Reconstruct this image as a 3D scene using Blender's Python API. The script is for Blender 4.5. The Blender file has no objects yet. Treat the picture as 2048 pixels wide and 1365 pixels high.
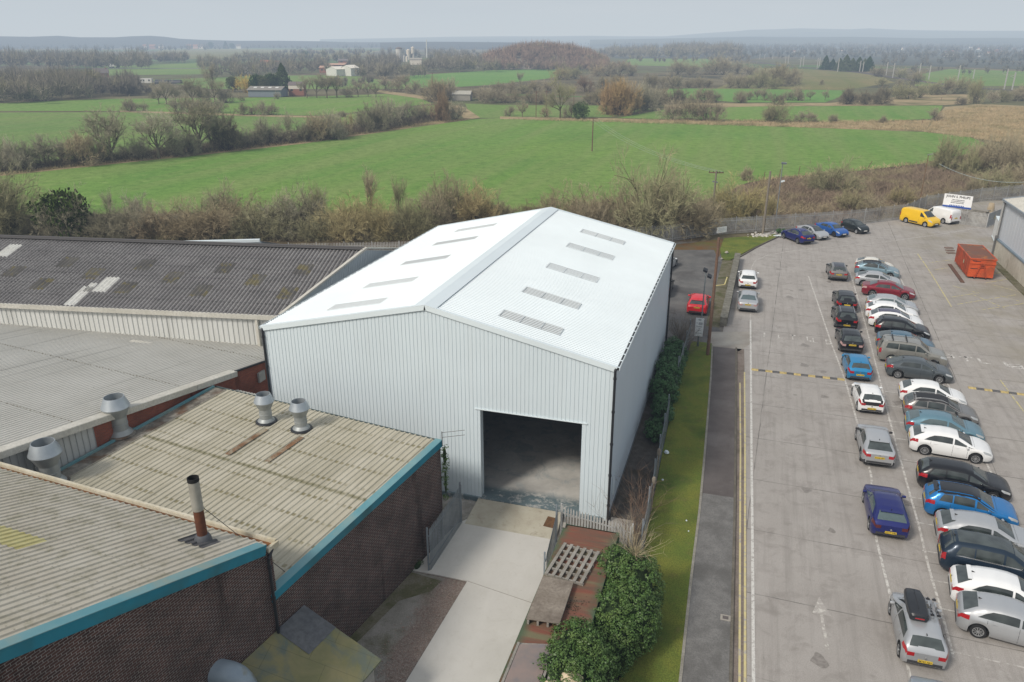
import bpy, bmesh, math, random
from mathutils import Vector, Matrix
rnd = random.Random(7)
sc = bpy.context.scene
col = sc.collection
PI = math.pi
# ---------------------------------------------------------------- camera and survey
FPX, CX, CY, HOR, HC = 1560.0, 1024.0, 682.5, 80.0, 23.0
PITCH = math.atan((CY - HOR) / FPX)
YAW = math.atan(511 / math.hypot(FPX, CY - HOR))
FWD = Vector((-math.sin(YAW) * math.cos(PITCH), math.cos(YAW) * math.cos(PITCH), -math.sin(PITCH)))
RGT = Vector((math.cos(YAW), math.sin(YAW), 0))
UPV = RGT.cross(FWD)

def G(px, py, z=0.0):
    """surveyed ground (or height z) point seen at a photo pixel"""
    d = FWD * FPX + RGT * (px - CX) - UPV * (py - CY)
    t = (z - HC) / d.z
    return Vector((d.x * t, d.y * t, z))

def dist_at(py):
    return HC * math.hypot(FPX, CY - HOR) / max(py - HOR, 1)

def mpp(p):
    """metres per photo pixel at a world point"""
    return (p - Vector((0, 0, HC))).dot(FWD) / FPX

# ---------------------------------------------------------------- object helpers
def tag(o, label=None, cat=None, group=None, kind=None):
    if label: o['label'] = label
    if cat: o['category'] = cat
    if group: o['group'] = group
    if kind: o['kind'] = kind
    return o

def empty(name, loc=(0, 0, 0), rz=0, label=None, cat=None, group=None):
    o = bpy.data.objects.new(name, None)
    col.objects.link(o)
    o.location = loc
    o.rotation_euler = (0, 0, rz)
    o.empty_display_size = 0.2
    return tag(o, label, cat, group)

def link(name, me, parent=None, loc=None, rz=None):
    o = bpy.data.objects.new(name, me)
    col.objects.link(o)
    if parent: o.parent = parent
    if loc is not None: o.location = loc
    if rz is not None: o.rotation_euler = (0, 0, rz)
    return o

class MB:
    def __init__(self):
        self.v = []; self.f = []; self.m = []; self.uv = []
    def face(self, pts, mi=0, uv=None):
        n = len(self.v)
        self.v.extend([tuple(p) for p in pts])
        self.f.append(tuple(range(n, n + len(pts))))
        self.m.append(mi)
        self.uv.append(uv)
    def mesh_faces(self, verts, faces, mi=0):
        n = len(self.v)
        self.v.extend([tuple(p) for p in verts])
        for f in faces:
            self.f.append(tuple(i + n for i in f)); self.m.append(mi); self.uv.append(None)
    def box(self, a, b, mi=0):
        x0, y0, z0 = a; x1, y1, z1 = b
        self.obox(Vector(((x0 + x1) / 2, (y0 + y1) / 2, (z0 + z1) / 2)), Vector((1, 0, 0)), Vector((0, 1, 0)), abs(x1 - x0), abs(y1 - y0), abs(z1 - z0), mi)
    def obox(self, c, ux, uy, lx, ly, lz, mi=0):
        """box about centre c along unit axes ux, uy and their cross product"""
        ux = Vector(ux).normalized(); uy = Vector(uy).normalized(); uz = ux.cross(uy).normalized()
        c = Vector(c)
        vs = [c + ux * (sx * lx / 2) + uy * (sy * ly / 2) + uz * (s * lz / 2) for s in (-1, 1) for sy in (-1, 1) for sx in (-1, 1)]
        self.mesh_faces(vs, [(0, 2, 3, 1), (4, 5, 7, 6), (0, 1, 5, 4), (2, 6, 7, 3), (0, 4, 6, 2), (1, 3, 7, 5)], mi)
    def bar(self, p, q, w, h, mi=0, up=(0, 0, 1)):
        p = Vector(p); q = Vector(q); d = q - p
        u = Vector(up)
        s = d.cross(u)
        if s.length < 1e-6: s = d.cross(Vector((1, 0, 0)))
        s.normalize()
        self.obox((p + q) / 2, d, s, d.length, w, h, mi)
    def tube(self, p, q, r0, r1=None, n=8, mi=0, caps=True):
        if r1 is None: r1 = r0
        p = Vector(p); q = Vector(q); d = (q - p)
        if d.length < 1e-6: return
        d.normalize()
        a = d.cross(Vector((0, 0, 1)))
        if a.length < 1e-3: a = Vector((1, 0, 0))
        a.normalize(); b = d.cross(a)
        vs = []
        for P, r in ((p, r0), (q, r1)):
            for i in range(n):
                t = 2 * PI * i / n
                vs.append(P + a * (r * math.cos(t)) + b * (r * math.sin(t)))
        fs = [(i, (i + 1) % n, n + (i + 1) % n, n + i) for i in range(n)]
        if caps:
            fs.append(tuple(range(n - 1, -1, -1))); fs.append(tuple(range(n, 2 * n)))
        self.mesh_faces(vs, fs, mi)
    def lathe(self, c, prof, n=20, mi=0, axis=(0, 0, 1), cap0=True, cap1=True):
        """prof = list of (radius, height along axis)"""
        ax = Vector(axis).normalized()
        a = ax.cross(Vector((0, 1, 0)))
        if a.length < 1e-3: a = ax.cross(Vector((1, 0, 0)))
        a.normalize(); b = ax.cross(a); c = Vector(c)
        vs = []; fs = []
        for r, h in prof:
            for i in range(n):
                t = 2 * PI * i / n
                vs.append(c + ax * h + a * (r * math.cos(t)) + b * (r * math.sin(t)))
        for k in range(len(prof) - 1):
            for i in range(n):
                j = (i + 1) % n
                fs.append((k * n + i, k * n + j, (k + 1) * n + j, (k + 1) * n + i))
        if cap0: fs.append(tuple(range(n - 1, -1, -1)))
        if cap1: fs.append(tuple((len(prof) - 1) * n + i for i in range(n)))
        self.mesh_faces(vs, fs, mi)
    def prism(self, poly, z0, z1, mi=0):
        """vertical prism over a list of (x,y)"""
        n = len(poly)
        ar = sum(poly[i][0] * poly[(i + 1) % n][1] - poly[(i + 1) % n][0] * poly[i][1] for i in range(n))
        if ar < 0: poly = poly[::-1]
        vs = [(p[0], p[1], z0) for p in poly] + [(p[0], p[1], z1) for p in poly]
        fs = [tuple(range(n - 1, -1, -1)), tuple(range(n, 2 * n))]
        fs += [(i, (i + 1) % n, n + (i + 1) % n, n + i) for i in range(n)]
        self.mesh_faces(vs, fs, mi)
    def mesh(self, name, mats, smooth=None):
        me = bpy.data.meshes.new(name)
        me.from_pydata(self.v, [], self.f)
        for m in (mats if isinstance(mats, (list, tuple)) else [mats]): me.materials.append(m)
        me.polygons.foreach_set('material_index', self.m)
        if any(u is not None for u in self.uv):
            ul = me.uv_layers.new(name='UVMap')
            flat = []
            for f, u in zip(self.f, self.uv):
                for i in range(len(f)):
                    flat.extend(u[i] if u else (0.0, 0.0))
            ul.data.foreach_set('uv', flat)
        me.update()
        if smooth is not None:
            me.shade_smooth()
            me.set_sharp_from_angle(angle=math.radians(smooth))
        return me
    def build(self, name, mats, parent=None, smooth=None, loc=None, rz=None):
        return link(name, self.mesh(name, mats, smooth), parent, loc, rz)

# ---------------------------------------------------------------- material helpers
MATS = {}
class N:
    """small wrapper for building node trees"""
    def __init__(self, name):
        self.mat = bpy.data.materials.new(name); self.mat.use_nodes = True
        self.nt = self.mat.node_tree; self.nt.nodes.clear()
        self.out = self.nt.nodes.new('ShaderNodeOutputMaterial')
    def add(self, t, **kw):
        n = self.nt.nodes.new(t)
        for k, v in kw.items():
            if k in n.inputs.keys(): n.inputs[k].default_value = v
            else: setattr(n, k, v)
        return n
    def ln(self, a, b): self.nt.links.new(a, b)
    def mapping(self, coord='Object', scale=(1, 1, 1), rot=(0, 0, 0), loc=(0, 0, 0)):
        tc = self.add('ShaderNodeTexCoord'); mp = self.add('ShaderNodeMapping')
        mp.inputs['Scale'].default_value = scale; mp.inputs['Rotation'].default_value = rot; mp.inputs['Location'].default_value = loc
        self.ln(tc.outputs[coord], mp.inputs['Vector'])
        return mp.outputs['Vector']
    def noise(self, vec, scale, detail=4, rough=.55, dist=0.0):
        n = self.add('ShaderNodeTexNoise')
        n.inputs['Scale'].default_value = scale; n.inputs['Detail'].default_value = detail
        n.inputs['Roughness'].default_value = rough; n.inputs['Distortion'].default_value = dist
        self.ln(vec, n.inputs['Vector'])
        return n.outputs['Fac']
    def ramp(self, fac, a, b):
        r = self.add('ShaderNodeMapRange'); r.clamp = True
        r.inputs['From Min'].default_value = a; r.inputs['From Max'].default_value = b
        self.ln(fac, r.inputs['Value'])
        return r.outputs['Result']
    def mix(self, fac, a, b, mode='MIX'):
        m = self.add('ShaderNodeMix', data_type='RGBA', blend_type=mode)
        for s, v in ((0, fac), (6, a), (7, b)):
            if isinstance(v, (int, float)): m.inputs[s].default_value = v
            elif isinstance(v, (tuple, list)): m.inputs[s].default_value = (*v[:3], 1)
            else: self.ln(v, m.inputs[s])
        return m.outputs[2]
    def math(self, op, a, b=0.0):
        m = self.add('ShaderNodeMath', operation=op)
        for i, v in enumerate((a, b)):
            if isinstance(v, (int, float)): m.inputs[i].default_value = v
            else: self.ln(v, m.inputs[i])
        return m.outputs[0]
    def principled(self, colr, rough=.7, metal=0.0, bump=None, spec=.3, coat=0.0):
        p = self.add('ShaderNodeBsdfPrincipled')
        for k, v in (('Base Color', colr), ('Roughness', rough), ('Metallic', metal)):
            if isinstance(v, (int, float)): p.inputs[k].default_value = v
            elif isinstance(v, (tuple, list)): p.inputs[k].default_value = (*v[:3], 1)
            else: self.ln(v, p.inputs[k])
        p.inputs['Specular IOR Level'].default_value = spec
        if coat: p.inputs['Coat Weight'].default_value = coat; p.inputs['Coat Roughness'].default_value = .05
        if bump:
            b = self.add('ShaderNodeBump'); b.inputs['Strength'].default_value = bump[1]; b.inputs['Distance'].default_value = bump[2]
            self.ln(bump[0], b.inputs['Height']); self.ln(b.outputs['Normal'], p.inputs['Normal'])
        self.ln(p.outputs['BSDF'], self.out.inputs['Surface'])
        return p

def mottle(name, c1, c2, scale=2.0, rough=.75, metal=0.0, c3=None, s3=.3, fine=None, bump=.0, spec=.25, coord='Object', lo=.35, hi=.65, bscale=None):
    """two-tone noise material with an optional large third tone and fine grain"""
    if name in MATS: return MATS[name]
    n = N(name); v = n.mapping(coord)
    f = n.noise(v, scale, 5, .6)
    c = n.mix(n.ramp(f, lo, hi), c1, c2)
    if c3: c = n.mix(n.ramp(n.noise(v, s3, 3, .6, .4), .5, .68), c, c3)
    if fine: c = n.mix(n.math('MULTIPLY', n.ramp(n.noise(v, fine, 2, .7), .35, .7), .55), c, tuple(x * .55 for x in c1))
    bp = (n.noise(v, bscale or (fine or scale * 6), 3), bump, .02) if bump else None
    n.principled(c, rough, metal, bp, spec)
    MATS[name] = n.mat
    return n.mat

def plain(name, c, rough=.5, metal=0.0, spec=.3, coat=0.0, var=.12, scale=3.0):
    if name in MATS: return MATS[name]
    n = N(name); v = n.mapping()
    f = n.ramp(n.noise(v, scale, 3), .3, .7)
    cc = n.mix(f, tuple(x * (1 - var) for x in c), tuple(min(1, x * (1 + var)) for x in c))
    n.principled(cc, rough, metal, None, spec, coat)
    MATS[name] = n.mat
    return n.mat

# ---------------------------------------------------------------- world, light, camera
SUN_AZ, SUN_EL = math.radians(212), math.radians(42)      # compass style: 0 = +Y, clockwise
w = bpy.data.worlds.new("World"); sc.world = w; w.use_nodes = True
nt = w.node_tree; nt.nodes.clear()
wo = nt.nodes.new('ShaderNodeOutputWorld'); bg = nt.nodes.new('ShaderNodeBackground')
sky = nt.nodes.new('ShaderNodeTexSky'); sky.sky_type = 'NISHITA'; sky.sun_disc = False
sky.sun_elevation = SUN_EL; sky.sun_rotation = SUN_AZ
sky.air_density = 1.0; sky.dust_density = 6.0; sky.ozone_density = 1.0; sky.altitude = 50
mixn = nt.nodes.new('ShaderNodeMix'); mixn.data_type = 'RGBA'; mixn.inputs[0].default_value = .62
mixn.inputs[7].default_value = (7.0, 7.3, 7.6, 1)           # thin even cloud veil, in the sky texture's own units
tcw = nt.nodes.new('ShaderNodeTexCoord'); mpw = nt.nodes.new('ShaderNodeMapping'); mpw.inputs['Scale'].default_value = (3, 3, 16)
nzw = nt.nodes.new('ShaderNodeTexNoise'); nzw.inputs['Scale'].default_value = 2.2; nzw.inputs['Detail'].default_value = 5
rmw = nt.nodes.new('ShaderNodeMapRange'); rmw.inputs['From Min'].default_value = .3; rmw.inputs['From Max'].default_value = .7; rmw.inputs['To Min'].default_value = .84; rmw.inputs['To Max'].default_value = 1.14
vcw = nt.nodes.new('ShaderNodeVectorMath'); vcw.operation = 'SCALE'; vcw.inputs[0].default_value = (7.0, 7.3, 7.6)
nt.links.new(tcw.outputs['Generated'], mpw.inputs['Vector']); nt.links.new(mpw.outputs[0], nzw.inputs['Vector']); nt.links.new(nzw.outputs['Fac'], rmw.inputs['Value']); nt.links.new(rmw.outputs[0], vcw.inputs['Scale']); nt.links.new(vcw.outputs[0], mixn.inputs[7])
nt.links.new(sky.outputs['Color'], mixn.inputs[6]); nt.links.new(mixn.outputs[2], bg.inputs['Color'])
bg.inputs['Strength'].default_value = .112
nt.links.new(bg.outputs[0], wo.inputs[0])
sl = bpy.data.lights.new('sun', 'SUN'); sl.energy = 2.9; sl.angle = math.radians(11); sl.color = (1.0, .96, .90)
so = bpy.data.objects.new('sun', sl); col.objects.link(so)
sd = Vector((math.sin(SUN_AZ) * math.cos(SUN_EL), math.cos(SUN_AZ) * math.cos(SUN_EL), math.sin(SUN_EL)))
so.rotation_euler = sd.to_track_quat('Z', 'Y').to_euler(); so.location = (-30, -40, 60)
cam = bpy.data.cameras.new('camera'); co = bpy.data.objects.new('camera', cam); col.objects.link(co)
cam.sensor_width = 36; cam.lens = 36 * FPX / 2048; cam.clip_start = .5; cam.clip_end = 40000
co.location = (0, 0, HC); co.rotation_euler = (PI / 2 - PITCH, 0, YAW)
sc.camera = co
sc.view_settings.view_transform = 'Standard'; sc.view_settings.look = 'None'; sc.view_settings.exposure = 0
sc.cycles.max_bounces = 6; sc.cycles.diffuse_bounces = 3; sc.cycles.transparent_max_bounces = 8; sc.cycles.volume_bounces = 0
sc.cycles.use_denoising = True

# haze: one body of misty air round the whole place
SIG = 1 / 2800.0; HAZE = (.555, .615, .665)
hz = bpy.data.materials.new('haze'); hz.use_nodes = True
h = hz.node_tree; h.nodes.clear()
ho = h.nodes.new('ShaderNodeOutputMaterial'); ha = h.nodes.new('ShaderNodeVolumeAbsorption'); he = h.nodes.new('ShaderNodeEmission'); hs = h.nodes.new('ShaderNodeAddShader')
kr = (.80, .92, 1.1)
ha.inputs['Color'].default_value = (1 - kr[0] / 1.2, 1 - kr[1] / 1.2, 1 - kr[2] / 1.2, 1); ha.inputs['Density'].default_value = SIG * 1.2
he.inputs['Color'].default_value = tuple(HAZE[i] * kr[i] for i in range(3)) + (1,); he.inputs['Strength'].default_value = SIG  # haze glows by itself in place of scattered daylight
h.links.new(ha.outputs[0], hs.inputs[0]); h.links.new(he.outputs[0], hs.inputs[1]); h.links.new(hs.outputs[0], ho.inputs['Volume'])
try: hz.cycles.homogeneous_volume = True
except Exception: pass
b = MB(); b.box((-16000, -3000, -60), (16000, 20000, 270))
tag(b.build('haze', hz), kind='structure')
# ================================================================ GROUND SURFACES
def sheet(name, poly, z, m, kind='structure', label=None, cat=None, group=None):
    b = MB(); b.face([(p[0], p[1], z) for p in poly])
    me = b.mesh(name, m)
    o = link(name, me)
    return tag(o, label, cat, group, kind)

def pxpoly(pts, z=0.0): return [G(x, y, z)[:2] for x, y in pts]

# far countryside: big ground sheet, patchwork of pasture, stubble and scrub
n = N('country_ground'); v = n.mapping()
vo = n.add('ShaderNodeTexVoronoi'); vo.inputs['Scale'].default_value = .0045; n.ln(v, vo.inputs['Vector'])
sepc = n.add('ShaderNodeSeparateColor'); n.ln(vo.outputs['Color'], sepc.inputs[0])
c = n.mix(n.ramp(sepc.outputs[0], .3, .7), (.13, .14, .065), (.18, .155, .095))
c = n.mix(n.ramp(sepc.outputs[1], .62, .66), c, (.10, .185, .055))
c = n.mix(n.ramp(n.noise(v, .03, 5, .65), .42, .62), c, (.10, .085, .045))
c = n.mix(n.ramp(n.noise(v, .012, 4, .6), .58, .66), c, (.06, .06, .04))
c = n.mix(n.math('MULTIPLY', n.ramp(n.noise(v, 1.3, 3, .7), .4, .7), .5), c, (.05, .042, .025))
n.principled(c, .95, 0, None, .1)
M_COUNTRY = n.mat
sheet('ground', [(-16000, -2500), (16000, -2500), (16000, 19500), (-16000, 19500)], -.12, M_COUNTRY)

def field_mat(name, c1, c2, c3, rot=0.0, stripe=.35, sscale=.12):
    n = N(name); v = n.mapping(); vr = n.mapping('Object', (1, .06, 1), (0, 0, rot))
    c = n.mix(n.ramp(n.noise(v, .035, 4, .6), .35, .65), c1, c2)
    c = n.mix(n.math('MULTIPLY', n.ramp(n.noise(v, .011, 3, .6, .6), .42, .62), .55), c, tuple(x * y for x, y in zip(c2, (1.22, 1.06, 1.0))))
    c = n.mix(n.math('MULTIPLY', n.ramp(n.noise(v, .02, 3, .6, .8), .54, .68), .4), c, tuple(x * y for x, y in zip(c1, (.72, .80, .85))))
    c = n.mix(n.math('MULTIPLY', n.ramp(n.noise(vr, sscale, 4, .6), .40, .60), stripe), c, c3)
    c = n.mix(n.math('MULTIPLY', n.ramp(n.noise(v, .55, 5, .72), .45, .70), .6), c, tuple(x * .5 for x in c1))
    c = n.mix(n.math('MULTIPLY', n.ramp(n.noise(v, .25, 4, .7), .58, .74), .5), c, tuple(x * 1.5 for x in c3))
    c = n.mix(n.math('MULTIPLY', n.ramp(n.noise(v, 2.6, 3, .7), .5, .7), .3), c, tuple(x * .4 for x in c1))
    n.principled(c, .95, 0, (n.noise(v, 1.5, 4, .7), .6, .25), .08)
    return n.mat
M_FIELD = field_mat('field_grass', (.118, .228, .050), (.152, .265, .060), (.19, .255, .082), .35, .8)
M_FIELD2 = field_mat('far_field_grass', (.125, .22, .057), (.16, .245, .07), (.19, .23, .09), 1.2, .5)
M_FIELD3 = field_mat('bright_field_grass', (.12, .25, .06), (.14, .265, .068), (.15, .23, .07), .2, .25)
M_OLIVE = field_mat('stubble_field', (.17, .17, .07), (.21, .19, .09), (.15, .165, .055), .9, .8, .05)
M_TAN = mottle('dry_grass', (.40, .31, .19), (.28, .23, .125), .35, .95, c3=(.11, .115, .05), s3=.06, fine=1.6, spec=.05)
M_SCRUB = mottle('scrub_ground', (.13, .098, .062), (.09, .072, .045), .5, .95, c3=(.16, .135, .075), s3=.12, fine=3, spec=.05)

def fieldp(pts, m, z, name='field'):
    sheet(name, pxpoly(pts), z, m)
fieldp([(-60, 357), (225, 327), (400, 309), (600, 287), (800, 258), (935, 239), (1000, 236), (1200, 238), (1440, 246), (1850, 262), (1935, 272), (1975, 288), (1948, 305), (1860, 325), (1700, 343), (1560, 354), (1495, 365), (1410, 400), (1340, 430), (1000, 440), (400, 440), (-60, 440)], M_FIELD, -.08)
fieldp([(-60, 338), (225, 318), (400, 300), (600, 278), (800, 248), (890, 228), (870, 210), (760, 222), (640, 234), (520, 232), (250, 224), (-60, 225)], M_FIELD2, -.09)
fieldp([(-60, 222), (250, 222), (520, 229), (640, 231), (760, 219), (862, 207), (845, 196), (770, 188), (600, 194), (420, 196), (200, 198), (-60, 209)], M_FIELD, -.085)
fieldp([(1235, 236), (1330, 219), (1500, 213), (1886, 211), (1880, 224), (1862, 238), (1700, 244), (1440, 241)], M_FIELD, -.07)
fieldp([(945, 236), (1220, 234), (1300, 218), (1200, 211), (1000, 210), (930, 207)], M_FIELD2, -.085)
fieldp([(1320, 192), (1340, 177), (1500, 178), (1690, 181), (1680, 194), (1650, 205), (1480, 205)], M_FIELD3, -.07)
fieldp([(790, 168), (815, 152), (900, 146), (1000, 140), (1120, 139), (1130, 150), (1090, 158), (980, 170), (880, 176)], M_FIELD3, -.07)
fieldp([(420, 178), (800, 178), (860, 176), (700, 150), (520, 152), (300, 160)], M_FIELD2, -.095)
fieldp([(170, 152), (430, 148), (470, 136), (420, 126), (190, 133)], M_FIELD2, -.09)
fieldp([(290, 118), (700, 117), (760, 102), (480, 98), (320, 100)], M_OLIVE, -.09)
fieldp([(1430, 178), (1690, 180), (1790, 165), (1730, 146), (1600, 138), (1520, 136), (1500, 150)], M_OLIVE, -.09)
fieldp([(1230, 117), (1480, 121), (1560, 112), (1720, 128), (2120, 142), (2120, 84), (700, 84), (700, 90), (1230, 98)], mottle('town_tree_cover', (.075, .085, .075), (.105, .105, .085), .012, .95, c3=(.13, .125, .085), s3=.004, spec=.05), -.10, 'tree_cover')
fieldp([(1830, 150), (1830, 172), (2120, 172), (2120, 145), (1900, 138)], M_FIELD2, -.09)
fieldp([(1240, 130), (1440, 136), (1440, 118), (1260, 117)], M_FIELD2, -.09)
# dry grass along hedge feet, rough grass at the right, brown scrub between the fence and the field
fieldp([(1000, 238), (1200, 240), (1440, 248), (1850, 264), (1862, 240), (1700, 246), (1440, 243), (1235, 237), (1000, 233)], M_TAN, -.06, 'dry_grass_strip')
fieldp([(1850, 264), (1940, 274), (2090, 300), (2120, 262), (2120, 215), (1960, 208), (1890, 214), (1870, 238)], M_TAN, -.065, 'rough_grass')
fieldp([(1330, 219), (1500, 213), (1888, 210), (1960, 206), (1960, 190), (1840, 186), (1780, 196), (1660, 206), (1480, 207), (1330, 205)], M_TAN, -.068, 'dry_grass_strip')
fieldp([(-60, 358), (225, 328), (400, 310), (600, 288), (800, 259), (935, 240), (935, 236), (800, 254), (600, 283), (400, 304), (225, 322), (-60, 350)], M_TAN, -.062, 'dry_grass_strip')
fieldp([(240, 224), (520, 233), (650, 236), (650, 233), (520, 229.5), (240, 221)], M_TAN, -.062, 'dry_grass_strip')
fieldp([(750, 184), (830, 196), (880, 206), (935, 240), (960, 235), (930, 215), (900, 205), (840, 190), (760, 181)], M_TAN, -.055, 'farm_track')
fieldp([(-80, 440), (-80, 520), (1350, 520), (1420, 465), (1560, 458), (1700, 450), (1850, 425), (2120, 380), (2120, 300), (1948, 305), (1860, 325), (1700, 343), (1560, 354), (1495, 365), (1410, 400), (1340, 422), (1000, 428), (500, 425), (0, 430)], M_SCRUB, -.055, 'scrub_ground')

# -------------------------------------------------------------- concrete car park
n = N('car_park_concrete'); v = n.mapping(); vd = n.mapping('Object', (1, 1, 1), (0, 0, .045))
c = n.mix(n.ramp(n.noise(v, .25, 5, .65), .3, .7), (.305, .284, .262), (.378, .356, .332))
c = n.mix(n.math('MULTIPLY', n.ramp(n.noise(v, .9, 5, .7, .5), .5, .68), .5), c, (.19, .172, .155))
c = n.mix(n.math('MULTIPLY', n.ramp(n.noise(v, .45, 4, .7, .8), .60, .74), .6), c, (.40, .38, .35))
vs = n.mapping('Object', (3.0, .12, 1))
c = n.mix(n.math('MULTIPLY', n.ramp(n.noise(vs, .8, 4, .7), .48, .7), .4), c, (.19, .175, .16))
c = n.mix(n.math('MULTIPLY', n.ramp(n.noise(v, 24, 2, .7), .42, .62), .35), c, (.17, .155, .14))
c = n.mix(n.math('MULTIPLY', n.ramp(n.noise(v, 8, 3, .7), .62, .72), .4), c, (.13, .12, .11))
# slab joints
wob = n.add('ShaderNodeVectorMath', operation='ADD'); wn = n.add('ShaderNodeTexNoise'); wn.inputs['Scale'].default_value = .5
sub = n.add('ShaderNodeVectorMath', operation='MULTIPLY_ADD'); sub.inputs[1].default_value = (.12, .12, 0); sub.inputs[2].default_value = (-.06, -.06, 0)
n.ln(vd, wn.inputs['Vector']); n.ln(wn.outputs['Color'], sub.inputs[0]); n.ln(vd, wob.inputs[0]); n.ln(sub.outputs[0], wob.inputs[1])
bk = n.add('ShaderNodeTexBrick'); bk.offset = 0; bk.inputs['Scale'].default_value = 1
bk.inputs['Brick Width'].default_value = 13.0; bk.inputs['Row Height'].default_value = 5.05; bk.inputs['Mortar Size'].default_value = .035; bk.inputs['Mortar Smooth'].default_value = .4
n.ln(wob.outputs[0], bk.inputs['Vector'])
jm = n.math('MULTIPLY', bk.outputs['Fac'], n.ramp(n.noise(v, .6, 3), .3, .6))
c = n.mix(n.math('MULTIPLY', jm, .8), c, (.10, .092, .085))
# damp green-brown ground on the right by the low building
sepx = n.add('ShaderNodeSeparateXYZ'); n.ln(v, sepx.inputs[0])
mx = n.math('MULTIPLY', n.ramp(sepx.outputs[0], 16, 24), n.ramp(n.noise(v, .22, 4, .6), .38, .62))
c = n.mix(n.math('MULTIPLY', mx, .6), c, (.23, .205, .145))
n.principled(c, .9, 0, (n.noise(v, 30, 3, .7), .35, .01), .2)
M_CONC = n.mat
sheet('car_park', [(-1.0, 5), (70, 5), (70, 150), (34, 135), (22.5, 121), (13.2, 111), (3.6, 104.9), (-1, 98)], 0.0, M_CONC)

M_GRAVEL = mottle('yard_gravel', (.20, .185, .165), (.11, .095, .075), 1.1, .95, c3=(.17, .10, .075), s3=.22, fine=14, bump=.5, bscale=22, spec=.1)
sheet('yard_ground', [(-75, 4), (1.5, 4), (1.5, 62), (-1.0, 66), (-1.0, 97), (-9, 95), (-40, 82.5), (-75, 76)], -.02, M_GRAVEL)
M_ASPH = mottle('worn_asphalt', (.12, .118, .115), (.165, .16, .152), .7, .92, c3=(.085, .08, .078), s3=.25, fine=20, bump=.3, bscale=40, spec=.15)
M_ASPH_L = mottle('grey_asphalt', (.150, .146, .140), (.205, .20, .192), 1.6, .92, c3=(.12, .116, .11), s3=.5, fine=16, bump=.4, bscale=40, spec=.15)
M_ASPH_D = mottle('dark_asphalt', (.105, .092, .088), (.135, .12, .115), .8, .92, c3=(.16, .145, .14), s3=.35, fine=24, bump=.3, bscale=40, spec=.15)
sheet('asphalt_yard', [(-5.2, 60.6), (-1.2, 60.3), (-1.0, 64), (-1.4, 65), (-1.4, 92), (-2.7, 97), (-8, 94), (-24, 88), (-24, 60), (-5.2, 59.8)], -.010, M_ASPH)
M_MOSSY = mottle('mossy_asphalt', (.16, .085, .035), (.12, .11, .07), .9, .95, c3=(.11, .12, .035), s3=.5, fine=8, spec=.05)
sheet('mossy_margin', pxpoly([(1345, 490), (1446, 478), (1444, 502), (1436, 517), (1428, 500), (1345, 500)]), -.004, M_MOSSY)
# pale concrete crossover at the junction
M_CONC_P = mottle('pale_concrete', (.37, .35, .31), (.31, .285, .25), .7, .9, c3=(.25, .22, .19), s3=.35, fine=18, bump=.2, bscale=30, spec=.2)
sheet('crossover', pxpoly([(1419, 664), (1504, 664), (1504, 686), (1478, 703), (1437, 697), (1414, 690)]), .005, M_CONC_P)

# grass corner with kerb
M_GRASS = None
n = N('verge_grass'); v = n.mapping()
c = n.mix(n.ramp(n.noise(v, .6, 4, .65), .35, .65), (.140, .188, .038), (.20, .21, .042))
c = n.mix(n.math('MULTIPLY', n.ramp(n.noise(v, .35, 3, .6), .5, .66), .8), c, (.07, .12, .026))
c = n.mix(n.math('MULTIPLY', n.ramp(n.noise(v, 1.4, 4, .7), .55, .72), .6), c, (.21, .17, .065))
c = n.mix(n.math('MULTIPLY', n.ramp(n.noise(v, 18, 3, .75), .4, .62), .6), c, (.06, .072, .022))
n.principled(c, .95, 0, (n.noise(v, 25, 3, .8), .8, .05), .08)
M_GRASS = n.mat
gp = pxpoly([(1448, 478), (1500, 474), (1550, 470), (1552, 476), (1510, 495), (1470, 517), (1461, 521), (1444, 520), (1440, 500)])
b = MB(); b.prism([(p[0], p[1]) for p in gp], -.05, .09)
tag(b.build('grass_corner', M_GRASS), kind='structure')
M_KERB = mottle('kerb_concrete', (.30, .285, .25), (.22, .205, .17), 1.5, .9, fine=12, spec=.15)
M_KERB_D = mottle('dirty_kerb', (.16, .145, .12), (.11, .10, .08), 1.5, .9, fine=12, spec=.1)
b = MB()
kp = [G(x, y) for x, y in ((1556, 474), (1530, 486), (1510, 496), (1488, 509), (1464, 522))]
for p, q in zip(kp, kp[1:]): b.bar(p + Vector((.1, -.1, .05)), q + Vector((.1, -.1, .05)), .14, .16)
tag(b.build('kerb', M_KERB_D), kind='structure')

# roadside: grass verge, footpath, kerbs
def lerp_y(a, b_, y): return a[0] + (b_[0] - a[0]) * (y - a[1]) / (b_[1] - a[1])
VR = [(-.52, 12), (-.65, 24.06), (-.77, 28.97), (-.86, 37.31), (-1.2, 48), (-1.59, 59.77), (-1.75, 61)]
KR = [(1.75, 12), (1.29, 24.66), (.98, 37.87), (.60, 50), (.29, 59.78), (.25, 61)]
vl = [(-2.6, 12), (-2.9, 25), (-3.12, 32.4), (-3.4, 42), (-3.55, 52), (-3.3, 61)]
b = MB(); b.prism(vl + VR[::-1], -.1, .10); tag(b.build('verge', M_GRASS), kind='structure')
def strip_between(name, L, R, y0, y1, z, m):
    def at(P, y):
        for a, c_ in zip(P, P[1:]):
            if a[1] <= y <= c_[1]: return lerp_y(a, c_, y)
        return P[-1][0] if y > P[-1][1] else P[0][0]
    ys = [y0 + (y1 - y0) * i / 8 for i in range(9)]
    b = MB(); b.prism([(at(L, y), y) for y in ys] + [(at(R, y), y) for y in ys[::-1]], -.1, z)
    return tag(b.build(name, m), kind='structure')
strip_between('footpath', [(x + .10, y) for x, y in VR], [(x - .12, y) for x, y in KR], 12, 37.9, .085, M_ASPH_L)
strip_between('footpath', [(x + .10, y) for x, y in VR], [(x - .12, y) for x, y in KR], 37.9, 60.3, .086, M_ASPH_D)
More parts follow.
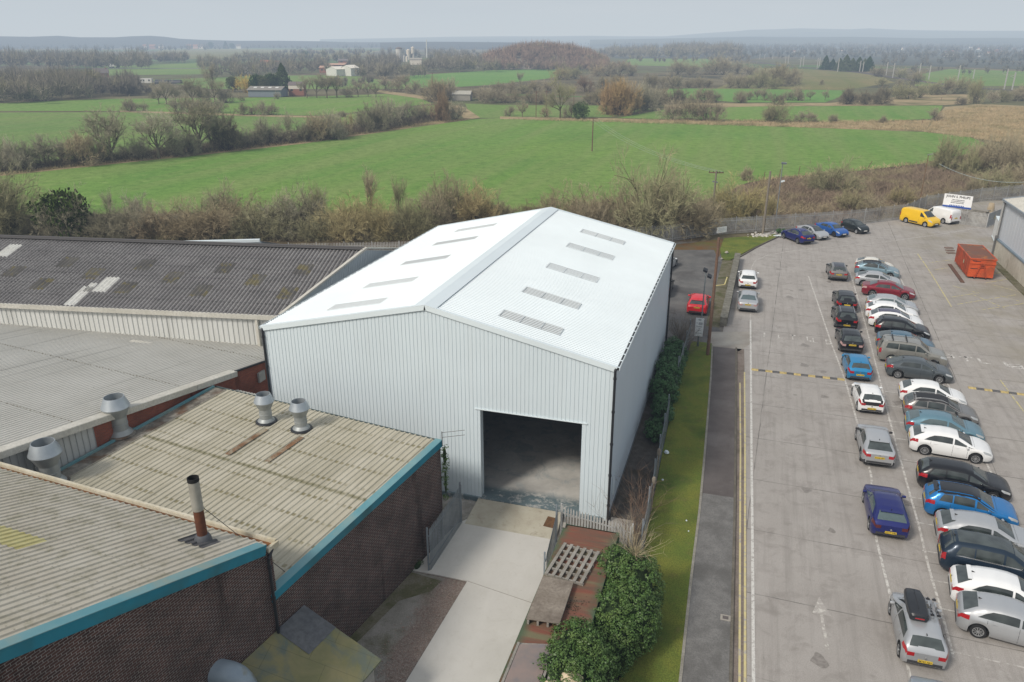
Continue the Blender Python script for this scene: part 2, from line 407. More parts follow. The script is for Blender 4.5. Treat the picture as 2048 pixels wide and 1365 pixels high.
strip_between('path_edging', [(x - .02, y) for x, y in VR], [(x + .10, y) for x, y in VR], 12, 60.6, .115, M_KERB)
strip_between('kerb', [(x - .12, y) for x, y in KR], KR, 12, 60.6, .098, M_KERB_D)
M_GUT = mottle('road_gutter', (.19, .155, .13), (.24, .205, .18), .9, .95, c3=(.13, .11, .09), s3=.5, fine=10, spec=.1)
strip_between('road_channel', KR, [(x + .55, y) for x, y in KR], 12, 60.6, .005, M_GUT)
# drain cover in the footpath
p = G(1451, 1236, .09)
b = MB(); b.obox(p, (1, 0, 0), (0, 1, 0), .42, .36, .02); b.obox(p + Vector((0, 0, .004)), (1, 0, 0), (0, 1, 0), .24, .2, .02, 1)
tag(b.build('drain_cover', [M_CONC_P, M_ASPH_D]), 'small square drain cover set in the grey footpath by the kerb', 'drain cover')

# soil strip beside the warehouse
M_SOIL = mottle('dark_gravel', (.075, .066, .058), (.115, .105, .095), 2.5, .95, c3=(.06, .05, .035), s3=.5, fine=16, bump=.6, bscale=20, spec=.08)
sheet('gravel_strip', [(-5.25, 31), (-3.1, 30.5), (-3.4, 42), (-3.55, 52), (-3.4, 60.3), (-5.25, 60.3)], -.006, M_SOIL)
b = MB(); b.box((-5.1, 32.6, -.05), (-3.9, 34.2, .08)); b.box((-5.0, 30.9, -.05), (-4.0, 32.45, .07))
tag(b.build('concrete_slab', M_CONC_P), kind='structure')

# driveway of fresh pale concrete, the ramp and the rubble beside it
n = N('new_concrete'); v = n.mapping()
c = n.mix(n.ramp(n.noise(v, .35, 5, .6), .35, .65), (.475, .46, .425), (.525, .51, .475))
c = n.mix(n.math('MULTIPLY', n.ramp(n.noise(v, 1.2, 5, .75, 1.5), .52, .72), .35), c, (.40, .375, .33))
c = n.mix(n.math('MULTIPLY', n.ramp(n.noise(n.mapping('Object', (1, .15, 1), (0, 0, .3)), 1.5, 4, .7), .5, .7), .3), c, (.55, .535, .50))
c = n.mix(n.math('MULTIPLY', n.ramp(n.noise(v, 9, 3, .7), .62, .72), .35), c, (.33, .31, .27))
n.principled(c, .85, 0, (n.noise(v, 25, 3), .15, .01), .2)
M_NEWC = n.mat
tag(link('driveway', (lambda b: (b.prism([(-14.2, 4), (-10.68, 20.9), (-10.47, 27.32), (-13.25, 27.3), (-12.55, 31.3), (-12.2, 31.9), (-7.35, 31.5), (-6.5, 29.6), (-6.4, 4)], -.1, .03), b.mesh('driveway', M_NEWC))[1])(MB())), kind='structure')
b = MB(); b.box((-10.66, 20.95, .025), (-6.6, 20.985, .034)); b.bar((-10.45, 27.3, .03), (-6.5, 26.6, .03), .02, .012)
tag(b.build('driveway_joint', plain('joint_dirt', (.22, .2, .17), .95)), kind='structure')
n = N('ramp_concrete'); v = n.mapping()
c = n.mix(n.ramp(n.noise(v, .9, 5, .65), .35, .65), (.43, .405, .33), (.36, .33, .26))
c = n.mix(n.math('MULTIPLY', n.ramp(n.noise(v, 2.2, 4, .7, 1), .55, .7), .5), c, (.25, .22, .17))
n.principled(c, .9, 0, None, .15); M_RAMP = n.mat
b = MB()
A = [(-12.15, 31.5, .03), (-7.4, 31.5, .03), (-7.55, 33.62, .24), (-12.15, 33.62, .24)]
b.face(A); b.face([(-12.15, 31.5, .03), (-12.15, 33.62, .24), (-12.15, 33.62, -.1), (-12.15, 31.5, -.1)]); b.face([(-7.4, 31.5, .03), (-7.4, 31.5, -.1), (-7.55, 33.62, -.1), (-7.55, 33.62, .24)]); b.face([A[0], (-12.15, 31.5, -.1), (-7.4, 31.5, -.1), A[1]])
tag(b.build('ramp', M_RAMP), kind='structure')
b = MB(); b.face([(-8.25, 32.35, .119), (-7.72, 32.3, .114), (-7.75, 33.1, .193), (-8.2, 33.15, .198)])
tag(b.build('rusty_plate', mottle('rust_dirt', (.16, .085, .04), (.10, .055, .03), 4, .9)), 'small rusty brown plate set in the pale ramp', 'plate')
M_RUBBLE = mottle('rubble', (.38, .365, .33), (.20, .18, .155), 2.2, .95, c3=(.15, .13, .10), s3=.9, fine=10, bump=1, bscale=10, spec=.1)
sheet('rubble_patch', [(-14.3, 33.7), (-12.2, 33.7), (-12.2, 31.7), (-12.6, 31.2), (-14.0, 31.0)], -.012, M_RUBBLE)
n = N('yard_strip'); v = n.mapping(); sp = n.add('ShaderNodeSeparateXYZ'); n.ln(v, sp.inputs[0])
tt = n.math('ADD', n.math('ADD', sp.outputs[0], 10.7), n.math('MULTIPLY', n.math('MAXIMUM', n.math('SUBTRACT', 20.9, sp.outputs[1]), 0.0), .2))
tt = n.math('ADD', tt, n.math('MULTIPLY', n.math('SUBTRACT', n.noise(v, .9, 5, .7), .5), 2.4))
c = n.mix(n.ramp(n.noise(v, .8, 5, .65), .35, .65), (.27, .255, .23), (.19, .178, .155))
c = n.mix(n.math('MULTIPLY', n.ramp(n.noise(v, .55, 4, .7), .50, .66), .8), c, (.105, .10, .058))
g_ = n.mix(n.ramp(n.noise(v, 9, 3, .75), .35, .65), (.165, .115, .092), (.26, .222, .195))
g_ = n.mix(n.math('MULTIPLY', n.ramp(n.noise(v, 1.2, 4, .7), .5, .7), .6), g_, (.13, .105, .08))
c = n.mix(n.ramp(tt, -1.35, -.85), c, g_)
c = n.mix(n.math('MULTIPLY', n.ramp(n.noise(v, 22, 2, .8), .55, .68), .5), c, (.42, .39, .35))
n.principled(c, .95, 0, (n.noise(v, 16, 3, .8), .8, .03), .08)
sheet('yard_strip', [(-13.2, 27.25), (-10.5, 27.25), (-10.72, 20.9), (-14.1, 4.5), (-16.8, 4.5), (-14.3, 21.5)], -.010, n.mat)
M_WEED = mottle('weedy_ground', (.12, .115, .065), (.20, .18, .14), 1.3, .95, c3=(.085, .09, .04), s3=.7, fine=12, bump=.8, bscale=12, spec=.05)
sheet('weedy_margin', [(-13.2, 27.2), (-11.6, 27.0), (-11.8, 26.2), (-12.9, 25.2), (-13.65, 21.5), (-14.2, 21.5)], -.009, M_WEED)

# -------------------------------------------------------------- painted marks (worn paint over the concrete)
def paint(name, colr, wear=.5, scale=5.0, rot=0.0):
    n = N(name); v = n.mapping()
    f = n.ramp(n.noise(v, scale, 5, .75), wear - .05, wear + .05)
    base = n.mix(n.ramp(n.noise(v, .3, 4), .3, .7), (.295, .275, .253), (.355, .333, .31))
    c = n.mix(f, base, colr)
    c = n.mix(n.math('MULTIPLY', n.ramp(n.noise(v, 14, 3), .45, .65), .3), c, (.3, .28, .25))
    n.principled(c, .85, 0, None, .2)
    return n.mat
P_WHITE = paint('white_road_paint', (.56, .55, .52), .44)
P_WORN = paint('worn_white_paint', (.54, .525, .49), .49, 4)
P_FAINT = paint('faint_white_paint', (.50, .48, .45), .53, 3.5)
P_YEL = paint('yellow_road_paint', (.52, .45, .22), .44, 3.5)
P_YEL_F = paint('faint_yellow_paint', (.52, .45, .17), .49, 3)
def line(pts, wd, m, z=.008, name='road_marking', world=False):
    b = MB()
    P = [Vector((*p, 0)) if world else G(*p) for p in pts]
    for i in range(len(P) - 1):
        d = (P[i + 1] - P[i]); s = Vector((-d.y, d.x, 0)).normalized() * wd / 2
        k = max(1, int(d.length / 1.5))
        for j in range(k):
            a = P[i] + d * (j / k); c_ = P[i] + d * ((j + 1) / k)
            b.face([(q.x, q.y, z) for q in (a - s, c_ - s, c_ + s, a + s)])
    return tag(b.build(name, m), kind='structure')
line([(1501, 640), (1502, 760), (1503, 900), (1505, 1100), (1507, 1365), (1508, 1450)], .13, P_WHITE)
line([(1501, 558), (1501, 640)], .10, P_FAINT)
line([(1480, 766), (1481, 900), (1480, 1100), (1479, 1365), (1479, 1450)], .09, P_YEL)
line([(1489, 745), (1490, 900), (1490, 1100), (1490, 1365), (1490, 1450)], .10, P_YEL)
LANE2 = [(1700, 545), (1715, 595), (1731, 650), (1757, 750), (1779, 840), (1800, 917), (1821, 993), (1838, 1053), (1857, 1134), (1882, 1220), (1907, 1316)]
line([(1617, 553), (1640, 620), (1662, 685), (1690, 760), (1716, 850), (1742, 950), (1753, 1081), (1783, 1202), (1816, 1336), (1830, 1400)], .12, P_WORN)
line(LANE2, .11, P_WORN)
line([(1795, 545), (1822, 600), (1845, 650), (1890, 760), (1905, 785), (1960, 900), (1985, 952), (2035, 1060), (2090, 1180)], .11, P_WORN)
for y, f in ((84.6, .5), (81.0, .4), (77.4, 1), (72.8, .4), (70.7, .35), (68.4, .4), (66, .4), (62.9, .4), (60, 1), (56.6, 1), (55.2, .45), (52.8, .3), (50.4, .35), (47.9, .4), (45.2, 1), (40.9, .25), (38.4, .3), (35.9, .25), (33.6, .25), (31.6, .25), (28.9, 1)):
    x0 = 9.6 + (y - 28) * .0185
    line([(x0, y), (x0 + 4.9 * f, y - .22 * f)], .08, P_WORN if f < 1 else P_FAINT, .009, world=True)
line([(1500, 556), (1503, 535), (1512, 521), (1535, 511), (1580, 503), (1640, 497), (1700, 491), (1780, 483), (1880, 469), (1990, 451)], .14, P_FAINT)
line([(1560, 523), (1660, 521), (1740, 516), (1860, 505)], .10, P_FAINT)
line([(1835, 508), (1850, 529), (1870, 560), (1903, 614)], .11, P_YEL_F)
for a, c_ in (((1901, 595), (1958, 586)), ((1915, 609), (2032, 590)), ((1965, 620), (2070, 604)), ((1946, 590), (2010, 617)), ((2000, 592), (2070, 612)), ((1858, 526), (1905, 520)), ((1870, 540), (1896, 536)), ((1969, 567), (2018, 558)), ((1984, 549), (2004, 545)), ((1905, 572), (1950, 585)), ((1985, 570), (2060, 590)), ((2000, 760), (2060, 840))):
    line([a, c_], .09, P_YEL_F)
# worn arrow and unreadable worn lettering blocks
b = MB()
def gm(p): q = G(*p); return (q.x, q.y, .009)
b.face([gm(p) for p in ((1640, 1230), (1646, 1230), (1660, 1306), (1652, 1306))])
b.face([gm(p) for p in ((1625, 1226), (1663, 1234), (1638, 1195))])
tag(b.build('road_arrow', paint('worn_arrow_paint', (.50, .48, .44), .54, 3)), kind='structure')
def glyph(px, py, wd, ht, segs):
    b = MB(); o = G(px, py)
    for x0, y0, x1, y1 in segs:
        b.face([(o.x + x0 * wd, o.y + y0 * ht, .009), (o.x + x1 * wd, o.y + y0 * ht, .009), (o.x + x1 * wd, o.y + y1 * ht, .009), (o.x + x0 * wd, o.y + y1 * ht, .009)])
    tag(b.build('road_lettering', paint('letter_paint', (.60, .585, .55), .53, 3)), kind='structure')
LT = [(0, 0, .2, 1), (.2, 0, .8, .2)]; TT = [(.4, 0, .6, 1), (0, .8, 1, 1)]; II = [(.35, 0, .65, 1)]; BB = [(0, 0, .2, 1), (.2, .8, .8, 1), (.2, .4, .8, .6), (.2, 0, .8, .2), (.7, .1, .95, .9)]
for px, py, s in ((1523, 674, II), (1556, 677, LT), (1580, 679, TT), (1614, 683, LT), (1626, 686, LT), (1652, 689, BB)): glyph(px, py, .45, 1.1, s)
for px, py, s in ((1885, 716, BB), (1922, 722, TT), (1960, 727, LT), (2002, 733, II), (2024, 738, BB)): glyph(px, py, .95, 1.0, s)
rc = random.Random(31)
b = MB()
for k in range(46):
    x = rc.choice((rc.uniform(7.9, 9.8), rc.uniform(11, 15), rc.uniform(3, 7))); y = rc.uniform(24, 90); r_ = rc.uniform(.08, .32); ph = rc.uniform(0, 6)
    b.face([(x + r_ * (1 + .3 * math.sin(3 * t + ph)) * math.cos(t), y + r_ * 1.3 * (1 + .25 * math.sin(2 * t + ph)) * math.sin(t), .0045 + k * .00002) for t in [2 * PI * i / 14 for i in range(14)]])
tag(b.build('oil_stains', mottle('oil_stain', (.17, .155, .14), (.25, .23, .21), 6, .6)), kind='structure')
# speed bumps of alternating segments
M_BY = plain('bump_yellow', (.40, .31, .13), .7, var=.3, scale=6); M_BK = plain('bump_black', (.10, .097, .095), .8, var=.3, scale=6)
def bump(a, c_, label):
    a = Vector((*a, 0)); c_ = Vector((*c_, 0)); L = (c_ - a).length; k = round(L / .5)
    r = empty('speed_bump', a, math.atan2((c_ - a).y, (c_ - a).x), label, 'speed bump')
    for i in range(k):
        b = MB(); x0, x1 = i * .5, i * .5 + .485
        pr = [(-.2, .0), (-.14, .035), (-.05, .05), (.05, .05), (.14, .035), (.2, .0)]
        vs = [(x, y, z + .003) for x in (x0, x1) for y, z in pr]
        b.mesh_faces(vs, [(j, j + 6, j + 7, j + 1) for j in range(5)] + [(0, 1, 2, 3, 4, 5), (11, 10, 9, 8, 7, 6)])
        b.build('segment', M_BY if i % 2 == 0 else M_BK, r)
bump((1.45, 56.56), (8.1, 56.54), 'yellow and black speed bump across the lane beside the grass verge')
bump((16.2, 57.65), (24.2, 57.2), 'yellow and black speed bump at the right behind the parked row')
# ================================================================ BUILDINGS
def wave_sheet(b, P0, U, V, lu, lv, pitch, depth, prof='trap', mi=0, nv=1, nrm=None, clip=None, flat=.5):
    """profiled sheet: U across the ribs, V along them; uv in metres"""
    P0 = Vector(P0); U = Vector(U).normalized(); V = Vector(V).normalized()
    nrm = Vector(nrm).normalized() if nrm else U.cross(V).normalized()
    us = []
    if prof == 'trap':
        k = 0; u = 0.0
        w = pitch
        while u < lu - 1e-6:
            for du, d in ((0, 0), (flat * w, 0), (flat * w + .12 * w, depth), (w * .88, depth)):
                if u + du < lu: us.append((u + du, d))
            u += w
        us.append((lu, 0))
    else:   # sine
        nstep = 6; cnt = int(lu / pitch * nstep)
        for i in range(cnt + 1):
            us.append((i * pitch / nstep, depth * .5 * (1 - math.cos(2 * PI * i / nstep))))
    base = len(b.v)
    for j in range(nv + 1):
        for u, d in us:
            b.v.append(tuple(P0 + U * u + V * (lv * j / nv) + nrm * d))
    n = len(us)
    for j in range(nv):
        for i in range(n - 1):
            a = base + j * n + i
            b.f.append((a, a + 1, a + n + 1, a + n)); b.m.append(mi)
            v0, v1 = lv * j / nv, lv * (j + 1) / nv
            b.uv.append([(us[i][0], v0), (us[i + 1][0], v0), (us[i + 1][0], v1), (us[i][0], v1)])

def clad_wall(b, P0, U, nrm, u0, u1, bot, top, pitch=.30, depth=.03, groove=.20, breaks=(), mi=0):
    """vertical profiled cladding between curves bot(u) and top(u)"""
    P0 = Vector(P0); U = Vector(U).normalized(); nrm = Vector(nrm).normalized()
    us = []
    u = u0
    while u < u1 - 1e-6:
        for du, d in ((0, 0), (pitch * (1 - groove) , 0), (pitch * (1 - groove * .85), -depth), (pitch * (1 - groove * .15), -depth)):
            if u + du < u1: us.append((u + du, d))
        u += pitch
    us.append((u1, 0))
    def dep(x):
        for (a, da), (c_, dc) in zip(us, us[1:]):
            if a <= x <= c_: return da + (dc - da) * (x - a) / max(c_ - a, 1e-9)
        return 0
    for x in breaks:
        us.append((x - .0005, dep(x))); us.append((x + .0005, dep(x)))
    us.sort()
    for (a, da), (c_, dc) in zip(us, us[1:]):
        if c_ - a < 1e-5: continue
        m_ = (a + c_) / 2; e = 1e-4
        pa = P0 + U * a + nrm * da; pc = P0 + U * c_ + nrm * dc
        za, zc = bot(a + e), bot(c_ - e); ta, tc = top(a + e), top(c_ - e)
        b.face([(pa.x, pa.y, za), (pc.x, pc.y, zc), (pc.x, pc.y, tc), (pa.x, pa.y, ta)], mi, [(a, za), (c_, zc), (c_, tc), (a, ta)])

def bisect_obj(o, co_, no_):
    bm = bmesh.new(); bm.from_mesh(o.data)
    bmesh.ops.bisect_plane(bm, geom=bm.verts[:] + bm.edges[:] + bm.faces[:], plane_co=co_, plane_no=no_, clear_outer=True)
    bm.to_mesh(o.data); bm.free()

def quadbox(b, p, q, hgt, th, side, mi=0):
    """upright slab along p->q (bottom edge), thickness th towards side"""
    p = Vector(p); q = Vector(q); s = Vector(side).normalized() * th; hv = Vector((0, 0, hgt))
    vs = [p, q, q + s, p + s, p + hv, q + hv, q + s + hv, p + s + hv]
    b.mesh_faces(vs, [(3, 2, 1, 0), (4, 5, 6, 7), (0, 1, 5, 4), (1, 2, 6, 5), (2, 3, 7, 6), (3, 0, 4, 7)], mi)

def steel(name, c, streak=.0, dirt=(.3, .3, .28), rough=.45, spec=.35):
    n = N(name); v = n.mapping()
    k = n.mix(n.ramp(n.noise(v, .25, 3), .3, .7), tuple(x * .96 for x in c), tuple(min(1, x * 1.03) for x in c))
    if streak:
        vs = n.mapping('Object', (1.6, 1.6, .08))
        k = n.mix(n.math('MULTIPLY', n.ramp(n.noise(vs, 1.2, 4, .7), .48, .75), streak), k, dirt)
    n.principled(k, rough, 0, None, spec)
    return n.mat
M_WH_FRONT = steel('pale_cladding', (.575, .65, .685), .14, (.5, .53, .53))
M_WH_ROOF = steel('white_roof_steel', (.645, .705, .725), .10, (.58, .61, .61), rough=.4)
M_WH_TRIM = steel('white_trim', (.62, .69, .715), 0, rough=.4)
M_DARK = plain('dark_pipe', (.022, .024, .028), .4)
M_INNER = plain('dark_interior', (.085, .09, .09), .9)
M_RL = steel('grey_rooflight', (.30, .315, .32), .0, rough=.35)

# ---------------------------------------------------------------- the white warehouse
XL, XR, XM, YF, YB, ZE, ZR = -24.33, -5.27, -14.83, 33.8, 58.95, 8.6, 10.72
SL = (ZR - ZE) / (XR - XM)
wh = empty('warehouse', (XM, (YF + YB) / 2, 0), 0, 'large new white steel warehouse with a shallow pitched roof and one open doorway', 'warehouse')
WI = Matrix.Translation((-XM, -(YF + YB) / 2, 0))
def wput(b, name, mats, smooth=None, parent=None):
    me = b.mesh(name, mats, smooth); me.transform(WI)
    return link(name, me, parent or wh)
top = lambda u: ZE + SL * min(u, XR - XL - u) if True else 0
def topf(u): return ZR - SL * abs(XL + u - XM) - .10
D0, D1, DH = -12.03 - XL, -6.73 - XL, 5.42
def botf(u): return DH if D0 < u < D1 else .05
b = MB(); clad_wall(b, (XL, YF, 0), (1, 0, 0), (0, -1, 0), 0, XR - XL, botf, topf, .21, .022, .2, (D0, D1, XM - XL))
# returns of the doorway and the dark inner lining
quadbox(b, (XL + D0, YF + .02, .05), (XL + D0, YF + .45, .05), DH - .05, .03, (-1, 0, 0)); quadbox(b, (XL + D1, YF + .02, .05), (XL + D1, YF + .45, .05), DH - .05, .03, (1, 0, 0))
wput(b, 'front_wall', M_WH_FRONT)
b = MB()
for k in (0, 1):
    x = XL + .25 if k == 0 else XR - .25
    b.face([(x, YF + .3, 0), (x, YB - .3, 0), (x, YB - .3, ZE - .1), (x, YF + .3, ZE - .1)])
b.face([(XL + .25, YB - .3, 0), (XR - .25, YB - .3, 0), (XR - .25, YB - .3, ZE - .1), (XL + .25, YB - .3, ZE - .1)])
b.face([(XL + .2, YF + .2, ZE - .05), (XM, YF + .2, ZR - .15), (XM, YB - .2, ZR - .15), (XL + .2, YB - .2, ZE - .05)])
b.face([(XR - .2, YF + .2, ZE - .05), (XM, YF + .2, ZR - .15), (XM, YB - .2, ZR - .15), (XR - .2, YB - .2, ZE - .05)])
b.face([(XL + .2, YF + .28, .24), (XL + D0 - .03, YF + .28, .24), (XL + D0 - .03, YF + .28, ZE), (XL + .2, YF + .28, ZE)])
b.face([(XL + D1 + .03, YF + .28, .24), (XR - .25, YF + .28, .24), (XR - .25, YF + .28, ZE), (XL + D1 + .03, YF + .28, ZE)])
b.face([(XL + D0 - .03, YF + .28, DH + .01), (XL + D1 + .03, YF + .28, DH + .01), (XL + D1 + .03, YF + .28, ZE), (XL + D0 - .03, YF + .28, ZE)])
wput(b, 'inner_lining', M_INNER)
n = N('warehouse_floor'); v = n.mapping('Object')
c = n.mix(n.ramp(n.noise(v, .7, 5, .7), .35, .65), (.40, .39, .365), (.52, .51, .475))
c = n.mix(n.math('MULTIPLY', n.ramp(n.noise(v, .9, 5, .7, 1), .52, .62), .7), c, (.30, .33, .335))
sx = n.add('ShaderNodeSeparateXYZ'); n.ln(v, sx.inputs[0])
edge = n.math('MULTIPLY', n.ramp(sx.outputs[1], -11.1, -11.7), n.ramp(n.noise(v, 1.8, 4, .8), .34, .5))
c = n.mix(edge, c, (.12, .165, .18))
n.principled(c, .75, 0, None, .3)
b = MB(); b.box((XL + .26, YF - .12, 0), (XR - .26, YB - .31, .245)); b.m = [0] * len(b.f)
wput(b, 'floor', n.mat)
b = MB(); b.bar((XL + D0 - .28, YF - .03, DH + .02), (XL + D1 + .28, YF - .03, DH + .02), .05, .045)
wput(b, 'door_head_trim', M_WH_TRIM)
ln = YB - YF
b = MB(); clad_wall(b, (XR, YF, 0), (0, 1, 0), (1, 0, 0), .0, ln, lambda u: .05, lambda u: ZE - .02, .25, .018, .16)
wput(b, 'side_wall', steel('shaded_cladding', (.50, .565, .62), .15, (.5, .52, .53)))  # side wall's shade put into a darker, bluer cladding colour
b = MB(); clad_wall(b, (XL, YB, 0), (0, -1, 0), (-1, 0, 0), .0, ln, lambda u: .05, lambda u: ZE - .02, .3, .03)
wput(b, 'side_wall', M_WH_FRONT)
b = MB(); clad_wall(b, (XR, YB, 0), (-1, 0, 0), (0, 1, 0), 0, XR - XL, lambda u: .05, lambda u: ZR - SL * abs(XR - u - XM) - .1, .3, .03, .2, (XR - XM,))
wput(b, 'back_wall', M_WH_FRONT)
for s, nm in ((1, 'roof'), (-1, 'roof')):
    b = MB(); run = XR - XM + .12
    V = Vector((s, 0, -SL)).normalized(); L = math.hypot(run, run * SL)
    P0 = Vector((XM, YF - .06, ZR)) if s > 0 else Vector((XM, YB + .06, ZR))
    U = Vector((0, 1, 0)) if s > 0 else Vector((0, -1, 0))
    if s < 0: L = math.hypot(XM - XL + .12, (XM - XL + .12) * SL)
    nr = Vector((SL * s, 0, 1)).normalized()
    wave_sheet(b, P0, U, V, ln + .12, L, .2, .032, nrm=nr)
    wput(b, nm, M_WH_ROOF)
for s in (1, -1):
    for Y in (35.35, 39.55, 44.8, 50.2, 54.55):
        b = MB(); V = Vector((s, 0, -SL)).normalized(); nr = Vector((SL * s, 0, 1)).normalized()
        d0 = 3.36
        P = Vector((XM, Y, ZR)) + V * d0 + nr * .012
        wave_sheet(b, P, (0, 1, 0), V, 1.0, 3.3, .2, .032, nrm=nr)
        for t in ((0.0, 1.1, 2.2, 3.22) if s > 0 else ()):
            for q in range(5):
                b.obox(P + V * (t + .05) + Vector((0, .06 + q * .2 + (0.02 if q else 0), 0)) + nr * .036, V, (0, 1, 0), .06, .10, .012, 1)
        wput(b, 'rooflight', [M_RL, M_WH_ROOF])
b = MB()
for s in (1, -1):
    V = Vector((s, 0, -SL)).normalized(); nr = Vector((SL * s, 0, 1)).normalized()
    c_ = Vector((XM, (YF + YB) / 2, ZR + .01)) + V * .30 + nr * .055
    b.obox(c_, (0, 1, 0), V, ln + .2, .62, .012)
wput(b, 'ridge_capping', M_WH_TRIM)
for Y in (YF - .07, YB + .07):
    b = MB()
    for s, xe in ((1, XR + .14), (-1, XL - .14)):
        p = Vector((XM, Y, ZR + .05)); q = Vector((xe, Y, ZR - SL * abs(xe - XM) + .05))
        nr = Vector((SL * s, 0, 1)).normalized()
        b.bar(p - nr * .12, q - nr * .12, .05, .27, up=nr)
        yy = Vector((0, .11 if Y < 40 else -.11, 0))
        b.bar(p + yy * .8, q + yy * .8, .20, .016, up=nr)
    b.obox((XM, Y, ZR - .075), (1, 0, 0), (0, 1, 0), .12, .044, .25)
    wput(b, 'verge_trim', M_WH_TRIM)
for s, xe in ((1, XR), (-1, XL)):
    b = MB(); x = xe + s * .14
    b.box((x - .08, YF - .03, ZE - .14), (x + .08, YB + .03, ZE - .04))
    g_ = wput(b, 'gutter', M_DARK)
    b = MB()
    b.box((x + s * .085, YF - .03, ZE - .15), (x + s * .115, YB + .03, ZE - .005)); 
    yy = YF
    while yy < YB - .5:
        b.box((x - .09, yy, ZE - .012), (x + .10, yy + .12, ZE - .002)); yy += .85
    wput(b, 'gutter_bracket', M_WH_TRIM, parent=g_)
for x, y, s in ((XR + .06, YF - .10, 1), (XR + .10, YB - .25, 1), (XL - .02, YF - .08, -1)):
    b = MB(); b.tube((x, y, .1), (x, y, ZE - .15), .065, n=10)
    b.tube((x, y, ZE - .15), (x + .02 * s, y + .05, ZE - .05), .07, n=10)
    for k in range(5): b.tube((x, y, 1 + k * 1.75), (x, y, 1.1 + k * 1.75), .085, n=10)
    wput(b, 'downpipe', M_DARK, 40)
b = MB()
b.box((XL + .02, YF - .055, ZE - 8.54), (XL + D0 - .02, YF - .02, ZE - 8.44)); b.box((XR - .03, YF - .02, .05), (XR + .05, YB, .13))
wput(b, 'base_trim', plain('dark_trim', (.10, .11, .12), .6))
b = MB(); b.box((XR + .03, YF + 1.2, .9), (XR + .12, YF + 1.24, 2.0)); wput(b, 'wall_flashing', M_WH_TRIM)

# ---------------------------------------------------------------- the old long shed with a fibre-cement roof
n = N('asbestos_roof'); tc = n.add('ShaderNodeUVMap'); v = tc.outputs[0]
c = n.mix(n.ramp(n.noise(v, .5, 4, .65), .35, .65), (.165, .160, .160), (.245, .238, .236))
c = n.mix(n.math('MULTIPLY', n.ramp(n.noise(v, 7, 4, .8), .47, .60), .8), c, (.075, .07, .07))
c = n.mix(n.math('MULTIPLY', n.ramp(n.noise(v, 13, 2, .8), .63, .72), .6), c, (.34, .33, .31))
sepu = n.add('ShaderNodeSeparateXYZ'); n.ln(v, sepu.inputs[0])
c = n.mix(n.math('MULTIPLY', n.ramp(n.math('FRACT', n.math('DIVIDE', sepu.outputs[1], 1.42)), .93, .97), .55), c, (.03, .03, .03))
rb0 = n.math('ABSOLUTE', n.math('SUBTRACT', n.math('FRACT', n.math('DIVIDE', sepu.outputs[0], .28)), .5))  # rib shade put into the colour with dirt: dark valleys, paler crests
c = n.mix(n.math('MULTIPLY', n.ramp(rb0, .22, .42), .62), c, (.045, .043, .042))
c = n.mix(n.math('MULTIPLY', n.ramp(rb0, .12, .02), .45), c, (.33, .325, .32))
n.principled(c, .95, 0, (n.noise(v, 9, 4, .8), .7, .03), .1)
M_ASB = n.mat
M_CREAM = mottle('cream_fascia', (.56, .545, .49), (.46, .445, .39), .8, .7, fine=9)
M_WCLAD = steel('weathered_white_cladding', (.56, .57, .55), .55, (.30, .30, .28), .6)
X1 = Vector((-.986, -.165, 0)).normalized(); Y1 = Vector((.165, -.986, 0)).normalized() * -1
A1 = Vector((-26.2, 39.85, 6.95))                     # right end of the gutter line
RUN = 8.6; RISE = 2.15
sh = empty('grey_roof_shed', (0, 0, 0), 0, 'long old shed with a grey fibre-cement roof and white gutter wall', 'shed')
V1 = (Y1 * RUN + Vector((0, 0, RISE))); LV = V1.length
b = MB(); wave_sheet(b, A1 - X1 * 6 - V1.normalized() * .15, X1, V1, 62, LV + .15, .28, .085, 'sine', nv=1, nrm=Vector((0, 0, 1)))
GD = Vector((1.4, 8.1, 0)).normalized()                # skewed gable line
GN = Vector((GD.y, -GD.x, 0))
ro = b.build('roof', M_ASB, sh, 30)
GP = Vector((-27.25, 39.7, 0))
bisect_obj(ro, GP, GN)
RP = A1 + V1                                           # ridge
V2 = Y1 * RUN - Vector((0, 0, RISE))
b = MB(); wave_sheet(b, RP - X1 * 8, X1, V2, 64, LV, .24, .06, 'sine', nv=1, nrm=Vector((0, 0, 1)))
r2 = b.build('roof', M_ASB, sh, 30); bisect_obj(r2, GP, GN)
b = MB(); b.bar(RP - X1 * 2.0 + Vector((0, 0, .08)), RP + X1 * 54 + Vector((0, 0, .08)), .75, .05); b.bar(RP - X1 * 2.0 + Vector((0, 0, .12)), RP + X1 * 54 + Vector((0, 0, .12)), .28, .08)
k = b.build('ridge_capping', M_ASB, sh); bisect_obj(k, GP, GN)
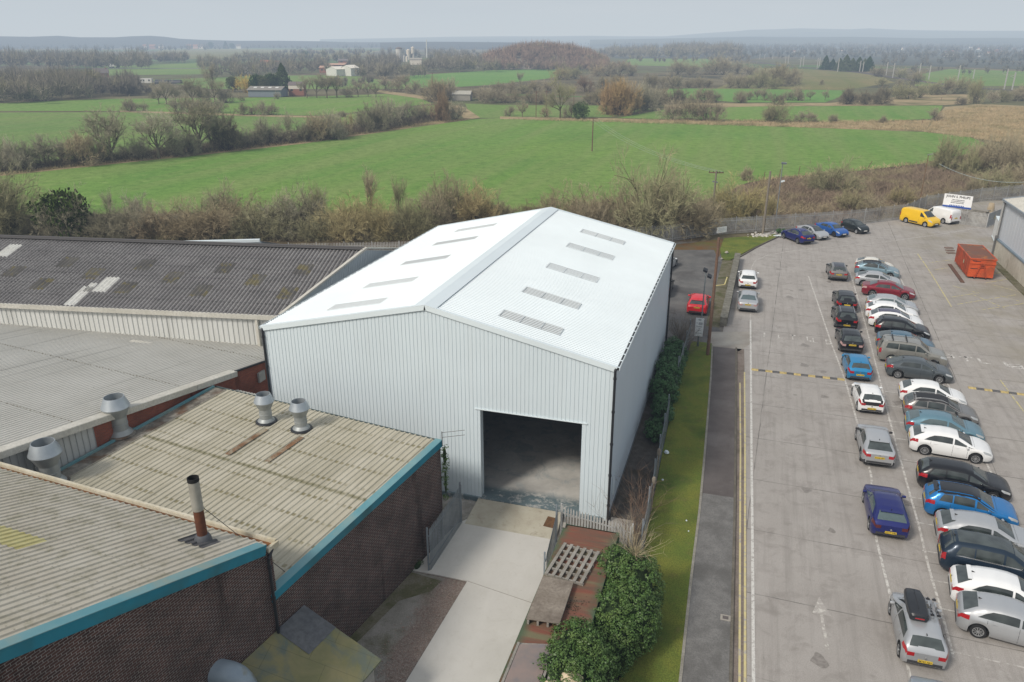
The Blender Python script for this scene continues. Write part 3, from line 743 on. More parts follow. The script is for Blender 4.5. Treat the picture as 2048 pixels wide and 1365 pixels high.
# translucent sheets, grimy, in a staggered pattern, and a few new pale sheets
n = N('grimy_rooflight'); v = n.mapping()
c = n.mix(n.ramp(n.noise(v, .8, 3), .4, .6), (.085, .08, .075), (.12, .113, .10)); c = n.mix(n.math('MULTIPLY', n.ramp(n.noise(v, 1.7, 3), .52, .62), .7), c, (.16, .135, .055)); n.principled(c, .6, 0, None, .3)
M_GRL = n.mat
M_PSHEET = mottle('new_pale_sheet', (.62, .62, .585), (.55, .54, .50), 1.5, .7, fine=6)
def roof_patch(name, px0, px1, f0, f1, m, wid=None):
    """patch on the near slope between fractions f0,f1 up the slope, from the photo position of its lower left corner"""
    b = MB()
    u0 = None
    d = FWD * FPX + RGT * (px0[0] - CX) - UPV * (px0[1] - CY)
    nrm = X1.cross(V1).normalized(); o = Vector((0, 0, HC))
    t = (A1 - o).dot(nrm) / d.dot(nrm); P = o + d * t
    u = (P - A1).dot(X1); s = (P - A1).dot(V1) / LV
    P0 = A1 + X1 * (round((u + 6 - (wid or 1.0)) / .28) * .28 - 6) + V1.normalized() * s + Vector((0, 0, .015))
    wave_sheet(b, P0, X1, V1, wid or 1.12, f1, .28, .085, 'sine', nrm=Vector((0, 0, 1)))
    return b.build(name, m, sh, 30)
for px, py in ((5, 555), (55, 580), (109, 536), (161, 559), (230, 588), (266, 541), (320, 567), (381, 594), (424, 548), (487, 572), (550, 599), (584, 551)):
    roof_patch('rooflight', (px, py), None, 0, 1.42, M_GRL)
for px, py, L_, wd in ((126, 612, 2.35, .72), (165, 585, 1.1, .48), (186, 585, 1.9, .96), (-12, 514, 1.8, .96)):
    roof_patch('pale_sheet', (px, py), None, 0, L_, M_PSHEET, wd)
b = MB()
q0 = A1 - X1 * -.95; e = A1 + X1 * 56
b.bar(A1 + X1 * .95 + Vector((0, 0, -.10)) - Y1 * .12, e + Vector((0, 0, -.10)) - Y1 * .12, .26, .26); b.bar(A1 + X1 * .95 + Vector((0, 0, .04)) - Y1 * .22, e + Vector((0, 0, .04)) - Y1 * .22, .06, .05)
b.build('gutter', M_CREAM, sh)
b = MB(); clad_wall(b, A1 + X1 * .9 - Vector((0, 0, 6.95)), X1, -Y1, 0, 56, lambda u: 0, lambda u: 6.72, .34, .045, .4)
b.build('wall', M_WCLAD, sh)
b = MB(); c_ = A1 + X1 * 2.55 - Y1 * .05; b.box((c_.x - .09, c_.y - .16, 4.2), (c_.x + .09, c_.y, 6.75)); b.build('downpipe', M_CREAM, sh)
# gable
g0 = GP + Vector((0, 0, 6.9)); tt = (RP - GP).dot(Y1) / GD.dot(Y1); g1 = GP + GD * tt; g1.z = RP.z
g2 = GP + GD * (tt * 2); g2.z = 6.95
b = MB(); b.bar(g0 + Vector((0, 0, .12)), g1 + Vector((0, 0, .12)), .22, .12); b.bar(g1 + Vector((0, 0, .12)), g2 + Vector((0, 0, .12)), .22, .12)
b.build('verge_capping', M_CREAM, sh)
b = MB(); clad_wall(b, GP, GD, GN, 0, tt * 2, lambda u: 0, lambda u: 6.9 + RISE * (u / tt if u < tt else 2 - u / tt), .2, .025, .2, (tt,))
b.build('gable_wall', steel('grey_blue_cladding', (.36, .40, .43), .2, (.25, .27, .29)), sh)

# white apex of another shed behind
b = MB()
p0, p1, p2 = G(310, 487.5, 8.9), G(520, 482.5, 8.9), G(528, 491, 8.2)
off = Vector((-2, 14, -4.4))
b.face([p0, p1, p1 + off, p0 + off]); b.face([p1, p2, p2 + off, p1 + off])
for q, r_ in ((p0, p1), (p1, p2)): b.face([(q.x, q.y, 0), (r_.x, r_.y, 0), r_, q])
b.face([(p2.x, p2.y, 0), (p2.x + off.x, p2.y + off.y, 0), p2 + off, p2])
b2 = MB(); q = Vector((p0.x - 2, p0.y + .4, 8.95)); r_ = p1 + Vector((0, -.02, .05)); b2.bar(Vector((p0.x, p0.y - .1, 8.95)), r_, .3, .2)
ws = empty('white_shed', (0, 0, 0), 0, 'low white shed roof peeping over the long grey roof ridge', 'shed')
b.build('roof', M_WH_TRIM, ws); b2.build('verge_trim', M_WH_TRIM, ws)

# ---------------------------------------------------------------- pale low-pitch building with the brick side wall
X2 = Vector((-1, .14, 0)).normalized(); Y2 = Vector((.14, 1, 0)).normalized()
MP = Vector((-27.24, 31.43, 0))
def mz(t): return 5.80 - .118 * t              # roof height along the verge
n = N('old_pale_roof'); tc = n.add('ShaderNodeUVMap'); v = tc.outputs[0]
c = n.mix(n.ramp(n.noise(v, .3, 4, .6), .35, .65), (.47, .46, .42), (.53, .52, .48))
mpn = n.add('ShaderNodeMapping'); mpn.inputs['Scale'].default_value = (3.5, .05, 1); n.ln(v, mpn.inputs['Vector'])
c = n.mix(n.math('MULTIPLY', n.ramp(n.noise(mpn.outputs[0], 1, 3, .6), .58, .68), .5), c, (.26, .255, .235))
sp = n.add('ShaderNodeSeparateXYZ'); n.ln(v, sp.inputs[0])
lap = n.ramp(n.math('ABSOLUTE', n.math('SUBTRACT', n.math('FRACT', n.math('DIVIDE', n.math('ADD', sp.outputs[1], 3.0), 6.2)), .5)), .012, .004)
c = n.mix(n.math('MULTIPLY', n.math('MULTIPLY', lap, n.ramp(n.noise(v, 6, 3, .7), .4, .55)), .8), c, (.19, .165, .12))
c = n.mix(n.math('MULTIPLY', n.ramp(n.noise(v, 5, 3, .8), .64, .70), .55), c, (.19, .185, .16))
rb0 = n.math('ABSOLUTE', n.math('SUBTRACT', n.math('FRACT', n.math('DIVIDE', sp.outputs[0], .24)), .25))  # valley flats darkened: dirt plus painted shade to bring out the ribs
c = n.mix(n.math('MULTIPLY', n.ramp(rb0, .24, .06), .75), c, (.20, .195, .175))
n.principled(c, .85, 0, None, .15); M_PALE = n.mat
mb_ = empty('pale_roof_building', (0, 0, 0), 0, 'low building with a pale corrugated roof and red brick side wall', 'building')
b = MB(); T0, T1 = -13.0, 12.0
P0 = MP + Y2 * T0; P0.z = mz(T0) - .02
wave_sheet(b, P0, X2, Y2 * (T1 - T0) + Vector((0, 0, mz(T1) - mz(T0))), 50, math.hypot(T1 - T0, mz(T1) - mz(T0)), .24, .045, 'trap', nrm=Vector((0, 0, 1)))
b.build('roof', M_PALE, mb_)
def brick_mat(name, c1, c2, mortar, dirt, scale=1.0, dirtk=.7, rowh=.075, bw=.225, msize=.011):
    n = N(name); tc = n.add('ShaderNodeUVMap'); v = tc.outputs[0]
    bk = n.add('ShaderNodeTexBrick'); bk.inputs['Scale'].default_value = 1
    bk.inputs['Brick Width'].default_value = bw; bk.inputs['Row Height'].default_value = rowh; bk.inputs['Mortar Size'].default_value = msize; bk.inputs['Mortar Smooth'].default_value = .2; bk.inputs['Bias'].default_value = -.1
    bk.inputs['Color1'].default_value = (*c1, 1); bk.inputs['Color2'].default_value = (*c2, 1); bk.inputs['Mortar'].default_value = (*mortar, 1)
    n.ln(v, bk.inputs['Vector'])
    c = n.mix(n.math('MULTIPLY', n.ramp(n.noise(v, .7, 5, .7), .4, .66), dirtk), bk.outputs['Color'], dirt)
    mp = n.add('ShaderNodeMapping'); mp.inputs['Scale'].default_value = (1, .1, 1); n.ln(v, mp.inputs['Vector'])
    c = n.mix(n.math('MULTIPLY', n.ramp(n.noise(mp.outputs[0], .9, 4, .7), .56, .72), .75), c, tuple(x * .35 for x in dirt))
    c = n.mix(n.math('MULTIPLY', n.ramp(n.noise(v, 2.2, 3, .8), .68, .74), .6), c, tuple(min(1, x * 2.2) for x in c1))
    n.principled(c, .95, 0, (n.math('SUBTRACT', 1.0, bk.outputs['Fac']), .5, .01), .1)
    return n.mat
M_BRICK_R = brick_mat('red_brick', (.32, .092, .052), (.24, .065, .042), (.20, .13, .11), (.075, .045, .035), dirtk=.5)
M_BRICK_D = brick_mat('sooty_brick', (.092, .045, .037), (.050, .031, .029), (.25, .232, .215), (.028, .024, .0225), dirtk=.5, rowh=.085, bw=.235, msize=.010)
def brick_wall(b, p, q, zb, zt0, zt1, th, side, u0=0.0):
    """solid wall from p to q with heights zt0, zt1; uv in metres on the outer face"""
    p = Vector((p[0], p[1], 0)); q = Vector((q[0], q[1], 0)); s = Vector(side).normalized() * th; L = (q - p).length
    P = lambda v_, z: (v_.x, v_.y, z)
    b.face([P(p, zb), P(q, zb), P(q, zt1), P(p, zt0)], 0, [(u0, zb), (u0 + L, zb), (u0 + L, zt1), (u0, zt0)])
    b.face([P(q + s, zb), P(p + s, zb), P(p + s, zt0), P(q + s, zt1)], 0, [(u0, zb), (u0 + L, zb), (u0 + L, zt1), (u0, zt0)])
    b.face([P(p, zt0), P(q, zt1), P(q + s, zt1), P(p + s, zt0)], 0, [(0, 0), (L, 0), (L, th), (0, th)])
    b.face([P(p + s, zb), P(p, zb), P(p, zt0), P(p + s, zt0)], 0, [(0, zb), (th, zb), (th, zt0), (0, zt0)])
    b.face([P(q, zb), P(q + s, zb), P(q + s, zt1), P(q, zt1)], 0, [(0, zb), (th, zb), (th, zt1), (0, zt1)])
b = MB(); brick_wall(b, MP + Y2 * -6.2, MP + Y2 * 8.5, 0, mz(-6.2) - .06, mz(8.5) - .06, .25, (-1, 0, 0)); b.build('brick_wall', M_BRICK_R, mb_)
b = MB(); pA = MP + Y2 * -14; clad_wall(b, pA, Y2, (1, 0, 0), 0, 7.8, lambda u: 3.5, lambda u: mz(u - 14) - .06, .3, .04, .3); b.build('side_cladding', steel('old_grey_cladding', (.43, .44, .43), .5, (.28, .28, .27)), mb_)
b = MB()
for t0, t1 in ((-13, -4.4), (-4.38, -.2), (-.18, 2.7)):
    p = MP + Y2 * t0 + Vector((-.05, 0, mz(t0) + .06)); q = MP + Y2 * t1 + Vector((-.05, 0, mz(t1) + .06))
    b.bar(p, q, .52, .07); b.bar(p + Vector((.27, 0, -.13)), q + Vector((.27, 0, -.13)), .06, .30)
b.build('verge_capping', M_CREAM, mb_)
b = MB(); b.bar(MP + Y2 * 2.75 + Vector((.05, 0, mz(2.75) + .05)), MP + Y2 * 8.6 + Vector((.05, 0, mz(8.6) + .05)), .14, .08); b.build('verge_flashing', M_DARK, mb_)
b = MB(); c_ = MP + Y2 * 4.7; b.box((c_.x + .02, c_.y - .3, 4.15), (c_.x + .14, c_.y + .3, 4.75)); b.build('wall_vent', plain('old_frame', (.35, .34, .32), .7), mb_)
b = MB()
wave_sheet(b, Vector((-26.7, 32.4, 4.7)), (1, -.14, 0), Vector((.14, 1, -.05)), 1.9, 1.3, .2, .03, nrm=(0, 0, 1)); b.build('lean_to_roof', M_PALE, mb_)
# loose ridge flashings on the pale roof by the shed wall
b = MB()
for px0, px1, py in ((-10, 62, 664), (182, 262, 675), (262, 305, 682)):
    p, q = G(px0, py, 5.35), G(px1, py + 6, 5.25); b.bar(p, q, .3, .05)
b.build('roof_flashing', M_CREAM, mb_)

# ---------------------------------------------------------------- brick workshop with the pale roof and blue edge
X3 = Vector((-1, .156, 0)).normalized(); Y3 = Vector((.156, 1, 0)).normalized()
C3 = Vector((-12.72, 30.04, 0)); F3 = Vector((-14.47, 18.78, 0))
LEN3 = (C3 - F3).length; WID3 = 14.35
def wz(t): return 4.94 + .43 * t / LEN3
n = N('stained_roof'); tc = n.add('ShaderNodeUVMap'); v = tc.outputs[0]
c = n.mix(n.ramp(n.noise(v, .35, 4, .65), .35, .65), (.44, .415, .34), (.37, .345, .265))
mpn = n.add('ShaderNodeMapping'); mpn.inputs['Scale'].default_value = (3, .22, 1); n.ln(v, mpn.inputs['Vector'])
c = n.mix(n.math('MULTIPLY', n.ramp(n.noise(mpn.outputs[0], 1, 4, .7), .46, .68), .65), c, (.25, .235, .175))
sp = n.add('ShaderNodeSeparateXYZ'); n.ln(v, sp.inputs[0])
lapd = n.math('ABSOLUTE', n.math('SUBTRACT', sp.outputs[1], 6.15))
c = n.mix(n.math('MULTIPLY', n.math('MULTIPLY', n.ramp(lapd, .16, .04), n.ramp(n.noise(v, 2.5, 3), .25, .5)), .75), c, (.135, .125, .06))
fr = n.math('FRACT', n.math('DIVIDE', sp.outputs[0], .3)); fv = n.math('FRACT', n.math('DIVIDE', sp.outputs[1], 1.32))
spot = n.math('MULTIPLY', n.math('MULTIPLY', n.ramp(fr, .04, .07), n.ramp(fr, .56, .52)), n.math('MULTIPLY', n.ramp(fv, .05, .08), n.ramp(fv, .21, .18)))
c = n.mix(n.math('MULTIPLY', n.math('MULTIPLY', spot, n.ramp(n.noise(v, .55, 4, .8), .40, .56)), .85), c, (.165, .145, .075))
n.principled(c, .85, 0, None, .15); M_STAIN = n.mat
wk = empty('brick_workshop', (0, 0, 0), 0, 'sooty brick workshop with a stained flat roof, blue edge and four steel vents', 'workshop')
b = MB(); P0 = Vector((F3.x, F3.y, wz(0))) + X3 * -.02
wave_sheet(b, P0 - Y3 * .1, X3, Vector((C3.x - F3.x, C3.y - F3.y, .43)), WID3 - .9, LEN3 + .2, .3, .045, nrm=(0, 0, 1))
b.build('roof', M_STAIN, wk)
M_VALLEY = mottle('valley_dirt', (.10, .09, .075), (.32, .30, .26), 1.2, .9, c3=(.12, .065, .035), s3=.8, fine=6)
b = MB(); pv = P0 + X3 * (WID3 - 1.0)
b.face([pv + Vector((0, 0, .03)), pv + Vector((C3.x - F3.x, C3.y - F3.y, .46)), pv + X3 * .9 + Vector((C3.x - F3.x, C3.y - F3.y, .44)), pv + X3 * .9 + Vector((0, 0, .02))]); b.build('valley_strip', M_VALLEY, wk)
M_BLUE = mottle('blue_fascia', (.014, .165, .235), (.018, .20, .275), .8, .5, c3=(.03, .12, .14), s3=.4)
M_BLUE_TOP = mottle('faded_blue_flashing', (.16, .29, .31), (.10, .25, .29), .8, .6, c3=(.20, .27, .25), s3=.5)
e1 = Vector((F3.x, F3.y, wz(0))); e2 = Vector((C3.x, C3.y, wz(LEN3)))
b = MB(); o_ = Vector((.03, 0, -.105)); b.bar(e1 - Y3 * .1 + o_, e2 + Y3 * .15 + o_, .04, .32); b.build('fascia', M_BLUE, wk)
b = MB(); o_ = Vector((-.13, .02, .065)); b.bar(e1 - Y3 * .1 + o_, e2 + Y3 * .15 + o_, .36, .02); b.build('edge_flashing', M_BLUE_TOP, wk)
b = MB(); e3 = e2 + X3 * WID3 - X3 * .1; b.bar(e2 + Y3 * .12 + Vector((0, 0, -.02)), e3 + Y3 * .12 + Vector((0, 0, -.02)), .08, .12); b.build('back_edge_trim', plain('dark_green_trim', (.05, .07, .07), .6), wk)
b = MB(); e4 = e1 + X3 * (WID3 - .12); b.bar(e4 + Vector((0, 0, .06)), e3 + Vector((0, 0, .06)), .14, .1); b.build('side_flashing', M_BLUE_TOP, wk)
b = MB()
brick_wall(b, F3 - Y3 * .0, C3, 0, wz(0) - .1, wz(LEN3) - .1, .3, X3)
brick_wall(b, C3 + Y3 * .02, C3 + X3 * WID3 + Y3 * .02, 0, wz(LEN3) - .1, wz(LEN3) - .1, .3, -Y3)
brick_wall(b, C3 + X3 * WID3, F3 + X3 * WID3, 0, wz(LEN3) - .1, wz(0) - .1, .3, -X3)
b.build('brick_wall', M_BRICK_D, wk)
# ivy on the corner and aerial bracket
M_GALV = mottle('galvanised_steel', (.33, .37, .40), (.42, .46, .49), 1.6, .38, .55, fine=None)
M_GALV_D = mottle('dull_steel', (.27, .29, .29), (.34, .36, .36), 1.6, .5, .35)
def vent(P, s, label=None):
    b = MB(); b.lathe(P, [(.62 * s, -.02), (.60 * s, .05), (.40 * s, .28 * s), (.40 * s, .55 * s), (.42 * s, .56 * s), (.42 * s, .60 * s), (.40 * s, .61 * s), (.40 * s, .95 * s)], 28, 0, cap0=True, cap1=False)
    v_ = b.build('roof_vent', M_GALV_D, wk, 40)
    b = MB(); b.lathe(P, [(.40 * s, .95 * s), (.66 * s, 1.50 * s)], 28, 0, cap0=False, cap1=False); b.build('vent_cone', M_GALV_D, v_, 40)
    b = MB(); b.lathe(P, [(.67 * s, 1.50 * s), (.46 * s, 2.02 * s), (.44 * s, 2.02 * s), (.46 * s, 1.4 * s)], 28, 0, cap0=False, cap1=False)
    b.lathe(P, [(.40 * s, 1.0 * s)], 28, 1, cap0=True, cap1=False)
    b.build('vent_cowl', [M_GALV, M_DARK], v_, 40)
    b = MB(); b.lathe(P, [(.72 * s, .0), (.68 * s, .06), (.45 * s, .09)], 20, cap0=False, cap1=False); b.build('vent_collar', M_VALLEY if s > .85 else M_DARK, v_, 40)
for px, py, s in ((95, 962, 1.0), (242, 868, .98), (533, 843, .74), (603, 858, .74)):
    p = G(px, py, 5.12); t = (p - F3).dot(Y3); p = G(px, py, wz(t) + .04)
    if px < 100: p.x += .38; p.y -= .1
    vent(p, s)
M_RUSTS = mottle('rust_stain', (.21, .105, .05), (.14, .085, .05), 2, .9, c3=(.3, .27, .2), s3=1.2)
b = MB()
for px, py, L_, wd in ((533, 858, 2.6, .26), (604, 874, 2.4, .26)):
    p = G(px, py, wz(9.5) + .05); pp = Vector((p.x, p.y, 0))
    for k in range(1):
        a = p; c_ = p - Y3 * L_ - Vector((0, 0, .43 / LEN3 * L_))
        s = X3 * wd / 2
        b.face([a - s, a + s, c_ + s, c_ - s])
b.build('rust_stain', M_RUSTS, wk)
b = MB(); p = C3 + Vector((.12, .0, 5.2)); b.bar(p, p + Vector((0, 0, .75)), .03, .03); b.tube(p + Vector((0, 0, .7)), p + Vector((1.1, .1, .95)), .012, n=5); b.tube(p + Vector((0, 0, .45)), p + Vector((1.1, .1, .7)), .012, n=5); b.build('wire_bracket', M_DARK, wk)

# ---------------------------------------------------------------- front building with the gutter and the flue
C4 = Vector((-14.42, 18.97, 0)); X4 = Vector((-13.3, 1.27, 0)).normalized(); Y4 = -Y3
ZG = 6.9; SLP = .305; RUN4 = 16.0
fb = empty('brick_front_building', (0, 0, 0), 0, 'sooty brick building with a corrugated roof, rusty gutter and tall flue', 'building')
n = N('weathered_roof'); tc = n.add('ShaderNodeUVMap'); v = tc.outputs[0]
c = n.mix(n.ramp(n.noise(v, .35, 4, .65), .35, .65), (.455, .43, .365), (.385, .355, .29))
mpn = n.add('ShaderNodeMapping'); mpn.inputs['Scale'].default_value = (.8, 3, 1); n.ln(v, mpn.inputs['Vector'])
c = n.mix(n.math('MULTIPLY', n.ramp(n.noise(v, 1.5, 4, .7, 1), .48, .68), .65), c, (.26, .245, .175))
c = n.mix(n.math('MULTIPLY', n.ramp(n.noise(v, 7, 3, .8), .62, .72), .45), c, (.17, .15, .11))
sp = n.add('ShaderNodeSeparateXYZ'); n.ln(v, sp.inputs[0])
rowd = n.math('ABSOLUTE', n.math('SUBTRACT', n.math('FRACT', n.math('DIVIDE', sp.outputs[1], 1.5)), .5))
scr = n.math('MULTIPLY', n.ramp(rowd, .02, .008), n.ramp(n.math('ABSOLUTE', n.math('SUBTRACT', n.math('FRACT', n.math('DIVIDE', sp.outputs[0], .3)), .78)), .10, .05))
c = n.mix(n.math('MULTIPLY', scr, .7), c, (.10, .09, .07))
n.principled(c, .85, 0, None, .15); M_ROOF4 = n.mat
UPR = Vector((Y4.x, Y4.y, SLP)); LU = math.hypot(RUN4, RUN4 * SLP)
b = MB(); P0 = C4 + Vector((0, 0, ZG + .05)) + X4 * .05 + UPR.normalized() * .12
wave_sheet(b, P0, X4, UPR, 30, LU, .3, .045, nrm=Vector((-Y4.x * SLP, -Y4.y * SLP, 1)))
b.build('roof', M_ROOF4, fb)
def on4(px, py):
    d = FWD * FPX + RGT * (px - CX) - UPV * (py - CY); o = Vector((0, 0, HC)); nr = X4.cross(UPR)
    t = (P0 - o).dot(nr) / d.dot(nr); return o + d * t
nr4 = Vector((-Y4.x * SLP, -Y4.y * SLP, 1)).normalized()
# yellowed translucent sheet
p = on4(118, 1080); b = MB(); u = round((p - P0).dot(X4) / .3) * .3; s = (p - P0).dot(UPR.normalized())
wave_sheet(b, P0 + X4 * u + UPR.normalized() * s + nr4 * .012, X4, UPR, 3.0, .98, .3, .045, nrm=nr4)
n = N('yellow_sheet'); v = n.mapping(); c = n.mix(n.ramp(n.noise(v, 1.2, 4, .7), .35, .65), (.46, .43, .22), (.36, .32, .13)); n.principled(c, .6, 0, None, .3)
b.build('rooflight', n.mat, fb)
b = MB(); e1 = C4 + Vector((.02, 0, ZG - .1)); e2 = e1 + UPR * RUN4; e1 = e1 + UPR * .3
b.bar(e1 + Vector((.02, 0, .0)), e2 + Vector((.02, 0, .0)), .045, .37); b.build('fascia', M_BLUE, fb)
b = MB(); o_ = X4 * .13 + Vector((0, 0, .20)); b.bar(e1 + o_, e2 + o_, .38, .02, up=nr4); b.build('edge_flashing', M_BLUE_TOP, fb)
M_GUTY = mottle('pale_gutter', (.60, .56, .46), (.45, .40, .28), .9, .7, fine=8); M_RUSTG = mottle('rusty_gutter', (.20, .085, .03), (.11, .06, .035), 1.2, .9, c3=(.06, .06, .03), s3=.7)
g0 = C4 + Vector((.12, .12, ZG - .13)) + X4 * .12; g1 = C4 + X4 * 30 + Vector((0, .12, ZG - .13))
b = MB(); b.bar(g0 + Vector((0, .13, .04)), g1 + Vector((0, .13, .04)), .05, .16); b.bar(g0 + Vector((0, .17, .13)), g1 + Vector((0, .17, .13)), .10, .03)
gt = b.build('gutter', M_GUTY, fb)
b = MB(); b.bar(g0 + Vector((0, -.02, -.02)), g1 + Vector((0, -.02, -.02)), .28, .03); b.build('gutter_bed', M_RUSTG, gt)
b = MB(); b.obox(g0 + Vector((0, -.05, .0)), X4, Y4, .12, .5, .2); b.build('gutter_outlet', M_GUTY, gt)
b = MB(); q = C4 + Y4 * RUN4
brick_wall(b, q, C4, 0, ZG + SLP * RUN4 - .25, ZG - .25, .3, X4); brick_wall(b, C4 + X4 * .05, C4 + X4 * 30, 0, ZG - .1, ZG - .1, .3, Y4)
b.build('brick_wall', M_BRICK_D, fb)
b = MB(); pp = C4 + Vector((.10, -.35, 0)); b.tube((pp.x, pp.y, 0), (pp.x, pp.y, ZG - .35), .055, n=8); b.tube((pp.x, pp.y, ZG - .35), g0 + Vector((0, -.05, -.05)), .055, n=8)
for z in (2, 3.6, 4.9, 6.2): b.tube((pp.x, pp.y, z), (pp.x, pp.y, z + .09), .075, n=8)
b.build('downpipe', M_DARK, fb, 40)
# flue
p = on4(407, 1083)
FT = p + Vector((0, 0, 3.0))
b = MB(); b.lathe(p, [(.30, -.05), (.28, .12), (.22, .26), (.17, .30)], 20); fl = b.build('flue', plain('lead_flashing', (.075, .08, .09), .6), fb, 40)
b = MB(); b.lathe(p + Vector((0, 0, .28)), [(.17, 0), (.165, 1.0)], 20, cap0=False); b.build('rusty_pipe', mottle('rusty_pipe', (.12, .045, .022), (.08, .032, .02), 3, .85), fl, 40)
b = MB(); b.lathe(p + Vector((0, 0, 1.25)), [(.185, 0), (.185, .06), (.18, .06), (.18, 1.1)], 20, cap0=True, cap1=False); b.build('steel_pipe', mottle('grubby_steel', (.36, .35, .31), (.28, .27, .235), 2.5, .5, .3), fl, 40)
b = MB(); b.lathe(p + Vector((0, 0, 2.33)), [(.19, 0), (.19, .13), (.165, .13), (.165, -.3)], 20, cap0=False, cap1=False); b.lathe(p + Vector((0, 0, 2.1)), [(.165, 0)], 20, cap0=True, cap1=False); b.build('flue_rim', plain('soot', (.012, .012, .012), .9), fl, 40)
b = MB(); s0 = (p - P0).dot(UPR.normalized()); u0 = (p - P0).dot(X4)
wave_sheet(b, P0 + X4 * (u0 - .55) + UPR.normalized() * (s0 - .38) + nr4 * .02, X4, UPR, 1.1, .8, .3, .05, nrm=nr4); b.build('flue_plate', mottle('dark_flashing', (.07, .07, .075), (.11, .11, .11), 3, .8), fl)
b = MB(); b.tube(p + Vector((.1, .1, 1.3)), C4 + X4 * .9 + Vector((.6, .9, 5.0)), .012, n=5); b.build('guy_wire', M_DARK, fl)

# ---------------------------------------------------------------- mossy lean-to and duct
lt = empty('lean_to_shed', (0, 0, 0), 0, 'low lean-to shed with a mossy green felt roof against the brick wall', 'shed')
n = N('mossy_roof'); v = n.mapping()
c = n.mix(n.ramp(n.noise(v, .8, 4, .65, .8), .35, .65), (.155, .155, .080), (.205, .188, .10))
c = n.mix(n.ramp(n.noise(v, .7, 5, .65, .8), .46, .62), c, (.12, .14, .115))
c = n.mix(n.math('MULTIPLY', n.ramp(n.noise(v, 3, 4, .7), .55, .72), .5), c, (.21, .195, .085))
bk = n.add('ShaderNodeTexBrick'); bk.offset = .3; bk.inputs['Scale'].default_value = 1; bk.inputs['Brick Width'].default_value = 1.9; bk.inputs['Row Height'].default_value = 1.0; bk.inputs['Mortar Size'].default_value = .012
vr = n.mapping('Object', rot=(0, 0, -.15)); n.ln(vr, bk.inputs['Vector']); c = n.mix(n.math('MULTIPLY', bk.outputs['Fac'], .4), c, (.06, .065, .04))
n.principled(c, .9, 0, None, .15); M_FELT = n.mat
r0 = F3 + Y3 * 1.35 + Vector((.08, 0, 3.5)); r1 = F3 - Y3 * 9 + Vector((.08, 0, 3.5)); e0 = r0 + Vector((3.3, -.50, -1.2)); e1 = r1 + Vector((3.3, -.5, -1.2))
b = MB(); t_ = Vector((0, 0, -.07)); vs = [r0, e0, e1, r1]
b.mesh_faces([q for q in vs] + [q + t_ for q in vs], [(3, 2, 1, 0), (4, 5, 6, 7), (0, 1, 5, 4), (1, 2, 6, 5), (2, 3, 7, 6), (3, 0, 4, 7)]); b.build('roof', M_FELT, lt)
b = MB(); q = .27; p0 = r0 + Vector((0, 0, .02)); p1 = r0 + (e0 - r0) * .42 + Vector((0, 0, .02)); dd = -Y3 * 1.5
b.face([p0 + (r0 - e0) * 0, p0 + dd, p1 + dd, p1][::-1]); b.build('felt_patch', mottle('grey_felt', (.10, .105, .115), (.13, .135, .14), 1.2, .85, fine=5), lt)
b = MB(); i_ = Vector((-.25, -.15, 0))
for a, c_ in ((e0 + i_, e1 + i_), (r0 + Y3 * -.15, e0 + i_)):
    quadbox(b, (a.x, a.y, 0), (c_.x, c_.y, 0), 2.2 if a is not None and (a - c_).length > 5 else 2.25, .1, (-1, -.2, 0))
b.build('wall', mottle('grey_boards', (.30, .29, .27), (.24, .23, .21), 1.5, .85), lt)
b = MB(); b.tube(F3 - Y3 * .3 + Vector((.06, 0, 3.42)), F3 - Y3 * 2.6 + Vector((.08, 0, 3.30)), .05, n=8); b.build('orange_pipe', plain('orange_pipe', (.42, .17, .06), .7), lt)
b = MB(); du = F3 - Y3 * 2.75 + Vector((0, 0, 3.9))
pts = []
for k in range(13):
    a = k / 12 * PI / 2
    pts.append(du + Vector((.25 + .62 * math.sin(a), .12 * math.sin(a), -.62 * (1 - math.cos(a)))))
pts = [du + Vector((-.1, 0, 0))] + pts + [pts[-1] + Vector((0, 0, -2.5))]
vs = []
for i, p in enumerate(pts):
    t_ = (pts[min(i + 1, len(pts) - 1)] - pts[max(i - 1, 0)]).normalized(); a_ = t_.cross(Vector((0, 1, .01))).normalized(); b_ = t_.cross(a_)
    vs += [p + a_ * (.42 * math.cos(2 * PI * k / 24)) + b_ * (.42 * math.sin(2 * PI * k / 24)) for k in range(24)]
b.mesh_faces(vs, [(i * 24 + k, i * 24 + (k + 1) % 24, (i + 1) * 24 + (k + 1) % 24, (i + 1) * 24 + k) for i in range(len(pts) - 1) for k in range(24)])
dk = b.build('extract_duct', mottle('blue_grey_duct', (.20, .25, .30), (.25, .30, .34), 1.5, .5, .2, c3=(.17, .15, .08), s3=.9), None, 60)
tag(dk, 'fat blue-grey extract duct elbow coming out of the sooty brick wall', 'duct')

# ---------------------------------------------------------------- building at the right edge
XB = 27.1
rb = empty('right_building', (0, 0, 0), 0, 'pale cladded building with a concrete base at the right edge of the car park', 'building')
b = MB(); clad_wall(b, (XB, 70, 0), (0, 1, 0), (-1, 0, 0), 0, 28.2, lambda u: 2.25, lambda u: 6.5, 1.0, .015, .05); b.build('cladding', steel('grey_white_cladding', (.50, .53, .565), .25, (.42, .43, .45)), rb)
n = N('stained_render'); v = n.mapping(); c = n.mix(n.ramp(n.noise(v, .8, 4, .7), .35, .65), (.50, .47, .40), (.40, .37, .30)); c = n.mix(n.math('MULTIPLY', n.ramp(n.noise(n.mapping('Object', (1, 1, .3)), 2.2, 4, .75), .56, .68), .6), c, (.20, .18, .13))
n.principled(c, .9, 0, None, .1)
b = MB(); b.box((XB - .12, 70, 0), (XB + .2, 98.2, 2.1)); b.build('base_wall', n.mat, rb)
b = MB(); b.box((XB - .22, 70, 2.1), (XB - .015, 98.25, 2.26)); b.build('sill_flashing', plain('blue_grey_flashing', (.17, .22, .26), .5), rb)
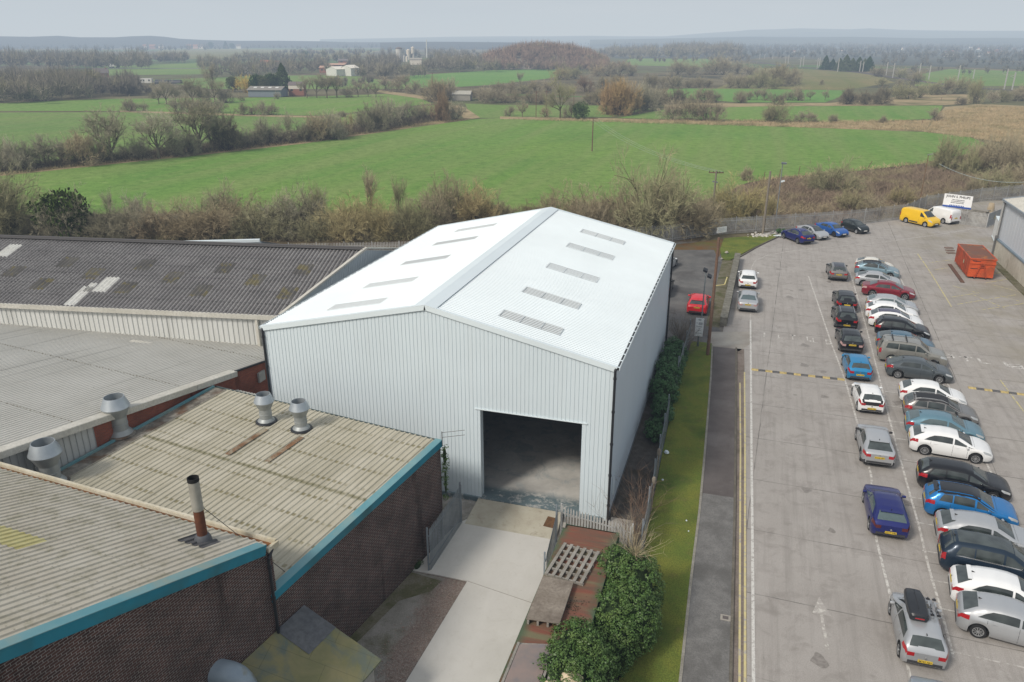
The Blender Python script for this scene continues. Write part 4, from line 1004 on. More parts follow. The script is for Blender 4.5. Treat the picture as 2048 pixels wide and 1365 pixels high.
b = MB(); b.box((XB + .1, 70, 0), (XB + 14, 98.15, 6.4)); b.build('body', plain('grey_wall', (.45, .46, .47), .7), rb)
b = MB(); wave_sheet(b, Vector((XB - .25, 70, 6.55)), (0, 1, 0), Vector((1, 0, .18)), 28.4, 14, .3, .03, nrm=(0, 0, 1)); b.build('roof', M_CREAM, rb)
b = MB(); b.box((XB - .36, 70, 6.38), (XB - .2, 98.4, 6.56)); b.bar((XB - .3, 98.35, 6.5), (XB + 13.7, 98.35, 9.0), .06, .3); b.build('gutter', plain('grey_gutter', (.22, .25, .28), .5), rb)
b = MB(); b.tube((XB - .2, 97.6, 2.3), (XB - .2, 97.6, 6.3), .07, n=8); b.tube((XB - .35, 97.7, 0), (XB - .35, 97.7, 2.6), .08, n=8); b.tube((XB - .2, 97.6, 2.3), (XB - .35, 97.7, 2.3), .07, n=8); b.build('downpipe', plain('grey_pipe', (.12, .12, .12), .6), rb, 40)
b = MB(); b.box((XB - .22, 98.0, 0), (XB + .1, 98.35, 6.3)); b.build('corner_post', plain('pale_post', (.42, .42, .40), .8), rb)
b = MB(); b.box((XB - .9, 70, -.01), (XB - .1, 98.3, .05)); b.build('plinth', M_WEED, rb)
# ================================================================ VEHICLES
def car_paint(name, c, metal=.0, rough=.28):
    if name in MATS: return MATS[name]
    n = N(name); v = n.mapping()
    f = n.ramp(n.noise(v, 1.4, 3, .6), .35, .7)
    k = n.mix(n.math('MULTIPLY', f, .22), c, tuple(x * .75 + (.015 if max(c) > .1 else .002) for x in c))
    sp = n.add('ShaderNodeSeparateXYZ'); n.ln(v, sp.inputs[0])
    k = n.mix(n.math('MULTIPLY', n.ramp(sp.outputs[2], .55, .2), .35), k, (.12, .105, .09))   # road dirt low down
    n.principled(k, rough, metal, None, .38, .22)
    MATS[name] = n.mat
    return n.mat
n = N('car_glass'); v = n.mapping(); k = n.mix(n.ramp(n.noise(v, 1.1, 2), .35, .65), (.020, .026, .026), (.062, .076, .074)); n.principled(k, .06, 0, None, .7); M_GLASS = n.mat
M_GLASS_L = plain('pale_glass', (.07, .10, .105), .08, spec=.7)
M_TYRE = plain('tyre_rubber', (.018, .018, .019), .85)
M_RIM = plain('alloy_rim', (.42, .43, .44), .35, .6)
M_RIM_D = plain('dark_alloy', (.06, .06, .065), .4, .4)
M_TRIM = plain('black_trim', (.022, .022, .024), .6)
M_LAMP = plain('headlamp', (.45, .47, .48), .12, .2, .6, .5)
M_TAIL = plain('tail_lamp', (.34, .012, .016), .18, 0, .5, .5)
M_TAILW = plain('clear_tail_lamp', (.40, .25, .24), .18, 0, .5, .5)
M_PLY = plain('yellow_plate', (.62, .44, .04), .5, var=.03)
M_PLW = plain('white_plate', (.65, .65, .62), .5, var=.03)
M_CHROME = plain('bright_trim', (.5, .5, .5), .25, .8)
M_ARCH = plain('underside', (.010, .010, .011), .9)
M_CLAD = plain('grey_plastic', (.04, .04, .042), .7)

# side profiles: distance from the tail, height of the centre line; marks: rear screen (from, to), roof front, cowl
STY = {
 'hatch': dict(L=4.30, H=1.47, W=1.80, wb=2.62, fo=.86, top=[(0, .86), (.07, .97), (.18, 1.07), (.62, 1.32), (.95, 1.405), (1.55, 1.465), (2.05, 1.455), (2.45, 1.37), (3.22, .99), (3.75, .89), (4.08, .78), (4.22, .68), (4.30, .58)], rw=(.17, .66), wt=2.42, cowl=3.20, qr=.98, qb=.50, belt=(.97, .87)),
 'coupehatch': dict(L=4.25, H=1.44, W=1.78, wb=2.62, fo=.86, top=[(0, .88), (.06, .97), (.35, 1.14), (.95, 1.36), (1.35, 1.42), (1.75, 1.435), (2.1, 1.42), (2.45, 1.34), (3.2, .97), (3.75, .87), (4.05, .77), (4.19, .66), (4.25, .56)], rw=(.20, .95), wt=2.42, cowl=3.18, qr=.80, qb=.62, belt=(.98, .86)),
 'small': dict(L=3.75, H=1.47, W=1.66, wb=2.40, fo=.72, top=[(0, .86), (.05, .98), (.14, 1.08), (.40, 1.34), (.58, 1.40), (1.2, 1.47), (1.75, 1.455), (2.12, 1.37), (2.85, 1.02), (3.3, .90), (3.56, .78), (3.69, .68), (3.75, .58)], rw=(.12, .42), wt=2.08, cowl=2.84, qr=.52, qb=.34, belt=(.99, .88)),
 'saloon': dict(L=4.62, H=1.43, W=1.82, wb=2.78, fo=.88, top=[(0, .88), (.06, .99), (.20, 1.04), (.58, 1.06), (1.22, 1.34), (1.55, 1.40), (2.1, 1.435), (2.5, 1.41), (2.85, 1.32), (3.55, .98), (4.1, .87), (4.42, .76), (4.55, .66), (4.62, .56)], rw=(.64, 1.24), wt=2.80, cowl=3.54, qr=1.18, qb=.92, belt=(.97, .87)),
 'estate': dict(L=4.45, H=1.50, W=1.81, wb=2.65, fo=.86, top=[(0, .92), (.05, 1.05), (.14, 1.14), (.40, 1.38), (.58, 1.45), (1.4, 1.50), (2.15, 1.485), (2.55, 1.39), (3.30, 1.01), (3.85, .91), (4.2, .80), (4.37, .70), (4.45, .58)], rw=(.12, .44), wt=2.52, cowl=3.28, qr=.50, qb=.32, belt=(.98, .88)),
 'suv': dict(L=4.40, H=1.62, W=1.84, wb=2.65, fo=.86, top=[(0, .98), (.05, 1.10), (.14, 1.20), (.42, 1.49), (.62, 1.57), (1.4, 1.62), (2.1, 1.605), (2.5, 1.50), (3.22, 1.10), (3.8, 1.01), (4.15, .90), (4.32, .78), (4.40, .62)], rw=(.12, .46), wt=2.47, cowl=3.20, qr=.56, qb=.40, belt=(1.06, .97)),
 'coupesuv': dict(L=4.65, H=1.63, W=1.88, wb=2.82, fo=.88, top=[(0, 1.00), (.05, 1.10), (.25, 1.18), (.95, 1.49), (1.3, 1.57), (1.8, 1.625), (2.3, 1.60), (2.75, 1.48), (3.50, 1.09), (4.05, 1.00), (4.42, .88), (4.58, .76), (4.65, .62)], rw=(.26, .95), wt=2.72, cowl=3.48, qr=.95, qb=.72, belt=(1.07, .97)),
 'bigsuv': dict(L=4.70, H=1.72, W=1.90, wb=2.85, fo=.90, top=[(0, 1.02), (.04, 1.15), (.12, 1.25), (.38, 1.58), (.58, 1.66), (1.5, 1.72), (2.4, 1.70), (2.85, 1.57), (3.50, 1.15), (4.1, 1.06), (4.48, .95), (4.62, .82), (4.70, .64)], rw=(.10, .40), wt=2.81, cowl=3.48, qr=.52, qb=.36, belt=(1.10, 1.00)),
 'boxsuv': dict(L=4.75, H=1.80, W=1.85, wb=2.85, fo=.92, top=[(0, 1.02), (.04, 1.18), (.08, 1.30), (.20, 1.70), (.34, 1.77), (1.5, 1.80), (2.5, 1.78), (2.85, 1.70), (3.48, 1.22), (4.0, 1.14), (4.5, 1.05), (4.68, .92), (4.75, .66)], rw=(.07, .22), wt=2.80, cowl=3.46, qr=.34, qb=.26, belt=(1.16, 1.08)),
 'van': dict(L=5.10, H=1.98, W=1.98, wb=3.00, fo=.98, top=[(0, 1.50), (.04, 1.78), (.12, 1.90), (.35, 1.96), (1.6, 1.98), (3.0, 1.97), (3.35, 1.90), (4.22, 1.22), (4.70, 1.06), (4.95, .92), (5.05, .78), (5.10, .60)], rw=None, wt=3.32, cowl=4.20, qr=2.75, qb=2.75, belt=(1.28, 1.12)),
}

class Car:
    def __init__(self, st, L=None, W=None, H=None):
        s = STY[st]; self.st = st
        self.kx = (L or s['L']) / s['L']; self.kz = (H or s['H']) / s['H']
        self.L = s['L'] * self.kx; self.W = W or s['W']; self.H = s['H'] * self.kz
        self.x0 = -self.L / 2
        self.top_pts = [(d * self.kx, z * self.kz) for d, z in s['top']]
        self.fw = self.L - s['fo'] * self.kx; self.rwx = self.fw - s['wb'] * self.kx
        self.s = s
        self.wr = .335 if st in ('suv', 'bigsuv', 'boxsuv', 'coupesuv', 'van') else (.30 if st == 'small' else .315)
        self.zb = .26 if st in ('suv', 'bigsuv', 'boxsuv', 'coupesuv') else .20
        # smoothed top table
        n_ = 160
        t = [self._lin(self.L * i / n_) for i in range(n_ + 1)]
        for _ in range(3): t = [t[0]] + [(t[i - 1] + 2 * t[i] + t[i + 1]) / 4 for i in range(1, n_)] + [t[-1]]
        self.tt = t; self.n_ = n_
    def _lin(self, d):
        P = self.top_pts
        for (a, za), (c_, zc) in zip(P, P[1:]):
            if a <= d <= c_: return za + (zc - za) * (d - a) / (c_ - a)
        return P[-1][1]
    def top(self, d):
        f = max(0, min(1, d / self.L)) * self.n_; i = min(int(f), self.n_ - 1)
        return self.tt[i] + (self.tt[i + 1] - self.tt[i]) * (f - i)
    def hw(self, d):
        W2 = self.W / 2; a = d; c_ = self.L - d
        k = 1.0
        rr = .42 if self.st not in ('van', 'boxsuv') else .22
        fr = .80 if self.st != 'van' else .6
        if a < rr: k *= 1 - (.15 if rr > .3 else .09) * ((rr - a) / rr) ** 2
        if c_ < fr: k *= 1 - .24 * ((fr - c_) / fr) ** 2.2
        return W2 * k
    def ring(self, d):
        t = self.top(d); w_ = self.hw(d); br, bf = self.s['belt']
        belt = (br + (bf - br) * d / self.L) * self.kz
        belt = min(belt, t - .05)
        h_ = t - belt; k = min(1, h_ / (.42 * self.kz)); k = k * k * (3 - 2 * k)
        narrow = .24 if self.st not in ('van', 'boxsuv') else .13
        wt_ = w_ * (.93 - narrow * k)
        zb = self.zb
        for xw in (self.rwx, self.fw):
            R_ = self.wr + .075
            if abs(d - xw) < R_: zb = max(zb, self.wr + math.sqrt(R_ * R_ - (d - xw) ** 2))
        e = min(d, self.L - d)
        if e < .25: zb = max(zb, self.zb + .12 * (1 - e / .25) ** 2)
        rk = .10 * k + .03
        mid = zb + (belt - zb) * .45
        z3 = min(zb + .20, mid)
        return [(0, zb), (w_ * .80, zb), (w_ * .965, zb + .015), (w_ * 1.0, z3), (w_ * .992, zb + (belt - zb) * .72), (w_ * .935, belt),
                ((w_ * .935 + wt_) / 2 + .015 * k, belt + h_ * .48), (wt_ + .035 * k, t - rk), (wt_ * .86, t - rk * .22), (wt_ * .45, t - .004), (0, t)]
    def S(self, d, s):
        """surface point: d from the tail, s in ring-index units (0..10), +y side"""
        r = self.ring(d); i = max(0, min(9, int(s))); f = s - i
        y = r[i][0] + (r[i + 1][0] - r[i][0]) * f; z = r[i][1] + (r[i + 1][1] - r[i][1]) * f
        return Vector((d + self.x0, y, z))
    def Nrm(self, d, s):
        a = self.S(d + .02, s) - self.S(d - .02, s); e = .15
        b_ = self.S(d, min(10, s + e)) - self.S(d, max(0, s - e))
        n_ = b_.cross(a) * -1
        n_.normalize()
        if n_.y < -.01: n_ = -n_
        if n_.z < -.7: n_ = -n_
        return n_
    def patch(self, b, d0, d1, s0, s1, off=.006, nd=6, ns=4, sides=(1, -1), mi=0):
        """surface patch; d0,d1 may be functions of t in 0..1 along s"""
        fd0 = d0 if callable(d0) else (lambda t: d0); fd1 = d1 if callable(d1) else (lambda t: d1)
        for sg in sides:
            vs = []
            for j in range(ns + 1):
                t = j / ns; s = s0 + (s1 - s0) * t
                for i in range(nd + 1):
                    d = fd0(t) + (fd1(t) - fd0(t)) * i / nd
                    p = self.S(d, s) + self.Nrm(d, s) * off
                    vs.append((p.x, p.y * sg, p.z))
            fs = []
            for j in range(ns):
                for i in range(nd):
                    a = j * (nd + 1) + i
                    q = (a, a + 1, a + nd + 2, a + nd + 1)
                    fs.append(q if sg > 0 else q[::-1])
            b.mesh_faces(vs, fs, mi)
    def cross_patch(self, b, d0, d1, s0, off=.006, nd=6, ns=5, mi=0):
        """patch over the top from +side to -side between ring index s0 and the centre line"""
        vs = []
        for i in range(nd + 1):
            d = d0 + (d1 - d0) * i / nd
            for j in range(-ns, ns + 1):
                s = 10 - (10 - s0) * abs(j) / ns
                p = self.S(d, s) + self.Nrm(d, min(s, 9.8)) * off
                vs.append((p.x, p.y * (1 if j >= 0 else -1), p.z))
        m = 2 * ns + 1
        fs = [(i * m + j, i * m + j + 1, (i + 1) * m + j + 1, (i + 1) * m + j) for i in range(nd) for j in range(m - 1)]
        b.mesh_faces(vs, fs, mi)

FONT = None
def text_mesh(txt, size, name='lettering', mat_=None, bold=.0):
    cu = bpy.data.curves.new(name, 'FONT'); cu.body = txt; cu.size = size; cu.align_x = 'CENTER'; cu.align_y = 'CENTER'; cu.resolution_u = 2; cu.offset = bold
    ob = bpy.data.objects.new('tmp', cu); col.objects.link(ob)
    bpy.context.view_layer.update()
    me = bpy.data.meshes.new_from_object(ob.evaluated_get(bpy.context.evaluated_depsgraph_get()))
    bpy.data.objects.remove(ob); bpy.data.curves.remove(cu)
    me.name = name; me.materials.clear()
    if mat_: me.materials.append(mat_)
    return me

WHEEL = {}
def wheel_meshes(r, style):
    k = (round(r, 3), style)
    if k in WHEEL: return WHEEL[k]
    b = MB(); wd = .20
    b.lathe((0, -wd / 2, 0), [(r * .62, 0), (r * .94, 0), (r, .035), (r, wd - .035), (r * .94, wd), (r * .70, wd), (r * .66, wd - .04), (0.02, wd - .05)], 28, 0, axis=(0, 1, 0))
    ty = b.mesh('tyre', M_TYRE, 50)
    b = MB(); R_ = r * .70
    b.lathe((0, wd / 2 - .05, 0), [(R_ * .98, 0), (R_ * .98, .046), (R_ * .87, .046), (R_ * .87, .005)], 28, 0, axis=(0, 1, 0), cap0=False, cap1=False)
    ns = {'five': 5, 'ten': 10, 'seven': 7, 'steel': 0, 'dark': 5}[style]
    if ns:
        for i in range(ns):
            a = 2 * PI * i / ns
            d = Vector((math.cos(a), 0, math.sin(a))); s_ = Vector((-math.sin(a), 0, math.cos(a)))
            wds = R_ * (.26 if ns == 5 else .15)
            b.mesh_faces([d * R_ * .12 + s_ * wds * .35 + Vector((0, wd / 2 - .012, 0)), d * R_ * .12 - s_ * wds * .35 + Vector((0, wd / 2 - .012, 0)), d * R_ * .92 - s_ * wds * .5 + Vector((0, wd / 2 - .008, 0)), d * R_ * .92 + s_ * wds * .5 + Vector((0, wd / 2 - .008, 0))], [(0, 1, 2, 3)])
        b.lathe((0, wd / 2 - .03, 0), [(R_ * .2, 0), (R_ * .16, .025)], 12, 0, axis=(0, 1, 0))
    else:
        b.lathe((0, wd / 2 - .05, 0), [(R_ * .87, .01), (R_ * .55, .035), (R_ * .3, .02), (.01, .02)], 20, 0, axis=(0, 1, 0), cap0=False)
    rm = b.mesh('rim', M_RIM_D if style == 'dark' else M_RIM, 40)
    WHEEL[k] = (ty, rm)
    return WHEEL[k]

def make_car(st, loc, az, paint, label, cat='car', L=None, W=None, H=None, rim='five', roof=None, clad=False, rails=None, plate=None, tail=None, glass=None, bars=False, wiper=True, rearblack=False, spoiler=False, group=None, twin=False, name='parked_car', chrome=False, no_rear_side=False):
    c = Car(st, L, W, H); s = c.s; kx = c.kx; x0 = c.x0; gl = glass or M_GLASS
    r = empty(name, (loc[0], loc[1], .004), az, label, cat, group)
    # body
    ds = set([0, .015, .05, .11, .2, .3, .42])
    d = .42
    while d < c.L - .42: ds.add(round(d, 3)); d += .085
    for e in (.42, .3, .2, .11, .05, .015, 0): ds.add(round(c.L - e, 4))
    for xw in (c.rwx, c.fw):
        R_ = c.wr + .075
        for k in range(13):
            ds.add(round(xw + R_ * 1.0005 * math.cos(PI * k / 12), 4))
    ds = sorted(ds)
    b = MB(); nr = 11; full = 2 * nr - 2
    vs = []
    for d in ds:
        sh_ = 1.0
        e = min(d, c.L - d)
        ring = c.ring(d)
        if e < .05:
            q = (1 - e / .05)
            ring = [(y * (1 - .035 * q * q), z) for y, z in ring]
        pts = [(d + x0, y, z) for y, z in ring] + [(d + x0, -y, z) for y, z in ring[-2:0:-1]]
        vs.extend(pts)
    fs = []; ms = []
    for i in range(len(ds) - 1):
        dm = (ds[i] + ds[i + 1]) / 2
        for j in range(full):
            j2 = (j + 1) % full
            fs.append((i * full + j, (i + 1) * full + j, (i + 1) * full + j2, i * full + j2))
            jj = j if j < nr - 1 else full - 1 - j
            inarch = any(abs(dm - xw) < c.wr + .075 for xw in (c.rwx, c.fw))
            m_ = 1 if jj < 1 or (jj < 2 and inarch) else 0
            if clad and jj in (1, 2) : m_ = 2
            if jj <= 1 and not clad and not inarch: m_ = 2 if jj == 1 and (dm < .3 or dm > c.L - .3) else m_
            ms.append(m_)
    b.mesh_faces(vs, fs, 0); b.m = ms
    b.f.append(tuple(range(full - 1, -1, -1))); b.m.append(0); b.uv.append(None)
    k0 = (len(ds) - 1) * full
    b.f.append(tuple(range(k0, k0 + full))); b.m.append(0); b.uv.append(None)
    # shut lines
    bx = (c.rwx + c.fw) / 2 + .08
    sm = []
    if st != 'van':
        for dd in (bx, c.fw - c.wr - .16, c.rwx + c.wr * .75): sm.append((dd, 2.3 if dd != c.rwx + c.wr * .75 else 3.5, 5.0))
    else:
        for dd in (bx + .35, c.fw - c.wr - .1): sm.append((dd, 2.3, 5.0))
    nb = len(b.f)
    for dd, sa, sb in sm: c.patch(b, dd - .007, dd + .007, sa, sb, .003, 1, 6)
    for i in range(nb, len(b.f)): b.m[i] = 3
    nb = len(b.f)
    c.cross_patch(b, s['cowl'] * kx + .10, s['cowl'] * kx + .112, 8.0, .003, 1, 4)
    for i in range(nb, len(b.f)): b.m[i] = 3
    b.build('body', [paint, M_ARCH, M_CLAD, M_TRIM], r, 38)
    # glass
    wt, cw = s['wt'] * kx, s['cowl'] * kx
    b = MB(); c.cross_patch(b, wt + .03, cw - .02, 8.02, .006, 8, 5); b.build('windscreen', gl, r, 40)
    if s['rw']:
        b = MB(); c.cross_patch(b, s['rw'][0] * kx, s['rw'][1] * kx, 8.0, .006, 6, 5)
        b.build('rear_window', gl, r, 40)
        if rearblack:
            b = MB(); c.cross_patch(b, .012, s['rw'][0] * kx + .02, 7.6, .008, 3, 5); b.face([(x0 - .006, -.56, .72), (x0 - .006, -.52, .97), (x0 - .006, .52, .97), (x0 - .006, .56, .72)]); b.build('tailgate_panel', M_TRIM, r)
    fr0 = lambda t: cw + .10 - (cw + .10 - wt + .05) * t
    ra, rb_ = s['qb'] * kx + .18, s['qr'] * kx + .22
    rear = lambda t: ra + (rb_ - ra) * t
    if st == 'van':
        b = MB(); c.patch(b, lambda t: bx + .42, lambda t: cw + .02 - (cw + .02 - wt + .02) * t, 5.15, 6.8, .006, 6, 4); b.build('side_window', gl, r, 40)
        bz = MB(); c.patch(bz, c.rwx + .5, bx + .25, 2.6, 3.2, .006, 6, 2); bz.build('side_strip', M_CLAD, r)
    else:
        for sd in (1, -1):
            b = MB(); c.patch(b, bx + .045, fr0, 5.22, 6.86, .006, 8, 4, (sd,)); b.build('side_window', gl, r, 40)
            if not no_rear_side:
                qx = c.rwx + .05 if st in ('estate', 'boxsuv', 'bigsuv', 'suv', 'saloon') else None
                if st == 'saloon': qx = None
                if qx:
                    b = MB(); c.patch(b, qx + .32, bx - .045, 5.22, 6.86, .006, 6, 4, (sd,)); b.build('side_window', gl, r, 40)
                    b = MB(); c.patch(b, rear, qx + .26, 5.25, 6.84, .006, 6, 4, (sd,)); b.build('side_window', gl, r, 40)
                else:
                    b = MB(); c.patch(b, rear, bx - .045, 5.22, 6.86, .006, 8, 4, (sd,)); b.build('side_window', gl, r, 40)
            if chrome:
                b = MB(); c.patch(b, rear, lambda t: cw + .08, 5.05, 5.2, .008, 8, 1, (sd,)); b.build('window_trim', M_CHROME, r)
    if roof:
        b = MB(); c.cross_patch(b, (s['rw'][1] if s['rw'] else .3) * kx + .03, wt + .0, 7.3 if twin else 8.2, .005, 12, 5)
        if twin:
            c.patch(b, lambda t: rear(t), lambda t: fr0(t), 6.9, 7.4, .0045, 10, 1); c.cross_patch(b, wt + .0, wt + .03, 7.4, .005, 1, 5)
        b.build('roof_panel', roof, r, 40)
    # lamps
    for sd in (1, -1):
        b = MB(); hl = c.L
        c.patch(b, hl - .56, hl - .10, 4.25, 5.25, .007, 6, 3, (sd,)); b.build('headlight', M_LAMP, r, 50)
        b = MB(); zt = c.top(.03)
        tl = tail or M_TAIL
        if st in ('van', 'boxsuv', 'estate', 'bigsuv') and st != 'estate':
            c.patch(b, .01, .16, 3.8, 5.3, .008, 3, 4, (sd,))
            w_ = c.hw(0) * .965
            b.obox((x0 - .004, sd * (w_ - .09), .86 * c.kz), (0, 1, 0), (0, 0, 1), .15, .42, .012)
        else:
            c.patch(b, .01, .40, 4.2, 5.15, .008, 4, 3, (sd,))
            w_ = c.hw(0) * .965
            zc = (c.ring(.02)[4][1] + c.ring(.02)[5][1]) / 2
            b.obox((x0 - .004, sd * (w_ - .14), zc - .01), (0, 1, 0), (0, 0, 1), .26, .17, .012)
        b.build('tail_light', tl, r, 50)
    # front: grille and lower intake, rear bumper insert
    b = MB(); xf = x0 + c.L
    zt = c.top(c.L)
    w_ = c.hw(c.L)
    b.obox((xf + .004, 0, zt - .06), (0, 1, 0), (0, 0, 1), w_ * 1.1, .10, .014); b.obox((xf + .004, 0, c.zb + .17), (0, 1, 0), (0, 0, 1), w_ * 1.5, .10, .014); b.build('grille', M_TRIM, r)
    b = MB(); b.obox((x0 - .004, 0, c.zb + .20), (0, 1, 0), (0, 0, 1), c.W * .74, .12, .014); b.build('rear_bumper_insert', M_CLAD, r)
    b = MB(); zp = .80 * c.kz if st in ('hatch', 'saloon', 'coupesuv', 'suv', 'bigsuv', 'boxsuv', 'estate') else .60
    if st == 'van': zp = .85
    if plate and plate.startswith('low'): zp = .50; plate = plate[3:]
    b.obox((x0 - .018, 0, zp), (0, 1, 0), (0, 0, 1), .52, .115, .016); pl = b.build('number_plate', M_PLY, r)
    if plate:
        me = text_mesh(plate, .105, 'plate_lettering', M_TRIM, .002)
        me.transform(Matrix.Translation((x0 - .0285, 0, zp)) @ Matrix.Rotation(-PI / 2, 4, 'Z') @ Matrix.Rotation(PI / 2, 4, 'X'))
        link('plate_lettering', me, pl)
    b = MB(); b.obox((xf + .014, 0, .46), (0, 1, 0), (0, 0, 1), .52, .11, .014); b.build('number_plate', M_PLW, r)
    b = MB(); b.lathe((x0 - .012, 0, zp + .15), [(.05, 0), (.045, -.006)], 12, 0, axis=(1, 0, 0)); b.build('badge', M_CHROME, r)
    # mirrors, handles, aerial
    for sd in (1, -1):
        b = MB(); p = c.S(cw - .28 * kx, 5.05); q = Vector((p.x, (p.y + .10) * sd, p.z + .055))
        b.lathe(q, [(.02, -.10), (.075, -.085), (.088, 0), (.075, .085), (.02, .10)], 10, 0, axis=(0, 1, 0))
        for i in range(len(b.v)):
            x, y, z = b.v[i]; b.v[i] = (q.x + (x - q.x) * .75, y, q.z + (z - q.z) * .85)
        b.bar((p.x, (p.y - .02) * sd, p.z), (q.x, q.y, q.z - .02), .05, .03)
        b.build('mirror', paint if not clad else M_TRIM, r, 50)
        if st != 'van':
            b = MB()
            for dd in (bx + .12, c.rwx + .42):
                a = c.S(dd, 4.55); e = c.S(dd + .18, 4.55)
                b.bar((a.x, (a.y + .012) * sd, a.z), (e.x, (e.y + .012) * sd, e.z), .02, .03)
            b.build('door_handle', paint, r)
    if st not in ('van',):
        b = MB(); d_ = (s['rw'][1]) * kx + .12; p = c.S(d_, 10)
        b.mesh_faces([(p.x - .10, -.02, p.z - .005), (p.x + .10, 0, p.z - .005), (p.x - .10, .02, p.z - .005), (p.x - .11, 0, p.z + .065)], [(0, 1, 3), (1, 2, 3), (2, 0, 3)]); b.build('aerial', M_TRIM, r)
    if spoiler:
        b = MB(); d_ = s['rw'][1] * kx; p = c.S(d_, 9.9); w_ = c.S(d_, 8).y; b.obox((p.x - .06, 0, p.z - .0), (0, 1, 0), (1, 0, .12), w_ * 1.9, .17, .022); b.build('spoiler', roof or paint, r)
    if rails:
        for sd in (1, -1):
            b = MB(); pts = []
            for k in range(7):
                dd = s['rw'][1] * kx + .12 + (wt - .1 - s['rw'][1] * kx - .12) * k / 6
                p = c.S(dd, 8.0); pts.append(Vector((p.x, p.y * sd, p.z + (.055 if 0 < k < 6 else .0))))
            for p, q in zip(pts, pts[1:]): b.tube(p, q, .018, n=6)
            b.build('roof_rail', rails, r, 60)
    if bars:
        for f in (.25, .62):
            dd = s['rw'][1] * kx + (wt - s['rw'][1] * kx) * f; p = c.S(dd, 7.8)
            b = MB(); b.bar((p.x, -p.y - .03, p.z + .12), (p.x, p.y + .03, p.z + .12), .07, .03)
            for sd in (1, -1): b.bar((p.x, sd * (p.y - .05), p.z - .02), (p.x, sd * (p.y - .05), p.z + .12), .07, .05)
            b.build('roof_bar', M_CHROME if bars == 'chrome' else M_TRIM, r)
    # wheels
    ty, rm = wheel_meshes(c.wr, rim)
    for xw in (c.rwx, c.fw):
        for sd in (1, -1):
            w_ = link('wheel', ty, r, (xw + x0, sd * (c.hw(xw) - .115), c.wr), 0 if sd > 0 else PI)
            link('rim', rm, w_)
    r['_roofz'] = c.H
    del r['_roofz']
    return r, c

SILV = car_paint('silver_paint', (.42, .435, .45), .45, .33); WHT = car_paint('white_paint', (.72, .73, .73)); BLK = car_paint('black_paint', (.006, .0065, .009)); DGREY = car_paint('slate_grey_paint', (.085, .10, .11), .4)
BLU1 = car_paint('bright_blue_paint', (.012, .16, .42), .3); BLU2 = car_paint('deep_blue_paint', (.014, .020, .135), .3); BLU3 = car_paint('sky_blue_paint', (.025, .22, .44), .35); BLU4 = car_paint('steel_blue_paint', (.13, .24, .30), .4); TEAL = car_paint('teal_blue_paint', (.085, .16, .22), .4)
NAVY = car_paint('navy_paint', (.014, .028, .048), .3); REDM = car_paint('dark_red_paint', (.20, .012, .025), .3); RED = car_paint('bright_red_paint', (.55, .012, .02)); BEIGE = car_paint('beige_grey_paint', (.27, .265, .24), .4); BRONZE = car_paint('grey_bronze_paint', (.20, .195, .19), .45); LBLU = car_paint('pale_blue_grey_paint', (.18, .27, .32), .35)
BLU5 = car_paint('mid_blue_paint', (.018, .10, .36), .3); YEL = car_paint('yellow_paint', (.72, .45, .01)); CREAMP = car_paint('cream_paint', (.62, .60, .54)); DKGR = car_paint('dark_green_black_paint', (.018, .025, .027), .3)
DK_ROOF = car_paint('dark_roof_paint', (.022, .022, .035), .2); PURP = plain('tinted_roof', (.045, .035, .075), .12, spec=.7)
D = math.radians
GR = 'cars parked in the right-hand row'; GL = 'cars parked along the middle lane'
# right-hand row, facing right: (style, x centre, y centre, heading, paint, label, options)
def row(st, yc, paint, label, az=-3, xn=15.05, **kw):
    Lc = kw.get('L') or STY[st]['L']
    a = D(az)
    nose = Vector((xn, yc - .1, 0))
    ctr = nose - Vector((math.cos(a), math.sin(a), 0)) * (Lc / 2)
    return make_car(st, ctr, a, paint, label, group=GR, **kw)
row('coupehatch', 88.0, CREAMP, 'cream white car, furthest of the right-hand row, mostly hidden behind a blue-grey hatchback', -8, 15.3, L=3.8, H=1.40, W=1.7)
row('hatch', 86.0, LBLU, 'blue-grey hatchback with a black roof and star-shaped wheels near the top of the right-hand row', -8, 15.55, L=4.26, W=1.81, H=1.56, roof=M_TRIM, twin=True, rim='five', rearblack=True)
row('coupehatch', 82.2, SILV, 'silver hatchback with tall red rear lights between the blue-grey car and the dark red saloon', -5, 15.2, no_rear_side=False)
row('saloon', 78.85, REDM, 'dark red saloon in the right-hand row', -7, 15.95, L=4.68, rim='seven', tail=M_TAILW)
row('hatch', 74.2, SILV, 'silver hatchback just below the dark red saloon', -4, 15.45, glass=M_GLASS_L)
row('hatch', 71.95, WHT, 'white hatchback with a plain white roof beside the silver hatchback', -4, 15.15, spoiler=True)
row('hatch', 69.75, WHT, 'white hatchback with a dark glass roof above the black crossover', -4, 15.15, roof=PURP)
row('suv', 67.25, BLK, 'black crossover between the white hatchback with the glass roof and the teal blue hatchback', -6, 15.25, L=4.15, H=1.58, spoiler=True)
row('coupehatch', 64.15, TEAL, 'teal blue hatchback behind the beige off-roader with roof bars', -5, 15.1, no_rear_side=False)
row('boxsuv', 61.5, BEIGE, 'boxy beige off-roader with silver roof bars', -4, 15.4, bars=True, rails=M_RIM, rim='five')
row('coupehatch', 58.6, DGREY, 'slate grey fastback hatchback with ten-spoke wheels', -4, 15.25, L=4.38, rim='ten')
row('hatch', 54.1, WHT, 'white hatchback with square red rear lights below the slate grey fastback', -4, 15.2, L=4.05, W=1.75)
row('estate', 51.5, BRONZE, 'grey bronze estate with a black roof, silver rails and round rear lights', -4, 15.35, roof=M_TRIM, rails=M_RIM, clad=True, L=4.3, H=1.56, twin=True)
row('hatch', 49.05, BLU4, 'steel blue hatchback between the bronze estate and the white sporty hatchback', -5, 15.15, glass=M_GLASS_L, L=4.34)
